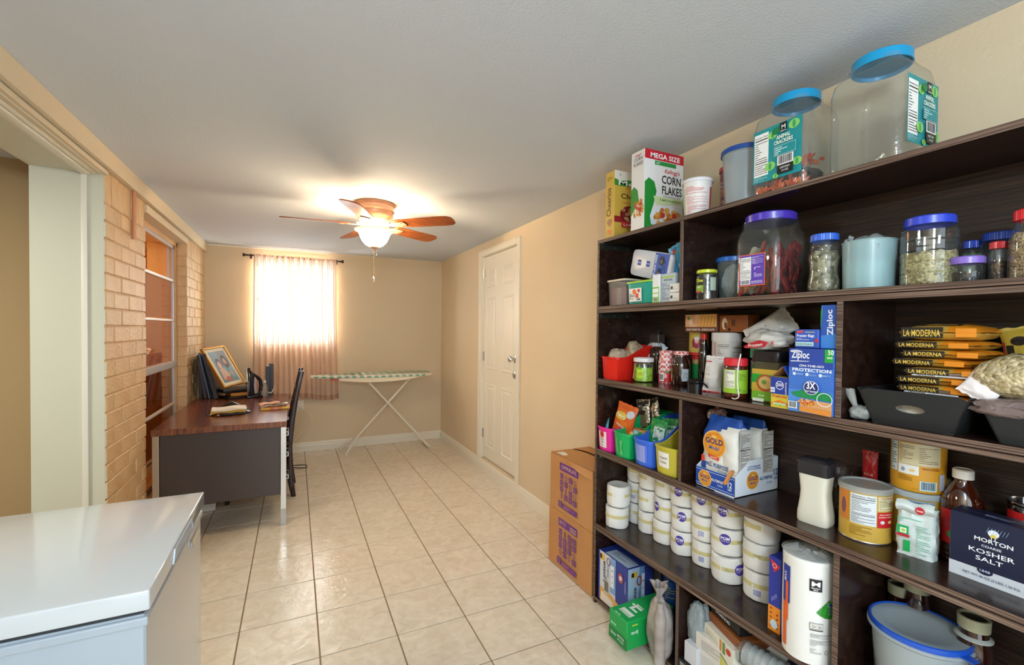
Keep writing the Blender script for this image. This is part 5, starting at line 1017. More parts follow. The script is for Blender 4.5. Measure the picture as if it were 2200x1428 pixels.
pillow('flour_bag', 'red and white soft packet propped beside the green labelled jar', 1.270, 1.500, zb, .075, .145, .045, K('#e0dcda', .4), seed=4, rot=(-.12, .06, .3), wr=.005, art=lambda q, w, h: (q.poly([(w * .5, h * .05), (w * .9, h * .05), (w * .9, h * .95), (w * .4, h * .95)], '#c41c30'), q.poly([(w * .6, h * .45), (w * .9, h * .5), (w * .9, h * .8), (w * .35, h * .85)], '#e6e2e0'), q.lines(w * .12, h * .1, w * .45, h * .7, 14, '#a09a98', 3, .3), q.rect(w * .05, h * .82, w * .4, h * .85, '#c41c30'), q.rect(0, 0, w, h * .03, '#c41c30')))
def gl(q): q.rect(-.060, .022, .060, .106, '#8cb82a'); q.facts(-.044, .040, -.004, .104, bg='#e0dfd0'); q.lines(.002, .060, .040, .098, 8, '#5a7a1c', 4, .35); q.text('UJ', .008, .030, .009, '#2a3a10'); q.lines(.020, .026, .040, .036, 2, '#5a7a1c', 5, .3)
jar('spread_jar', 'squat brown jar with a red lid and a lime green label', 1.120, 1.446, zb, [(.034, 0), (.038, .005), (.040, .02), (.040, .112), (.036, .120)], M('brown_spread', '#4a1c0c', .08, coat=1), (.040, .120, .027, '#cf2430', 40), a0=.72, art=gl)
jar('coffee_jar', 'tall brown coffee jar with a green lid behind the lime label jar', 1.095, 1.560, zb, [(.036, 0), (.040, .006), (.040, .13), (.034, .145)], M('coffee_glass', '#3a170a', .08, coat=1), (.042, .147, .036, '#0f8a56', 0), a0=.7, art=lambda q: (q.rect(-.05, .03, .05, .125, '#1f8f2f'), q.rect(-.012, .10, .012, .125, '#d8a83a'), q.rect(.012, .10, .05, .125, '#cf9a3c'), q.rect(-.05, .03, .0, .075, '#7ab82a'), q.ell(.03, .045, .012, .016, '#c94a2c', 12), q.text('RB', -.02, .11, .01, '#e8e8c8'), q.rect(-.035, .010, .008, .028, '#cfd4cc')))
b = MB(); b.tube(curve_pts([(1.40, 1.065, 1.325), (1.392, 1.068, 1.28), (1.392, 1.07, 1.22), (1.395, 1.066, 1.178), (1.400, 1.085, 1.165), (1.404, 1.10, 1.166)], 5), .0022, K('#dcd8d6'), 6); tag(b.build('white_string', smooth=True), 'white string hanging from the crumpled bag over the jars', 'string')
t = put('noodle_canister', 'square clear canister with a black lid and a noodle soup print', 'canister', 1.010, 1.500, zb)
b = MB(); b.lathe([(0, 0), (1, 0), (1, .006), (1, .140), (0, .140)], clear('soup_canister', '#c8c0a8', .35, '#8a8468'), 48, sq=10, sx=.048, sy=.05); b.build('canister_body', t, smooth=True)
b = MB(); b.lathe([(0, .140), (1.02, .140), (1.02, .176), (0, .176)], K('#201e22', .25), 48, sq=10, sx=.050, sy=.052); b.build('lid', t, bevel=.002, smooth=True)
def soup(q, w, h): q.rect(0, h * .05, w, h * .85, '#c3a23c'); q.rect(0, h * .5, w, h * .72, '#1f9a34'); q.ell(w * .55, h * .5, w * .36, h * .22, '#a8532a'); q.ell(w * .55, h * .51, w * .28, h * .16, '#c9a868'); q.ell(w * .5, h * .52, w * .1, h * .06, '#6a8a3a', 12); q.rect(0, h * .05, w, h * .28, '#6fae2c'); q.text('SOUP', w * .4, h * .15, h * .05, '#e8ead8'); q.rect(w * .05, h * .02, w * .5, h * .10, '#e6e8e0')
q = Art(lambda u, v, n: (u - .046, -.0512 - n, v)); soup(q, .092, .135); q.build(t); q = Art(lambda u, v, n: (.0492 + n, u - .046, v)); soup(q, .092, .135); q.build(t)
m_wbag = M('white_bag_plastic', '#cfcac4', .3, bump=.004, bs=30)
pillow('frozen_bag', 'white soft bag with a barcode lying tilted on the jars', 1.150, 1.560, zb + .205, .10, .165, .05, m_wbag, rot=(-.25, .95, .1), seed=6, wr=.008, art=lambda q, w, h: (q.code(w * .25, h * .30, w * .78, h * .52, '#cfcac4'), q.lines(w * .3, h * .2, w * .8, h * .28, 2, '#8a8680', 3, .4)))
lump('frozen_bag', 'crumpled white bag with red lettering draped over the canister lid', 1.030, 1.500, zb + .178, .085, .055, .036, m_wbag, seed=15, amp=.22); t = COL.objects[-1].parent
q = Art(lambda u, v, n: (u, -.0565 - n - .010 * math.cos(u * 20), v)); q.poly([(-.045, .006), (.030, .014), (.040, .030), (.010, .036), (-.030, .024), (-.055, .012)], '#b81c30'); q.text('Frozen', -.006, .014, .011, '#e8e4e0', w=.055, shear=.2, rot=.14); q.text('R', .055, .020, .014, '#b81c30'); q.build(t)
def foilF(q, w, h): q.rect(0, h * .45, w, h, '#1f3a96'); q.ring(w * .5, h * .74, w * .22, h * .14, .002, '#e8e8ee'); q.text('200', w * .5, h * .71, .010, '#e8e8ee'); q.text('ALUMINUM FOIL', w * .88, h * .66, .005, '#e8e8ee', w=h * .4, rot=PI / 2); q.text('Freshrite', w * .5, h * .34, .010, '#c83a3c', w=w * .8); q.poly([(0, h * .14), (w * .5, h * .27), (w, h * .16), (w, h * .10), (0, h * .10)], '#e07a1c'); q.ell(w * .5, h * .13, w * .4, h * .05, '#7ab040'); q.text('tempMeals', w * .5, h * .11, .007, '#eef0e4', w=w * .7); q.rect(0, h * .5, w * .25, h * .66, '#dfe2ea'); q.text('200', w * .12, h * .55, .006, '#1f3a96')
def foilR(q, w, h): q.rect(0, h * .45, w, h, '#15307c'); q.rect(w * .02, h * .88, w * .6, h * .96, '#2a6ac0'); q.ell(w * .12, h * .80, .006, .006, '#d8a868'); q.ell(w * .36, h * .80, .006, .006, '#d8a868'); q.lines(w * .12, h * .12, w * .6, h * .38, 4, '#7a7a3a', 3, .2)
t = carton('foil_carton', 'yellow and blue foil carton with its top flaps open', .918, 1.475, zb, .060, .165, .098, '#cdb83e', F=foilF, R=foilR)
b = MB(); b.prism([(-.030, .098), (.006, .132), (.008, .131), (-.028, .097)], -.0825, .08, K('#9a6a44', .7), 'y', T=Matrix.Identity(4)); b.build('open_flap', t)
b = MB(); b.prism([(.030, .098), (.008, .134), (.0095, .135), (.0315, .099)], -.0825, .08, K('#2a4fae', .5), 'y'); b.build('open_flap', t)
def zip_F(q, w, h):
    n = 18
    q.rect(0, 0, w, h, '#3a6ec8'); q.rect(0, h * .7, w, h, '#2a469e'); q.rect(0, 0, w, h * .35, '#4a8ad8')
    for i in range(n):
        for j in range(16): q.ell(w * (i + .5 + (j % 2) * .5) / (n + .5), h * (.12 + .035 * j), .0012, .0012, '#7aa6e2', 6, False)
    q.up(); q.ell(w * .16, h * .955, w * .13, h * .022, '#e6eaf2'); q.text('scJohnson', w * .16, h * .948, .004, '#2a469e', w=w * .18)
    q.text('Ziploc', w * .27, h * .85, .022, '#f2f4fa', w=w * .42, bold=1.3); q.poly([(w * .04, h * .79), (w * .44, h * .80), (w * .5, h * .81), (w * .05, h * .805)], '#e8ecf6'); q.poly([(w * .82, h * .80), (w, h * .80), (w, h), (w * .82, h)], '#1fa03c'); q.text('50', w * .95, h * .92, .014, '#f0f4ee', w=w * .12); q.text('SAND', w * .93, h * .86, .006, '#f0f4ee', w=w * .12)
    q.text('ON-THE-GO', w * .53, h * .718, .0062, '#f0f4fa', w=w * .56, bold=1.6); q.text('PROTECTION', w * .53, h * .645, .0092, '#f4f6fc', w=w * .88, bold=1.8)
    for k in range(3): q.ell(w * (.14 + .3 * k), h * .60, .005, .005, '#dfe8f6', 12); q.lines(w * (.19 + .3 * k), h * .59, w * (.36 + .3 * k), h * .61, 2, '#dfe8f6', k, .4)
    q.poly([(w * .08, h * .30), (w * .4, h * .36), (w * .95, h * .34), (w, h * .30), (w, h * .22), (w * .2, h * .24), (w * .1, h * .28)], '#1a8a4c'); q.poly([(w * .28, h * .06), (w, h * .02), (w, h * .20), (w * .5, h * .21), (w * .3, h * .15)], '#d9a06a'); corn_food(q, w * .45, h * .17, w * .18, h * .05, 3); q.poly([(w * .3, h * .02), (w, 0), (w, h * .08), (w * .3, h * .09)], '#d98a3a')
    q.ell(w * .56, h * .40, w * .17, h * .105, '#dfe8f6'); q.ell(w * .56, h * .40, w * .155, h * .096, '#1c2a6a'); q.text('3X', w * .56, h * .385, .020, '#f4f6fc', w=w * .20, bold=1.8); q.text('Seal System', w * .56, h * .335, .006, '#eef2fa', w=w * .26); q.ring(w * .86, h * .24, w * .17, h * .105, .002, '#e8eef6'); q.code(w * .04, h * .05, w * .25, h * .16)
carton('sandwich_bag_carton', 'large blue sandwich bag carton at the right end of the middle compartment', .822, 1.425, zb, .128, .075, .193, '#2f62bc', F=zip_F)
carton('freezer_bag_carton', 'small blue freezer bags carton on the large blue carton', .846, 1.455, zb + .195, .070, .10, .056, '#3a5ab8', F=lambda q, w, h: (q.text('Freezer Bags', w * .46, h * .60, .008, '#eef0f8', w=w * .74, bold=1.2), q.poly([(w * .06, h * .80), (w * .36, h * .84), (w * .38, h * .95), (w * .10, h * .92)], '#d8483c'), q.rect(w * .45, h * .84, w * .85, h * .87, '#d8d83c'), q.lines(w * .08, h * .42, w * .85, h * .55, 2, '#d8dcf0', 3, .4), q.rect(w * .05, h * .10, w * .82, h * .32, '#b8d8dc'), q.text('Secure Closure', w * .43, h * .17, .005, '#2a7a5a', w=w * .66), q.rect(w * .88, h * .3, w, h * .5, '#c82a3a')))
carton('bag_carton', 'blue carton standing upright on the large blue carton against the divider', .783, 1.470, zb + .195, .050, .12, .128, '#3f86d8', F=lambda q, w, h: (q.poly([(0, h * .30), (w, h * .34), (w, h), (w * .1, h)], '#2a56b0'), q.text('Ziploc', w * .66, h * .60, .016, '#f0f4fa', w=h * .58, rot=PI / 2 + .05, bold=1.3), q.poly([(0, h * .45), (w * .12, h * .9), (0, h * .9)], '#2a8a4c')))
# trays, pasta packets, bean bags
pillow('white_packet', 'white packet glimpsed through the hand hole of the black tray', .590, 1.452, zb + .012, .10, .07, .02, K('#d8cfc0', .4), seed=14)
def tray(name, label, y0, y1, x, z, h, d, fl, art=None, handle=True):
    w = y1 - y0; t = put(name, label, 'tray', (y0 + y1) / 2, x, z); m = M('black_tray_board', '#1c1e20', .5, bump=.0002, bs=200); T_ = .004
    b = MB(); b.box(-w / 2, -d / 2, 0, w / 2, d / 2, T_, m)
    top = [(-w / 2 - fl, -d / 2 - .012), (w / 2 + fl, -d / 2 - .012), (w / 2 + fl, d / 2), (-w / 2 - fl, d / 2)]; bot = [(-w / 2, -d / 2), (w / 2, -d / 2), (w / 2, d / 2), (-w / 2, d / 2)]
    if handle:
        # front panel with an oval hand hole
        n = 28; ring = [(.030 * math.cos(2 * PI * i / n), h * .52 + .010 * math.sin(2 * PI * i / n)) for i in range(n)]; outer = []
        for i in range(n):
            a = 2 * PI * i / n; c, s_ = math.cos(a), math.sin(a); k = 1 / max(abs(c), abs(s_)); vv = h * .5 + h * .5 * s_ * k; outer.append(((w / 2 + fl * vv / h) * c * k, vv))
        for off in (0, T_):
            A = [b.bm.verts.new((u, -d / 2 - .012 * v / h + off, v)) for u, v in outer]; B = [b.bm.verts.new((u, -d / 2 - .012 * v / h + off, v)) for u, v in ring]
            for i in range(n): b.face([A[i], A[(i+1) % n], B[(i+1) % n], B[i]], m)
            if off == 0: A0, B0 = A, B
            else:
                for i in range(n): b.face([A0[i], A0[(i+1) % n], A[(i+1) % n], A[i]], m); b.face([B0[i], B0[(i+1) % n], B[(i+1) % n], B[i]], K('#8a8278'))
        rng = (1, 2, 3)
    else: rng = (0, 1, 2, 3)
    for i in rng:
        j = (i + 1) % 4; n_ = ((0, T_), (-T_, 0), (0, -T_), (T_, 0))[i]
        q4 = [bot[i], bot[j], top[j], top[i]]; zz = (0, 0, h, h); A = [b.bm.verts.new((p[0], p[1], z_)) for p, z_ in zip(q4, zz)]; B = [b.bm.verts.new((p[0] + n_[0], p[1] + n_[1], z_)) for p, z_ in zip(q4, zz)]
        b.face(A, m); b.face(B[::-1], m)
        for k in range(4): b.face([A[k], A[(k+1) % 4], B[(k+1) % 4], B[k]], m)
    b.build('tray_body', t); return t
tray('black_tray', 'black card tray with an oval hand hole holding pasta packets', .505, .672, 1.545, zb, .092, .255, .034)
tray('black_tray', 'black card tray cut by the right edge under the bag of beans', .255, .428, 1.545, zb, .092, .255, .034, handle=False)
m_pasta = M('pasta_film_yellow', '#b4862c', .22, col2='#caa24a', vs_=18, bump=.002, bs=60); m_porange = K('#d8841c', .25)
for k in range(8):
    lab = ['lowest pasta packet, just above the tray rim', 'second pasta packet from the bottom of the stack', 'third pasta packet from the bottom of the stack', 'fourth pasta packet from the bottom of the stack', 'fourth pasta packet from the top of the stack', 'third pasta packet from the top of the stack', 'second pasta packet from the top of the stack', 'top pasta packet, puffed up on the stack'][k]
    zz = zb + .066 + k * .0225; ox = (.006, -.004, .002, -.012, .010, -.006, .004, .0)[k]; hh = .024 if k < 7 else .042
    t = thing('pasta_packet', 'yellow ' + lab, 'packet', (1.535, .556 + ox, zz), RZ + (.03, -.05, .02, .06, -.04, .03, -.03, .05)[k], 'yellow pasta packets stacked in the black tray')
    def PS(u, v, s, k=k, hh=hh):
        e = max(0, 1 - abs(2 * u - 1) ** 3.5) ** .5 * max(0, 1 - abs(2 * v - 1) ** 3.5) ** .5
        return Vector(((u - .5) * .155, (v - .5) * .185, hh / 2 + s * (hh / 2 * e + .0008) + .0015 * fbm((u * 4 + k, v * 4, s), 1.2)))
    b = MB(); b.grid(lambda u, v: PS(u, v, 1), 16, 16, lambda u, v: m_porange if (u > .62 and v < .55) or u > .93 else m_pasta); b.grid(lambda u, v: PS(u, v, -1), 16, 16, m_pasta if k not in (0, 1, 3) else K('#c8ccd4', .3)); b.build('packet_body', t, smooth=True, dbl=.0004, sharp=75)
    q = Art(lambda u, v, n, hh=hh: (u, -.0925 - n + .0 + (.004 * abs(v - hh / 2) / hh), v), step=.02); q.rect(-.072, hh * .18, .012, hh * .82, '#1a1610'); q.text('LA MODERNA', -.030, hh * .28, hh * .40, '#cfae4a', w=.074, bold=1.4)
    q.rect(.035, hh * .25, .072, hh * .75, '#d8841c')
    if k in (1, 3): q.rect(-.06, hh * .02, .05, hh * .16, '#c8ccd4'); q.code(-.055, hh * .02, -.01, hh * .16)
    q.build(t)
    if k == 7: q = Art(lambda u, v, n: tuple(PS(u, v, 1) + Vector((0, 0, n + .0004)))); q.rect(.25, .12, .75, .24, '#1a1610'); q.text('MODERNA', .5, .14, .06, '#cfae4a', w=.4, bold=1.4); q.build(t)
lump('bean_bag', 'clear bag of pale beans piled in the right hand black tray', .405, 1.485, zb + .090, .085, .075, .055, grains('pale_beans', ['#a8986e', '#c8b890', '#8a7a54', '#d8caa8'], 110, .3, .004), seed=21, amp=.10)
lump('film_bag', 'crinkled clear film below the pale beans bag', .410, 1.470, zb + .050, .082, .08, .026, clear('shiny_film', '#e6dede', .5, '#b8a09c', .12, wrinkle=.006, wscale=40), seed=22, amp=.2)
pillow('snack_packet', 'yellow snack packet standing behind the bag of beans', .415, 1.600, zb + .15, .12, .115, .03, K('#b39a3a', .3), seed=11, rot=(0, -.15, 0), art=lambda q, w, h: (q.ell(w * .3, h * .7, w * .14, h * .1, '#1a1410', 14), q.rect(w * .08, h * .3, w * .2, h * .62, '#1a1a14'), q.rect(w * .02, h * .15, w * .06, h * .7, '#9a2a3a'), q.ell(w * .6, h * .45, w * .16, h * .08, '#8a1a20', 12), q.rect(w * .45, h * .72, w * .8, h * .76, '#6a7a8a')))
pillow('orange_packet', 'white edged orange packet leaning between the two trays', .478, 1.430, zb + .093, .070, .062, .02, K('#e6dede', .3), seed=12, rot=(-.3, .5, 0), art=lambda q, w, h: q.poly([(w * .15, h * .1), (w * .9, h * .2), (w * .85, h * .9), (w * .3, h * .85)], '#e2682a'))
lump('small_baggie', 'small knotted clear baggie at the left foot of the black tray', .706, 1.425, zb, .026, .022, .020, clear('baggie_film', '#eef2f2', .5, '#cfd2d0', .1, wrinkle=.004, wscale=60), seed=31, amp=.2)
t = COL.objects[-1].parent; b = MB(); b.grid(lambda u, v: Vector(((.006 + .010 * v) * math.cos(2 * PI * u) - .012 - .02 * v, (.004 + .006 * v) * math.sin(2 * PI * u), .032 + .052 * v)), 16, 6, clear('baggie_film', '#eef2f2'), cu_=True); b.build('tied_neck', t, smooth=True)

# ---------------------------------------------------------------- fourth board (z = .80)
zc = LV['C']
book_bin('snack_bin', 'pink plastic bin of crisps, first in the row of coloured bins', 1.830, 1.540, zc, .108, .27, '#e82a9c', .118, .205, group='coloured bins in a row', art=lambda q, w, h: (q.rect(w * .18, h * .14, w * .76, h * .82, '#e8d8d6'), q.ell(w * .47, h * .70, .016, .018, '#d83a3c'), q.text('XO', w * .47, h * .66, .012, '#5a1418'), q.text('ROCK', w * .47, h * .44, .010, '#5a5a60', w=w * .26), q.text('ON', w * .47, h * .32, .010, '#5a5a60'), q.lines(w * .24, h * .2, w * .68, h * .26, 1, '#a8a0a0', 3)))
book_bin('snack_bin', 'green plastic bin in the row of coloured bins', 1.695, 1.540, zc, .112, .27, '#12b060', .118, .205, group='coloured bins in a row', art=lambda q, w, h: (q.poly([(w * .22, h * .2), (w * .42, h * .16), (w * .30, h * .5), (w * .36, h * .78), (w * .22, h * .7)], '#58c070'), q.poly([(w * .5, h * .12), (w * .7, h * .12), (w * .58, h * .4), (w * .68, h * .72), (w * .5, h * .68)], '#58c070')))
book_bin('snack_bin', 'blue plastic bin in the row of coloured bins', 1.552, 1.540, zc, .114, .27, '#3c6ce0', .118, .205, group='coloured bins in a row', art=lambda q, w, h: (q.rect(w * .16, h * .14, w * .80, h * .80, '#5f7fe0'), [q.poly([(w * (.18 + .09 * k), h * .16), (w * (.25 + .09 * k), h * .16), (w * (.20 + .10 * k), h * .78), (w * (.17 + .09 * k), h * .76)], '#9fa8e6', False) for k in range(6)], q.up()))
book_bin('snack_bin', 'yellow plastic bin with a handwritten card beside the divider', 1.413, 1.540, zc, .118, .27, '#c2b63e', .118, .205, group='coloured bins in a row', art=lambda q, w, h: (q.rect(w * .20, h * .26, w * .74, h * .80, '#e8e4e0'), q.text('Instant', w * .47, h * .56, .011, '#2a2624', w=w * .40, bold=.4), q.text('Swiss', w * .47, h * .40, .011, '#2a2624', w=w * .30, bold=.4)))
def crisps(q, w, h, s=1): q.poly([(w * .05, h * .12), (w * .95, h * .1), (w * .95, h * .45), (w * .5, h * .38), (w * .05, h * .5)], '#d8461a'); q.ell(w * .62, h * .35, w * .2, h * .14, '#e0761c', 14); q.ell(w * .38, h * .62, w * .30, h * .13, '#d8b83a'); q.text("Lay's", w * .38, h * .58, h * .10, '#f0eaea', w=w * .5, shear=.2, bold=1.4, rot=-.25); q.ell(w * .80, h * .74, w * .17, h * .12, '#c9ccd4', 16); q.text('BBQ', w * .45, h * .3, h * .06, '#f0e0d8', w=w * .4, rot=-.25)
pillow('crisp_packet', 'orange crisp packet standing up in the pink bin', 1.790, 1.475, zc + .075, .12, .165, .045, K('#e2682a', .25), art=crisps, rot=(-.1, .22, .25), seed=5, wr=.004)
pillow('crisp_packet', 'orange crisp packet lying low in the green bin', 1.700, 1.470, zc + .030, .105, .105, .04, K('#e2682a', .25), art=crisps, rot=(-.5, .1, .15), seed=7, wr=.004)
pillow('blue_scoop', 'pale blue plastic sleeve poking over the pink bin front', 1.858, 1.435, zc + .06, .035, .095, .010, K('#5fb0d0', .3), rot=(-.35, -.35, 0), seed=3)
m_silver = M('silver_foil_film', '#a9a294', .15, .9, bump=.006, bs=50)
pillow('foil_packet', 'silver foil packet behind the upright orange crisps', 1.730, 1.575, zc + .105, .085, .155, .03, m_silver, rot=(-.1, -.15, .2), seed=9, wr=.006, art=lambda q, w, h: (q.rect(w * .15, h * .12, w * .85, h * .5, '#7a6a4a'),))
pillow('foil_packet', 'crumpled silver foil packet farther back beside the first', 1.668, 1.60, zc + .135, .07, .14, .03, m_silver, rot=(-.1, -.35, 0), seed=10, wr=.008)
pillow('milk_carton_packet', 'pale blue packet beside the orange crisps in the green bin', 1.655, 1.455, zc + .05, .035, .085, .02, K('#7aa8b8', .3), seed=4)
b = MB(); b.lathe([(.012, -.012), (.030, -.010), (.036, 0), (.030, .012), (.014, .012)], M('doughnut_brown', '#b06a2c', .6, col2='#d09040', vs_=50, bump=.003, bs=60), 24, loc=(0, 0, .07)); tag(b.build('sugared_doughnut', loc=(1.50, 1.655, zc + .05), smooth=True), 'brown ring doughnut pack lying in the green bin', 'doughnut')
for k, (y, x, z_, r_, s) in enumerate(((1.575, 1.50, .075, .1, 3), (1.53, 1.545, .082, -.1, 5), (1.495, 1.59, .080, -.4, 7))):
    pillow('seasoning_packet', ('green and white seasoning packet at the front of the blue bin', 'green and white seasoning packet in the middle of the blue bin', 'green and white seasoning packet at the back of the blue bin')[k], y, x, zc + z_, .085, .12, .02, K('#128a3c', .3), seed=s, rot=(-.15, r_, .25), art=lambda q, w, h: (q.rect(w * .3, h * .15, w * .95, h * .72, '#c6d4d4'), q.lines(w * .36, h * .2, w * .9, h * .66, 9, '#5a7a80', 3, .4)), group='seasoning packets in the blue bin')
pillow('biscuit_packet', 'dark blue and brown roll of biscuits leaning at the back of the yellow bin', 1.42, 1.63, zc + .15, .10, .05, .04, K('#1c4a8a', .25), rot=(-.2, -.4, 0), seed=6)
pillow('snack_bar_packet', 'brown snack packet standing in the yellow bin', 1.385, 1.515, zc + .055, .055, .115, .03, M('brown_packet_print', '#a8845c', .35, col2='#c8a888', vs_=60), seed=2, rot=(-.1, 0, 0), art=lambda q, w, h: (q.rect(w * .1, h * .28, w * .9, h * .62, '#7a6454'), q.text('BARS', w * .5, h * .14, .012, '#3a2418', w=w * .7), q.rect(w * .05, h * .66, w * .95, h * .72, '#c8743c')))
# flour tray with two sacks
ft = put('flour_tray', 'blue and white open card tray holding two flour sacks', 'tray', 1.188, 1.550, zc)
w_, d_, hf_, hb_ = .172, .245, .074, .128; b = MB(); m_tr = K('#dfe4ec', .4)
b.box(-w_/2, -d_/2, 0, w_/2, d_/2, .003, m_tr); b.box(-w_/2, -d_/2, 0, w_/2, -d_/2 + .003, hf_, m_tr); b.box(-w_/2, d_/2 - .003, 0, w_/2, d_/2, hb_, m_tr)
for s in (-1, 1): b.prism([(-d_/2, 0), (d_/2, 0), (d_/2, hb_), (-d_/2 + .085, hb_), (-d_/2, hf_)], s * w_/2 - (.003 if s > 0 else 0), s * w_/2 + (0 if s > 0 else .003), m_tr, 'x')
b.build('tray_body', ft)
def gold(q, cx, cy, r): q.ell(cx, cy, r * 1.0, r * 1.0, '#e8c890'); q.ell(cx, cy, r * .94, r * .94, '#e2952c'); q.ring(cx, cy, r * .80, r * .80, r * .03, '#c8741a'); q.text('GOLD', cx, cy + r * .02, r * .42, '#1c2f7a', w=r * 1.5, bold=1.4); q.text('Medal', cx, cy - r * .40, r * .28, '#3a6ab0', w=r * .95, shear=.3); q.lines(cx - r * .5, cy + r * .55, cx + r * .5, cy + r * .66, 1, '#8a4a14', 3, .4); q.ell(cx, cy + r * .55, r * .25, r * .12, '#eab860', 12)
q = Art(sF(w_, d_)); q.rect(0, .006, w_, hf_, '#1c4aa8'); q.rect(0, .012, w_, .0135, '#e6eaf2', up=False); q.rect(0, hf_ - .008, w_, hf_ - .0065, '#e6eaf2'); gold(q, w_ * .25, hf_ * .5, .031); q.text('ALL PURPOSE', w_ * .58, hf_ * .50, .010, '#eef0f6', w=w_ * .30, bold=1.5); q.text('FLOUR', w_ * .66, hf_ * .32, .007, '#cfd8ea', w=w_ * .13); q.text('12', w_ * .90, hf_ * .46, .020, '#eef0f6', w=w_ * .10, bold=1.6); q.text('LBS', w_ * .90, hf_ * .30, .009, '#eef0f6', w=w_ * .09); q.build(ft)
q = Art(sR(w_, d_)); gold(q, d_ * .40, hb_ * .42, .034); q.text('ALL PURPOSE', d_ * .70, hb_ * .38, .013, '#2a5f96', w=d_ * .30, bold=1.5); q.text('FLOUR', d_ * .78, hb_ * .24, .008, '#5a86b0', w=d_ * .12); q.text('12', d_ * .93, hb_ * .46, .024, '#2a5f96', w=d_ * .10, bold=1.6); q.text('LBS', d_ * .93, hb_ * .33, .010, '#2a5f96', w=d_ * .09); q.text('2-12 LB (5.44kg) BAGS', d_ * .42, hb_ * .80, .006, '#2a4a90', w=d_ * .28); q.text('NET WT. 24 LB (10.88 kg)', d_ * .42, hb_ * .73, .006, '#2a4a90', w=d_ * .30)
q.build(ft)
def sack(name, label, y, x, w, h, d, seed):
    t = put(name, label, 'sack', y, x, zc + .004); cream = M('flour_paper', '#dcd9d2', .6, bump=.002, bs=25); blue = M('flour_paper_blue', '#2350a4', .45, bump=.002, bs=25)
    def f(u, v):
        a = 2 * PI * u; c, s = math.cos(a), math.sin(a); k = (abs(c) ** 7 + abs(s) ** 7) ** (-1 / 7); sh = 1 if v < .84 else 1 - (v - .84) * 1.1
        sy = 1 if v < .78 else max(.05, 1 - (v - .78) * 4.2)
        p = Vector((c * k * w / 2 * (.95 + .05 * math.sin(v * 5)) * (.35 + .65 * sh if v > .84 else 1), s * k * d / 2 * sy, h * v)); n_ = .007 * fbm((c * 2, s * 2 + seed, v * 4), 1.4); p.x += n_ * c; p.y += n_ * s; return p
    b = MB(); b.grid(f, 48, 26, lambda u, v: blue if (v > .90 or (v * 1.0 + ((u - .75 + .5) % 1 - .5) * -1.6 > .78 and .5 < u) or (v < .35 and .5 < u < .66)) else cream, cu_=True); b.build('sack_body', t, smooth=True, dbl=.0004)
    def S(u, v, n): 
        return (u - w / 2, -d / 2 * (1 if v < .78 * h else max(.05, 1 - (v / h - .78) * 4.2)) - n - .004, v)
    q = Art(S, step=.012); gold(q, w * .42, h * .62, .052); q.poly([(w * .24, h * .47), (w * .58, h * .45), (w * .56, h * .40), (w * .28, h * .42)], '#d8482c'); q.text('QUALITY', w * .42, h * .425, .006, '#f0e4dc', w=w * .2)
    q.text('ALL PURPOSE', w * .52, h * .30, .016, '#2a5592', w=w * .62, bold=1.4); q.text('FLOUR', w * .66, h * .245, .010, '#6a86a8', w=w * .24); q.lines(w * .3, h * .355, w * .8, h * .375, 1, '#5a6a80', 4, .4); q.poly([(w * .06, h * .34), (w * .16, h * .35), (w * .15, h * .43), (w * .06, h * .43)], '#d8402c'); q.build(t)
    q = Art(lambda u, v, n: (w / 2 + n + .004, u - d / 2, v), step=.02); q.rect(d * .15, h * .26, d * .85, h * .86, '#c4c0b8'); q.lines(d * .2, h * .28, d * .8, h * .84, 26, '#4a4a4c', seed, .35); q.rect(d * .18, h * .60, d * .82, h * .61, '#1a1a1c'); q.build(t)
    return t
sack('flour_sack', 'front flour sack with a large orange seal in the card tray', 1.190, 1.488, .158, .272, .085, 3)
sack('flour_sack', 'rear flour sack behind the one with the orange seal facing out', 1.185, 1.610, .158, .262, .085, 8)
b = MB(); b.box(-.005, -.004, 0, .005, .004, .062, M('clothespin_wood', '#c98a50', .6)); b.box(-.005, .005, 0, .005, .012, .062, M('clothespin_wood', '#c98a50', .6)); b.rod((-.006, .0045, .036), (.006, .0045, .036), .004, m_steel, 8); o = b.build('clothes_peg', loc=(1.4175, 1.135, zc + .045)); o.rotation_euler = (Matrix.Rotation(RZ, 3, 'Z') @ Matrix.Rotation(D(28), 3, 'Y')).to_euler(); tag(o, 'wooden clothes peg clipped on the flour tray front edge', 'peg')
lump('film_wrap', 'crumpled printed film stuffed behind the front flour sack', 1.277, 1.545, zc + .235, .028, .04, .030, M('printed_film', '#a8a098', .3, col2='#8e3a2c', vs_=60, bump=.006, bs=60), seed=33, amp=.3)
# white powder jar with black lid
t = put('creamer_jar', 'waisted jar of white creamer with a dark grey lid', 'jar', .858, 1.492, zc, rz=.12)
b = MB(); b.lathe([(0, 0), (.95, 0), (1, .006), (.99, .03), (.86, .075), (.83, .10), (.90, .135), (.94, .155), (0, .156)], M('creamer_white', '#d6d2c2', .35, coat=.4), 48, sq=5, sx=.046, sy=.034); b.build('jar_body', t, smooth=True)
b = MB(); b.lathe([(0, .154), (.97, .154), (.97, .185), (1.03, .190), (1.03, .196), (.80, .204), (0, .206)], K('#28262a', .35), 48, sq=8, sx=.046, sy=.034); b.build('lid', t, smooth=True)
lump('film_bag', 'clear film bag of dark sweets behind the creamer jar', .862, 1.590, zc, .060, .05, .095, clear('crackly_film', '#b8b0a8', .35, '#5a4c44', .08, wrinkle=.007, wscale=45), seed=41, amp=.2)
pillow('red_packet', 'small red packet standing behind the creamer and canisters', .782, 1.640, zc + .12, .045, .11, .02, K('#9a1c1e', .35), seed=3, art=lambda q, w, h: q.text('ACHI', w * .5, h * .3, .008, '#d8a08a', w=w * .6))
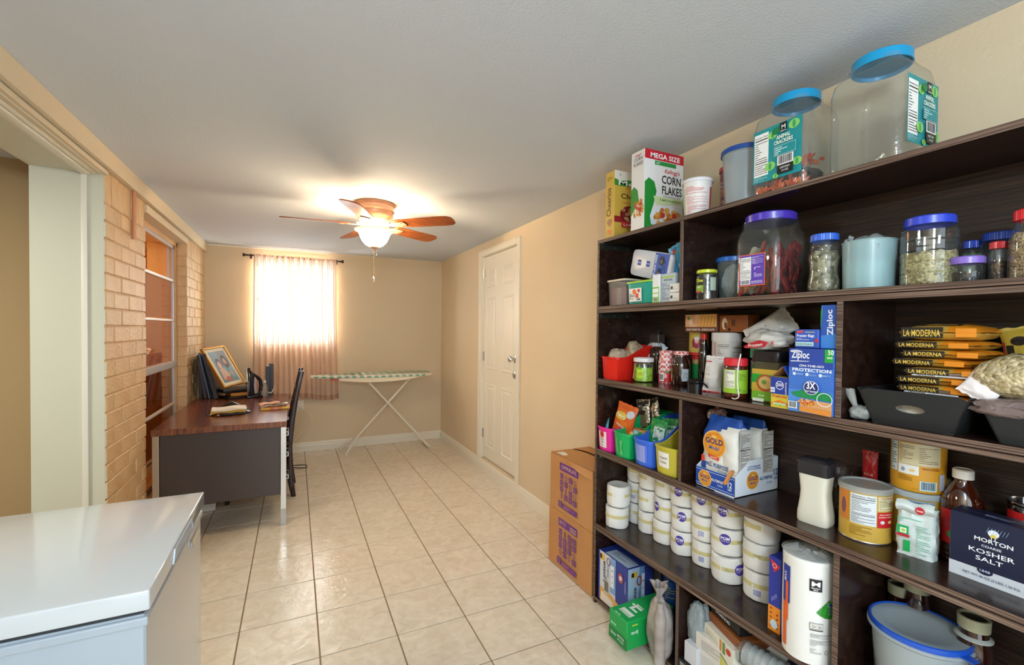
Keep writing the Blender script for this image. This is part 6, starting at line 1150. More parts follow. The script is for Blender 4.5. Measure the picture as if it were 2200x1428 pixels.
pillow('green_packet', 'shiny green packet glimpsed between creamer jar and canister', .800, 1.575, zc, .05, .09, .02, K('#0f8a3a', .2), seed=5)
def can_art(q, sd=1):
    q.rect(-.115, .004, .125, .147, '#c6a040'); q.facts(-.052, .052, .010, .138, bg='#d4dade', seed=sd); q.rect(.014, .098, .072, .138, '#d8cfa8'); q.lines(.016, .101, .070, .130, 7, '#8a7a4a', sd, .35); q.text('Creamy Chocolate Malt', .043, .132, .004, '#c8462c', w=.05)
    q.rect(.012, .050, .060, .094, '#c41e24'); q.text('How to Substitute', .036, .086, .0042, '#f0dcc8', w=.038); q.text('the Butter in Recipes', .036, .079, .0042, '#f0dcc8', w=.042); q.ell(.025, .066, .006, .005, '#d8d8e0', 12); q.ell(.048, .066, .007, .0045, '#e8d48a', 12)
    q.lines(-.052, .020, .0, .048, 6, '#7a5a1c', 3, .3); q.rect(-.085, .055, -.055, .142, '#c87a2c'); q.ell(-.070, .095, .008, .024, '#7a4a4a', 12); q.ell(.080, .04, .004, .010, '#3a5ab0', 10); q.code(.066, .012, .082, .036, '#a8c4e0', '#3a4a80')
jar('shortening_can', 'front yellow canister with a nutrition panel and a clear lid', .738, 1.525, zc, [(.060, 0), (.062, .002), (.062, .148)], K('#c29a3a', .3), None, cat='can', a0=.72, body='can_body', art=lambda q: can_art(q))
t = COL.objects[-1].parent; b = MB(); b.lathe([(.062, .142), (.066, .142), (.067, .154), (.064, .158), (.058, .158), (.056, .154), (0, .154)], clear('lid_frost', '#e6e8e4', .6, '#c8ccca', .2), 40); b.build('lid', t, smooth=True); b = MB(); b.lathe([(.0625, 0), (.0635, .003), (.0625, .005)], m_steel, 40); b.build('bottom_rim', t, smooth=True)
jar('shortening_can', 'rear yellow canister carrying another canister on its lid', .650, 1.612, zc, [(.058, 0), (.060, .002), (.060, .142)], K('#c29a3a', .3), (.063, .142, .016, '#a8b0b4', 0), cat='can', a0=.55, body='can_body', art=lambda q: (q.facts(-.03, .05, .03, .138, bg='#8fa4b8', fg='#1c2838'),))
def can3(q): q.rect(-.10, .0, .12, .145, '#cf9320'); q.rect(-.075, .05, -.050, .145, '#c8d8dc'); q.lines(-.073, .055, -.052, .14, 12, '#2a4a5a', 3, .35); q.rect(-.046, .075, .048, .135, '#cfc6a4'); q.lines(-.044, .080, -.010, .130, 10, '#6a5a3a', 4, .3); q.lines(.0, .082, .044, .128, 9, '#8a6a4a', 5, .3); q.rect(-.046, .048, .0, .074, '#e0e2e0'); q.ell(-.034, .060, .005, .006, '#8a9ab0', 10); q.ell(-.014, .060, .007, .004, '#e0c080', 10); q.text('Partners in Cooking', .025, .066, .006, '#8a3a1c', w=.036); q.code(.002, .008, .038, .034, '#c0dce2', '#1c2c44'); q.rect(.044, .012, .060, .056, '#a8a8b8'); q.lines(-.044, .03, -.012, .046, 4, '#6a4a1c', 6, .3)
jar('shortening_can', 'upper yellow canister stacked on the rear canister', .650, 1.612, zc + .160, [(.058, 0), (.060, .002), (.060, .146), (.058, .148)], K('#c8901e', .3), None, cat='can', a0=.42, body='can_body', art=can3)
t = put('sugar_sack', 'soft white and green paper bag with a rolled top by the vinegar bottle', 'bag', .615, 1.532, zc, rz=.2)
def gb(u, v):
    a = 2 * PI * u; c, s = math.cos(a), math.sin(a); k = (abs(c) ** 5 + abs(s) ** 5) ** (-1 / 5); sy = 1 if v < .75 else 1 - (v - .75) * 2.6; n_ = .006 * fbm((c * 2, s * 2, v * 3), 1.5)
    return Vector((c * k * .040 + n_ * c, s * k * .030 * sy + n_ * s - (.012 * max(0, v - .8) * 5), .135 * v))
b = MB(); b.grid(gb, 40, 18, M('green_white_paper', '#cdd6d4', .4, bump=.003, bs=40), cu_=True); b.build('bag_body', t, smooth=True); b = MB(); b.grid(lambda u, v: Vector(((u - .5) * .078, -.030 - .014 * math.sin(v * 3.1), .118 + .030 * v + .003 * math.sin(u * 9))), 12, 6, M('green_white_paper', '#cdd6d4')); b.build('folded_top', t, smooth=True)
q = Art(lambda u, v, n: (u, -.0335 - n - .001, v)); q.rect(-.037, .058, -.012, .080, '#14a050'); q.rect(-.030, .060, -.016, .074, '#e2e8e0'); q.ell(-.023, .067, .005, .004, '#a8c83a', 10); q.rect(-.037, .050, -.010, .057, '#b8202c'); q.rect(-.022, .012, -.008, .042, '#14a050'); q.lines(.004, .012, .034, .090, 14, '#5ab090', 3, .3); q.lines(-.036, .09, .02, .105, 3, '#5ab090', 4, .4); q.build(t); q = Art(lambda u, v, n: (u, -.0445 - n, v)); q.ell(.012, .132, .010, .010, '#b8202c', 14); q.text('Sweet', .012, .129, .006, '#e8d0c8', w=.014); q.build(t)
m_vin = M('vinegar_liquid', '#3a1206', .05, coat=1)
jar('vinegar_bottle', 'round vinegar bottle with a white cap behind the salt carton', .548, 1.598, zc, [(.036, 0), (.042, .004), (.042, .012), (.039, .015), (.042, .018), (.042, .024), (.039, .027), (.042, .030), (.042, .034), (.040, .04), (.041, .05), (.041, .135), (.042, .14), (.040, .165), (.026, .195), (.017, .212), (.016, .222)], m_vin, (.0215, .220, .024, '#d6d0c8', 0), cat='bottle', a0=.35, body='bottle_body',
    art=lambda q: (q.rect(-.06, .048, .06, .138, '#c4201e'), q.rect(-.02, .108, .02, .112, '#3a1c14'), q.text('Apple Cider', .004, .118, .007, '#e6dccc', w=.034), q.text('Vinegar', .004, .100, .014, '#f0e8dc', w=.052, bold=1.2), q.rect(.0, .082, .028, .090, '#d8a83a'), q.ell(-.018, .074, .014, .010, '#4a9a4a', 14), q.ell(-.028, .100, .009, .014, '#a82a30', 12), q.text('16 FL OZ', .006, .056, .005, '#e8dcd0', w=.03), q.ell(.010, .070, .008, .006, '#d88a2a', 10)))
for k, (y, x) in enumerate(((.632, 1.652), (.598, 1.640))):
    jar('spice_shaker', ('small brown shaker with a pale domed cap behind the white paper bag', 'second small shaker with a pale domed cap beside the vinegar neck')[k], y, x, zc, [(.014, 0), (.015, .004), (.014, .15)], M('brown_shaker', '#3a2418', .2), None, cat='shaker', body='shaker_body'); t = COL.objects[-1].parent
    b = MB(); b.lathe([(.015, .168), (.0155, .185), (.012, .198), (0, .202)], PL('#8e8478', .5), 24); b.build('cap', t, smooth=True); b = MB(); b.lathe([(.006, .15), (.006, .17)], m_steel, 12); b.build('stem', t)
def salt(q, w, h):
    q.rect(0, 0, w, h * .20, '#c9ced6'); q.poly([(0, h * .20), (w, h * .20), (w, h * .21), (0, h * .21)], '#c9ced6'); q.text('MORTON', w * .50, h * .64, .0098, '#eceef4', w=w * .42, bold=1.2); q.text('COARSE', w * .48, h * .562, .0055, '#e0e4ee', w=w * .22, bold=1); q.text('KOSHER', w * .48, h * .452, .0108, '#eceef4', w=w * .50, bold=.7); q.text('SALT', w * .46, h * .342, .0108, '#eceef4', w=w * .30, bold=.7)
    q.ell(w * .50, h * .80, .010, .009, '#dfe4ee', 16); q.poly([(w * .46, h * .74), (w * .54, h * .74), (w * .52, h * .79), (w * .48, h * .79)], '#d8c048'); q.rect(w * .475, h * .70, w * .485, h * .745, '#dfe4ee', up=False); q.rect(w * .515, h * .70, w * .525, h * .745, '#dfe4ee')
    for k in range(7): q.poly([(w * (.42 + .035 * k), h * .80), (w * (.424 + .035 * k), h * .80), (w * (.454 + .035 * k), h * .885), (w * (.45 + .035 * k), h * .885)], '#9ab4e0', False)
    q.up(); q.ell(w * .42, h * .20, .014, .0095, '#161c38'); q.text('1848', w * .42, h * .18, .006, '#b8c4dc', w=.018); q.text('NET WT 48 OZ (3 LBS) 1.36 KG', w * .48, h * .08, .006, '#6a7488', w=w * .62)
carton('salt_carton', 'navy and white coarse kosher salt carton at the shelf front', .457, 1.530, zc, .158, .065, .158, '#161d3a', F=salt, T=lambda q, w, h: (q.ell(w * .30, h * .75, .006, .004, '#c8b04a', 12), q.lines(w * .35, h * .35, w * .75, h * .55, 3, '#c0c6d8', 3, .4)))
jar('food_tin', 'red labelled tin with silver rims rising behind the salt carton', .432, 1.630, zc, [(.040, 0), (.041, .003), (.041, .160)], m_steel, None, cat='tin', body='tin_body', a0=.35, art=lambda q: (q.rect(-.06, .10, .06, .168, '#b81c1c'), q.code(-.012, .112, .030, .150), q.rect(-.02, .112, -.014, .15, '#d8d0c8'))); t = COL.objects[-1].parent
b = MB(); b.lathe([(.041, .160), (.0415, .176), (.043, .178), (.0415, .181), (.043, .184), (.043, .190), (.040, .191), (.040, .183), (0, .183)], m_chrome, 40); b.build('rim', t, smooth=True)

# ---------------------------------------------------------------- fifth board (z = .415): wrapped toilet rolls, towels, tub
zd = LV['D']
m_rw = M('roll_wrap', '#e6e4e0', .5, bump=.0022, bs=34); m_rb = K('#cfc48c', .5)
def roll_mesh(seed, Rr=.0575, H=.105):
    b = MB(); r = random.Random(seed)
    def f(u, v):
        a = 2 * PI * u
        if v < .12: k = v / .12; rr_, z = Rr * (.35 + .65 * k ** .5), .004 * (1 - k) + .0
        elif v > .88: k = (1 - v) / .12; rr_, z = Rr * (.30 + .66 * k ** .5), H - .003 - .006 * (1 - k)
        else: k = (v - .12) / .76; rr_, z = Rr * (.96 + .04 * math.sin(PI * k) ** .4), H * (.02 + .96 * k)
        rr_ += .0016 * fbm((math.cos(a) * 1.5 + seed, math.sin(a) * 1.5, v * 3), 1.5) + (.0012 if abs(a - 4.9 - .2 * (seed % 3)) < .12 else 0)
        return Vector((rr_ * math.cos(a), rr_ * math.sin(a), z + .001 * math.sin(a * 3 + seed)))
    b.grid(f, 44, 20, m_rw, cu_=True); b.lathe([(0, H - .010), (Rr * .30, H - .009)], m_rw, 20); return b
def roll(label, y, x, z, kind, seed, turn=0, sc_=1):
    t = put('toilet_roll', label, 'toilet roll', y, x, z, group='paper wrapped toilet rolls stacked on the shelf'); t.scale = (sc_, sc_, 1)
    o = roll_mesh(seed).build('roll_body', t, smooth=True, sharp=60)
    q = Art(sC(lambda v: .0575 + .0010, .72 + turn), step=.005); q.rect(-.085, .050, .085, .066, m_rb, up=False) if kind != 'gap' else (q.rect(-.085, .050, -.010, .066, m_rb, up=False), q.rect(.040, .050, .085, .066, m_rb, up=False)); q.up()
    if kind == 'disc': q.ell(-.018, .066, .019, .0215, '#4a3a9c'); q.text('POM', -.018, .064, .0115, '#f0f0f4', w=.030, bold=1.8); q.text('TOILET PAPER', -.018, .057, .0036, '#d8d8ec', w=.028); q.text('473 SHEETS', .034, .060, .0038, '#6a6048', w=.024); q.text('PER ROLL', .034, .055, .0038, '#6a6048', w=.020)
    if kind == 'disc_r': q.ell(.040, .060, .020, .022, '#4a3a9c'); q.text('POM', .040, .058, .0115, '#f0f0f4', w=.030, bold=1.8); q.text('TOILET PAPER', .040, .051, .0036, '#d8d8ec', w=.028); q.lines(-.012, .052, .018, .064, 3, '#7a7458', 2, .3)
    if kind == 'disc_l': q.ell(-.052, .060, .017, .022, '#4a3a9c'); q.text('POM', -.052, .058, .011, '#f0f0f4', w=.026, bold=1.8)
    if kind == 'text': q.text('473 SHEETS', -.016, .060, .0038, '#6a6048', w=.026); q.text('PER ROLL', -.016, .055, .0038, '#6a6048', w=.022)
    if kind == 'code':
        for k in range(4): q.rect(-.030 + .006 * k, .022, -.0262 + .006 * k, .044, '#8a8ec4', up=False)
    q.build(t)
ords = ['bottom', 'middle', 'top']
cols = [(1.808, 1.612, ('plain', 'code', 'plain')), (1.694, 1.590, ('plain', 'gap', 'gap')), (1.580, 1.582, ('plain', 'disc_l', 'gap')), (1.468, 1.575, ('disc', 'disc', 'disc')), (1.358, 1.585, ('code', 'code', 'disc')), (1.237, 1.572, ('disc_r', 'disc', 'disc')), (1.097, 1.575, ('code', 'text', 'gap'))]
colnames = ['the stack half hidden behind the short stack', 'the second tall stack from the left', 'the third tall stack from the left', 'the stack with violet discs on every roll left edge', 'the stack with barcodes on its lower two rolls', 'the big disc printed stack, second from the right', 'the last stack beside the cracker carton']
for ci, (y, x, kinds) in enumerate(cols):
    for k in range(3): roll('%s wrapped roll of %s' % (ords[k], colnames[ci]), y + .003 * math.sin(ci + k * 2), x + .003 * math.cos(ci * 2 + k), zd + .001 + k * .1075, kinds[k], ci * 3 + k, turn=(.0, .1, -.1)[k] * (ci % 2), sc_=(1.0, .98, 1.0, 1.0, .96, 1.08, 1.06)[ci])
for k in range(2): roll('%s white wrapped roll of the short stack at the left end' % ('lower', 'upper')[k], 1.812 - .004 * k, 1.478 + .004 * k, zd + .001 + k * .1075, 'gap' if k else 'plain', 30 + k)
def cracker_box(q, w, h): q.rect(0, 0, w, h * .34, '#e08a24'); [q.ell(w * (.25 + .5 * (k % 2)), h * (.06 + .06 * (k // 2)), w * .10, h * .014, '#9a3c14', 8, False) for k in range(9)]; q.up(); q.poly([(w * .1, h * .97), (w * .95, h * .90), (w * .45, h * .80)], '#c8283c'); q.ring(w * .48, h * .89, w * .18, h * .03, .0015, '#f0e0e0', 14); [q.rect(w * (.3 + .16 * k), h * (.40 + .03 * k), w * (.34 + .16 * k), h * (.46 + .03 * k), '#c8d0ea', up=False) for k in range(3)]; q.up(); q.ell(w * .5, h * .10, w * .3, h * .06, '#c0d4e8', 12)
carton('cracker_carton', 'blue and orange cracker carton between the last rolls and the towel roll', .943, 1.500, zd, .042, .15, .245, '#26369a', F=cracker_box)
t = put('paper_towel_roll', 'tall film wrapped paper towel roll against the divider', 'paper towel', .842, 1.437, zd)
def tow(u, v):
    a = 2 * PI * u; Rr, H = .070, .318
    if v < .06: k = v / .06; rr_, z = Rr * (.4 + .6 * k ** .5), .003 * (1 - k)
    elif v > .90: k = (1 - v) / .10; rr_, z = Rr * (.12 + .86 * k ** .5), H - .004 + .010 * (1 - k) * math.sin(a * 2) * .6 - .006
    else: k = (v - .06) / .84; rr_, z = Rr, H * (.01 + .965 * k)
    return Vector(((rr_ + .0012 * fbm((math.cos(a) * 2, math.sin(a) * 2, v * 4), 1.3)) * math.cos(a), rr_ * math.sin(a), z))
b = MB(); b.grid(tow, 56, 34, M('towel_wrap', '#e4e2de', .28, bump=.0012, bs=30), cu_=True); b.build('roll_body', t, smooth=True, sharp=60)
b = MB(); b.grid(lambda u, v: Vector(((.03 + .045 * v) * math.cos(2 * PI * u), (.03 + .045 * v) * math.sin(2 * PI * u), .318 + .008 * math.sin(2 * PI * u * 4) * (1 - v) + .004 - .012 * v)), 40, 6, clear('towel_film', '#eceeee', .45, '#c4c8c8', .12, wrinkle=.005, wscale=50), cu_=True); b.build('film_top', t, smooth=True)
q = Art(sC(.0712, .78), step=.006)
q.rect(-.100, .155, -.070, .27, '#26369a'); q.rect(-.098, .02, -.082, .155, '#e8641c'); q.rect(-.086, .10, -.076, .22, '#e8641c')
q.text('MAX', -.083, .235, .010, '#e8e8f4', w=.03, rot=PI / 2)
q.rect(-.016, .222, .016, .258, '#1a1418'); q.text('M', 0, .237, .015, '#f0f0f0', w=.022, bold=.7); q.text("Member's", 0, .230, .004, '#f0f0f0', w=.022); q.text('Mark', 0, .2245, .004, '#f0f0f0', w=.012)
q.add([(.002, .160), (.012, .152), (.024, .146), (.036, .143), (.050, .143), (.060, .145), (.062, .19), (.048, .188), (.036, .198), (.020, .182)], [(0, 1, 9), (1, 2, 8), (1, 8, 9), (2, 3, 7), (2, 7, 8), (3, 4, 7), (4, 5, 6), (4, 6, 7)], '#2f8f2c'); q.up(); q.text('To', .050, .158, .030, '#eef0f8', w=.036, bold=3.4, shear=.15); q.text('To', .050, .158, .030, '#2a3aa0', w=.034, bold=1.2, shear=.15)
q.rect(-.014, .110, .020, .128, '#6a6a6a'); q.rect(-.013, .111, .019, .127, '#cfcbc4'); q.ring(-.004, .118, .005, .006, .0015, '#3a3a3a', 3); q.ring(.011, .118, .005, .006, .0015, '#3a3a3a', 3); q.rect(-.014, .106, .020, .109, '#3a3434'); q.lines(-.012, .085, .060, .098, 4, '#5a5654', 3, .3); q.lines(-.012, .060, .060, .080, 6, '#6a6664', 4, .3); q.lines(-.012, .038, .018, .054, 5, '#6a6664', 5, .3); q.ring(.030, .044, .006, .006, .001, '#3a3a3a', 16); q.build(t)
t = put('storage_tub', 'large cloudy round tub with a blue rimmed lid in the lower right compartment', 'tub', .605, 1.525, zd)
b = MB(); b.lathe([(0, 0), (.084, 0), (.088, .006), (.100, .170), (.106, .176), (.110, .178), (.110, .184), (.104, .186)], m_milky, 56); b.build('tub_body', t, smooth=True)
b = MB(); b.lathe([(0, .1915), (.068, .1915), (.072, .194), (.098, .196), (.101, .196)], clear('tub_lid_frost', '#e0e6ea', .8, '#bac6cc', .25), 56); b.build('lid', t, smooth=True)
b = MB(); b.lathe([(.100, .196), (.103, .200), (.107, .198), (.108, .188), (.105, .182), (.101, .190)], PL('#1c50b8', .2), 56); b.prism([(.09, -.04), (.125, -.045), (.128, -.02), (.10, -.012)], .186, .189, PL('#1c50b8', .2)); b.build('lid_rim', t, smooth=True)
fillin('rice', 'pale rice in the cloudy blue rimmed tub', 'rice', .605, 1.525, zd, [(.078, .004), (.084, .010), (.090, .085)], grains('rice_bits', ['#c8c0ae', '#d8d0c0', '#b8ae98'], 200, .7, .003))
for k, (y, x, h_, r_) in enumerate(((.655, 1.638, .268, .030), (.512, 1.575, .262, .031), (.742 - .045, 1.640, .235, .028))):
    t = put('drink_bottle', ('brown drink bottle with a pale ring lid behind the tub', 'brown drink bottle with a pale ring lid right of the tub', 'shorter brown bottle with a pale ring lid at the far side of the tub')[k], 'bottle', y, x, zd)
    b = MB(); b.lathe([(0, 0), (r_, 0), (r_ + .004, .006), (r_ + .004, h_ - .08), (r_ - .002, h_ - .045), (r_ - .005, h_ - .022)], M('brown_glass', '#2a0f08', .06), 32); b.build('bottle_body', t, smooth=True)
    b = MB(); b.lathe([(r_ - .005, h_ - .030), (r_, h_ - .030), (r_ + .001, h_), (r_ - .003, h_ + .001), (r_ - .004, h_ - .006), (0, h_ - .007)], PL('#9a9a80', .4), 36); b.build('cap', t, smooth=True); b = MB(); b.lathe([(0, h_ - .0065), (r_ - .005, h_ - .0060)], K('#1a1210'), 30); b.build('cap_top', t)
    if k == 1: b = MB(); b.lathe([(r_ - .002, h_ - .045), (r_ + .006, h_ - .050), (r_ + .0055, h_ - .053), (r_ - .002, h_ - .048)], PL('#a8aca8'), 32); b.build('neck_ring', t)
jar('cloudy_jar', 'cloudy domed container cut by the lower right corner', .442, 1.500, zd, [(.050, 0), (.055, .006), (.055, .09), (.050, .125), (.034, .145), (0.001, .150)], m_milky, None, cat='container', body='container_body')
for k in range(4): b = MB(); b.box(-.05, -.04, 0, .05, .04, .03, K(('#2a1c18', '#3a1c18', '#241a1a', '#30201a')[k], .5)); tag(b.build('stored_carton', loc=(1.62, .700, zd + .0005 + .031 * k), rz=RZ + .03 * k, bevel=.002), 'flat dark carton, %s of four in the shade by the divider' % ('lowest', 'second lowest', 'third lowest', 'topmost')[k], 'carton', 'dark cartons in the lower right compartment')

# ---------------------------------------------------------------- bottom board
ze = LV['E']
def ens(q, w, h):
    q.rect(0, 0, w * .60, h, '#cfd0d4'); q.rect(w * .60, 0, w, h, '#2a3a8c'); q.rect(w * .42, h * .30, w * .60, h, '#7aa0d0'); q.poly([(0, 0), (w, 0), (w, h * .10), (w * .5, h * .24), (0, h * .28)], '#d8a45c'); q.poly([(w * .08, 0), (w * .6, 0), (w * .5, h * .14), (w * .12, h * .20)], '#e6dcd0'); q.rect(0, 0, w * .05, h, '#1c3a9a')
    q.rect(w * .05, h * .84, w * .22, h * .96, '#e0b020'); q.rect(w * .06, h * .85, w * .13, h * .95, '#1c1c30'); q.text('ensure', w * .19, h * .62, .022, '#1c1c24', w=h * .44, rot=-PI / 2, bold=1.2); q.text('original', w * .33, h * .68, .011, '#3a5a9a', w=h * .22, rot=-PI / 2); q.text('NUTRITION', w * .28, h * .46, .009, '#3a3a44', w=h * .2, rot=-PI / 2); q.ring(w * .36, h * .88, .014, .020, .004, '#5a3a6a', 20); q.ring(w * .36, h * .88, .010, .015, .002, '#d8a0a0', 20)
    q.rect(w * .44, h * .42, w * .56, h * .86, '#e4e6ec'); [q.text(s_, w * .50, h * (.50 + .12 * i), .009, '#3a4a6a') for i, s_ in enumerate(('9', '27', '220'))]; q.code(w * .22, h * .22, w * .38, h * .48, '#d8d0c8', '#2a2624'); q.ring(w * .78, h * .74, .017, .022, .006, '#d8622c', 24); q.ell(w * .78, h * .74, .009, .012, '#d8dcea', 16); q.text('STRAWBERRY', w * .92, h * .62, .006, '#c8ccea', w=h * .25, rot=-PI / 2); q.poly([(w * .72, h * .06), (w * .80, h * .22), (w * .84, h * .20), (w * .88, h * .24), (w * .90, h * .10)], '#e8c8a0')
def ensR(q, w, h): q.rect(0, 0, w, h, '#a8c0dc'); q.rect(w * .62, 0, w, h, '#2a3a8c'); q.rect(w * .45, 0, w * .66, h, '#6a94cc'); q.rect(w * .12, h * .82, w * .36, h * .92, '#e0b020'); q.rect(w * .13, h * .83, w * .23, h * .91, '#1c1c30'); q.text('ensure', w * .24, h * .42, .022, '#1c1c24', w=h * .40, rot=-PI / 2, bold=1.2); q.ring(w * .44, h * .74, .016, .024, .007, '#8a3a30', 24); q.text('original', w * .42, h * .48, .010, '#2a4a8a', w=h * .2, rot=-PI / 2); q.rect(w * .54, h * .35, w * .66, h * .86, '#e0e4ec'); [q.text(s_, w * .60, h * (.42 + .14 * i), .009, '#3a4a6a') for i, s_ in enumerate(('9', '27', '220'))]
carton('shake_carton', 'large blue and white nutrition shake carton in the bottom left corner', 1.752, 1.482, ze, .225, .150, .248, '#263a90', F=ens, R=ensR, T=lambda q, w, h: (q.rect(w * .2, h * .05, w * .95, h * .9, '#a8bcd0'), q.lines(w * .3, h * .2, w * .9, h * .6, 4, '#5a6a90', 3, .3)))
carton('shake_carton', 'dark grey carton pushed in behind the blue shake carton', 1.715, 1.615, ze, .24, .10, .258, '#3a3634', rough=.5, T=lambda q, w, h: q.lines(w * .1, h * .1, w * .9, h * .8, 10, '#6a6460', 3, .3))
for k, (y, x, h_, c) in enumerate(((1.565, 1.605, .31, '#1c3f8a'), (1.495, 1.620, .29, '#22509a'))):
    jar('syrup_tub', ('dark blue tub with yellow rim bands behind the shake carton', 'second dark blue tub with yellow rim band near the divider')[k], y, x, ze, [(.034, 0), (.038, .005), (.038, h_ - .03)], M('navy_print%d' % k, c, .3, col2='#0c1c3c', vs_=60), (.040, h_ - .034, .022, '#c8b23a', 0), cat='tub', body='tub_body', a0=.6, art=lambda q: (q.rect(-.03, .09, .03, .2, '#1c50a0'), q.lines(-.026, .1, .026, .19, 8, '#c8b23a', 4, .3)))
jar('blue_bottle', 'small bottle with a bright blue cap by the divider of the bottom shelf', 1.400, 1.580, ze, [(.030, 0), (.032, .005), (.032, .18), (.028, .19)], K('#c8888a', .3), (.030, .19, .075, '#2a7ad0', 0), cat='bottle', body='bottle_body')
def spF(q, w, h): q.text('Sprite', w * .25, h * .55, .010, '#eef4ee', w=w * .3, shear=.2); q.rect(0, 0, w, h * .42, '#0a7a3c'); q.text('Sprite', w * .25, h * .20, .012, '#dff0e4', w=w * .30, shear=.2); q.text('RECYCLE', w * .66, h * .26, .009, '#eef4ee', w=w * .36, bold=1.4); q.text('ME AGAIN', w * .66, h * .14, .007, '#eef4ee', w=w * .32)
def spR(q, w, h): q.text('Sprite', w * .16, h * .62, .014, '#eef4ee', w=w * .15, shear=.2, rot=PI); q.rect(w * .1, h * .82, w * .22, h * .86, '#c8d83a'); q.ell(w * .62, h * .3, w * .13, h * .42, '#dff0e4', 18); q.ell(w * .62, h * .3, w * .08, h * .3, '#12a050', 18)
def spT(q, w, h): q.text('rite', w * .66, h * .50, .062, '#e8f2ea', w=h * .40, rot=-PI / 2 + PI, bold=2.5); q.rect(w * .22, h * .12, w * .80, h * .24, '#dfeadc'); q.text('FANTASTIC', w * .5, h * .165, .008, '#12803c', w=w * .5, rot=PI); q.text('Sprite', w * .4, h * .045, .010, '#e8f2ea', w=w * .3, rot=PI)
carton('soda_carton', 'green soda can carton jutting out over the tiles from the bottom shelf', 1.545, 1.405, ze + .001, .120, .265, .125, '#12a04c', F=spF, R=spR, T=spT, bev=.004)
m_grey = M('grey_bag_film', '#8a7e7a', .22, col2='#b5aba4', vs_=10, bump=.004, bs=22)
t = lump('grey_bag', 'tied translucent grey bag of bottles standing before the bottom shelf', 1.418, 1.392, 0.0, .056, .046, .142, m_grey, seed=51, amp=.13, ex=2.8); knot(t, -.005, 0, .262, .022, .075, m_grey)
b = MB(); b.lathe([(0, .03), (.022, .03), (.024, .22), (.012, .27), (.012, .285)], m_grey, 20, loc=(.036, -.034, 0)); b.build('bottle_bulge', t, smooth=True)
lump('bubble_wrap_bag', 'bunched clear bubble wrap hanging beside the bottom divider', 1.272, 1.455, .125, .040, .035, .105, clear('bubble_wrap', '#dfe8ea', .72, '#c2ced2', .15, wrinkle=.006, wscale=110), seed=61, amp=.22)
# pile of cartons behind the bottom shelf front, from the board up
P_ = [('stored_carton', 'white carton at the bottom of the pile on the bottom shelf', 1.13, 1.52, ze, .30, .20, .118, '#c8c4be', 0, None),
      ('stored_carton', 'white carton in the middle of the pile with a red corner mark', 1.12, 1.52, ze + .119, .27, .20, .075, '#d2ccc4', .02, lambda q, w, h: (q.text('A', w * .8, h * .2, .03, '#b02a2c'), q.lines(w * .1, h * .3, w * .5, h * .8, 6, '#8a8478', 3, .3))),
      ('chocolate_carton', 'dark brown chocolate carton under the orange brown tray', 1.12, 1.525, ze + .195, .190, .16, .036, '#231416', -.30, lambda q, w, h: q.text('CHOCOLATE', w * .45, h * .3, .012, '#c8a030', w=w * .5)),
      ('brown_tray_box', 'orange brown shallow box under the black tray box', 1.13, 1.520, ze + .232, .185, .15, .034, '#8a4c1e', -.28, None),
      ('black_case', 'black flat box with white lettering on top of the pile', 1.145, 1.525, ze + .267, .165, .13, .042, '#141414', -.26, lambda q, w, h: (q.text('DOMINOES', w * .45, h * .28, .011, '#d8d8d8', w=w * .5, bold=1.3), q.lines(w * .2, h * .62, w * .7, h * .8, 1, '#9a9a9a', 3, .4)))]
for nm, lb, y, x, z_, w, d, h, c, rz_, F_ in P_: carton(nm, lb, y, x, z_, w, d, h, c, F=F_, rz=rz_, L=None, R=(lambda q, w, h: (q.rect(w * .3, h * .3, w * .42, h * .7, '#8a8e90'),)) if nm == 'black_case' else ((lambda q, w, h: q.text('CHOCOLATE', w * .5, h * .3, .014, '#8a7a78', w=w * .6)) if 'chocolate' in nm else None))
def corn(q, w, h): q.rect(0, 0, w, h, '#e0dccc'); q.poly([(w * .10, h * .10), (w * .9, h * .02), (w * .95, h * .35), (w * .3, h * .6), (w * .1, h * .5)], '#c8c46a'); q.ring(w * .5, h * .3, w * .36, h * .24, .004, '#2a3a1c'); q.rect(w * .55, h * .62, w * .62, h * .98, '#d0863a'); q.lines(w * .06, h * .62, w * .5, h * .92, 9, '#9a9a80', 3, .25); q.ell(w * .85, h * .82, w * .08, h * .1, '#c8402c', 12); q.rect(w * .66, h * .62, w * .74, h * .98, '#6a8a3a')
carton('leaflet_box', 'pale printed carton with a yellow corn picture leaning in the pile front', 1.150, 1.400 + .04, ze + .115, .165, .035, .118, '#dcd8c8', F=corn, rz=-.25)
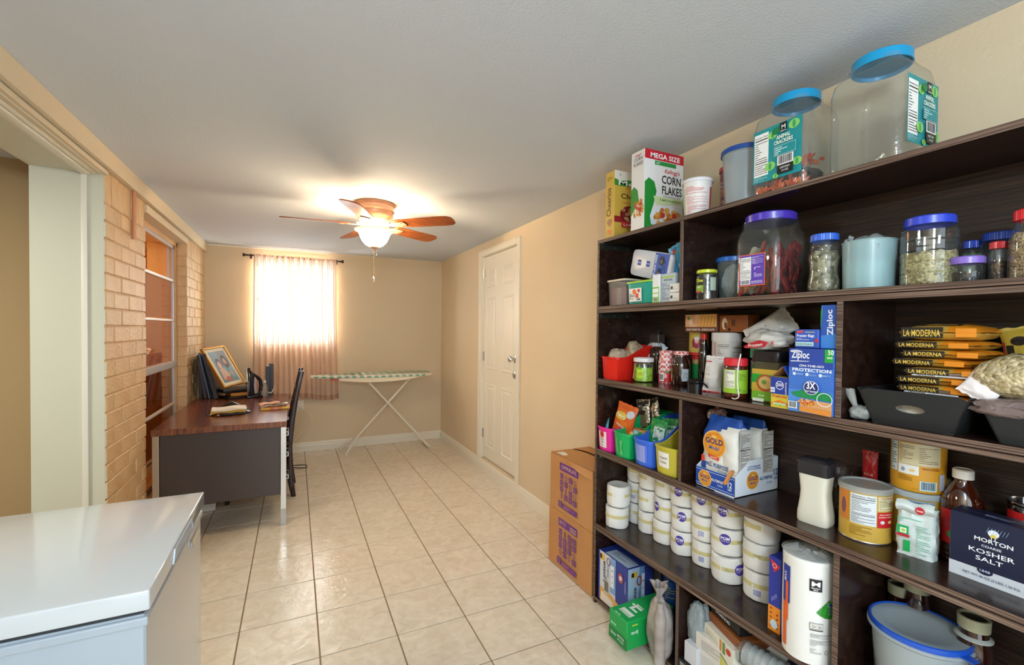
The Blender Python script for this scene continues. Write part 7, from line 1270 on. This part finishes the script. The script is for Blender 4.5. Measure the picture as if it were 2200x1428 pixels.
carton('tissue_box', 'white carton with a blue oval mark low in the bottom compartment', 1.262, 1.440, ze + .06, .062, .08, .078, '#cfd0d6', F=lambda q, w, h: None, T=lambda q, w, h: (q.ell(w * .6, h * .55, .016, .012, '#2a4f9a'), q.text('800', w * .6, h * .5, .008, '#d8e0f0')))
carton('black_carton', 'black and white carton under the blue oval carton', 1.262, 1.438, ze + .0005, .10, .10, .058, '#181818', F=lambda q, w, h: q.lines(w * .1, h * .2, w * .9, h * .9, 6, '#d8d8d8', 3, .4))
t = put('plastic_cup_sleeve', 'film sleeve of nested clear plastic cups lying under the paper towels', 'cups', .965, 1.455, ze + .185, rz=.15)
mc = clear('cup_plastic', '#eef2f2', .6, '#e0e4e4', .1)
for k in range(9): b = MB(); T = Matrix.Translation((-.085 + .022 * k, 0, .045)) @ Matrix.Rotation(PI / 2, 4, 'Y'); b.lathe([(.026, .03), (.036, 0), (.0385, -.001), (.0385, -.004), (.036, -.004)], mc, 28, T=T); b.build('cup', t, smooth=True)
b = MB(); b.lathe([(0, -.13), (.02, -.12), (.043, -.10), (.043, .10), (.02, .12), (0, .125)], clear('sleeve_film', '#f0f2f2', .12, '#d8dcdc', .08, wrinkle=.005, wscale=40), 32, T=Matrix.Translation((0, 0, .045)) @ Matrix.Rotation(PI / 2, 4, 'Y')); b.build('film_sleeve', t, smooth=True)
carton('stored_carton', 'dark carton carrying the film sleeve of plastic cups', .965, 1.49, ze, .22, .17, .18, '#3a3430')
pillow('dip_packet', 'white packet with a red mark on the pile behind the cup sleeve', 1.02, 1.50, ze + .20, .10, .09, .02, K('#c8c8c8', .3), rot=(-.9, .1, 0), seed=3, art=lambda q, w, h: (q.poly([(w * .15, h * .2), (w * .4, h * .3), (w * .35, h * .6), (w * .15, h * .6)], '#c41c28'), q.rect(w * .15, h * .1, w * .4, h * .2, '#1c7a3c')))
carton('navy_carton', 'navy blue carton standing at the back beside the towel roll foot', .93, 1.60, ze + .0005, .10, .05, .33, '#221c4c', F=lambda q, w, h: q.ell(w * .8, h * .9, .012, .016, '#c8a030'))
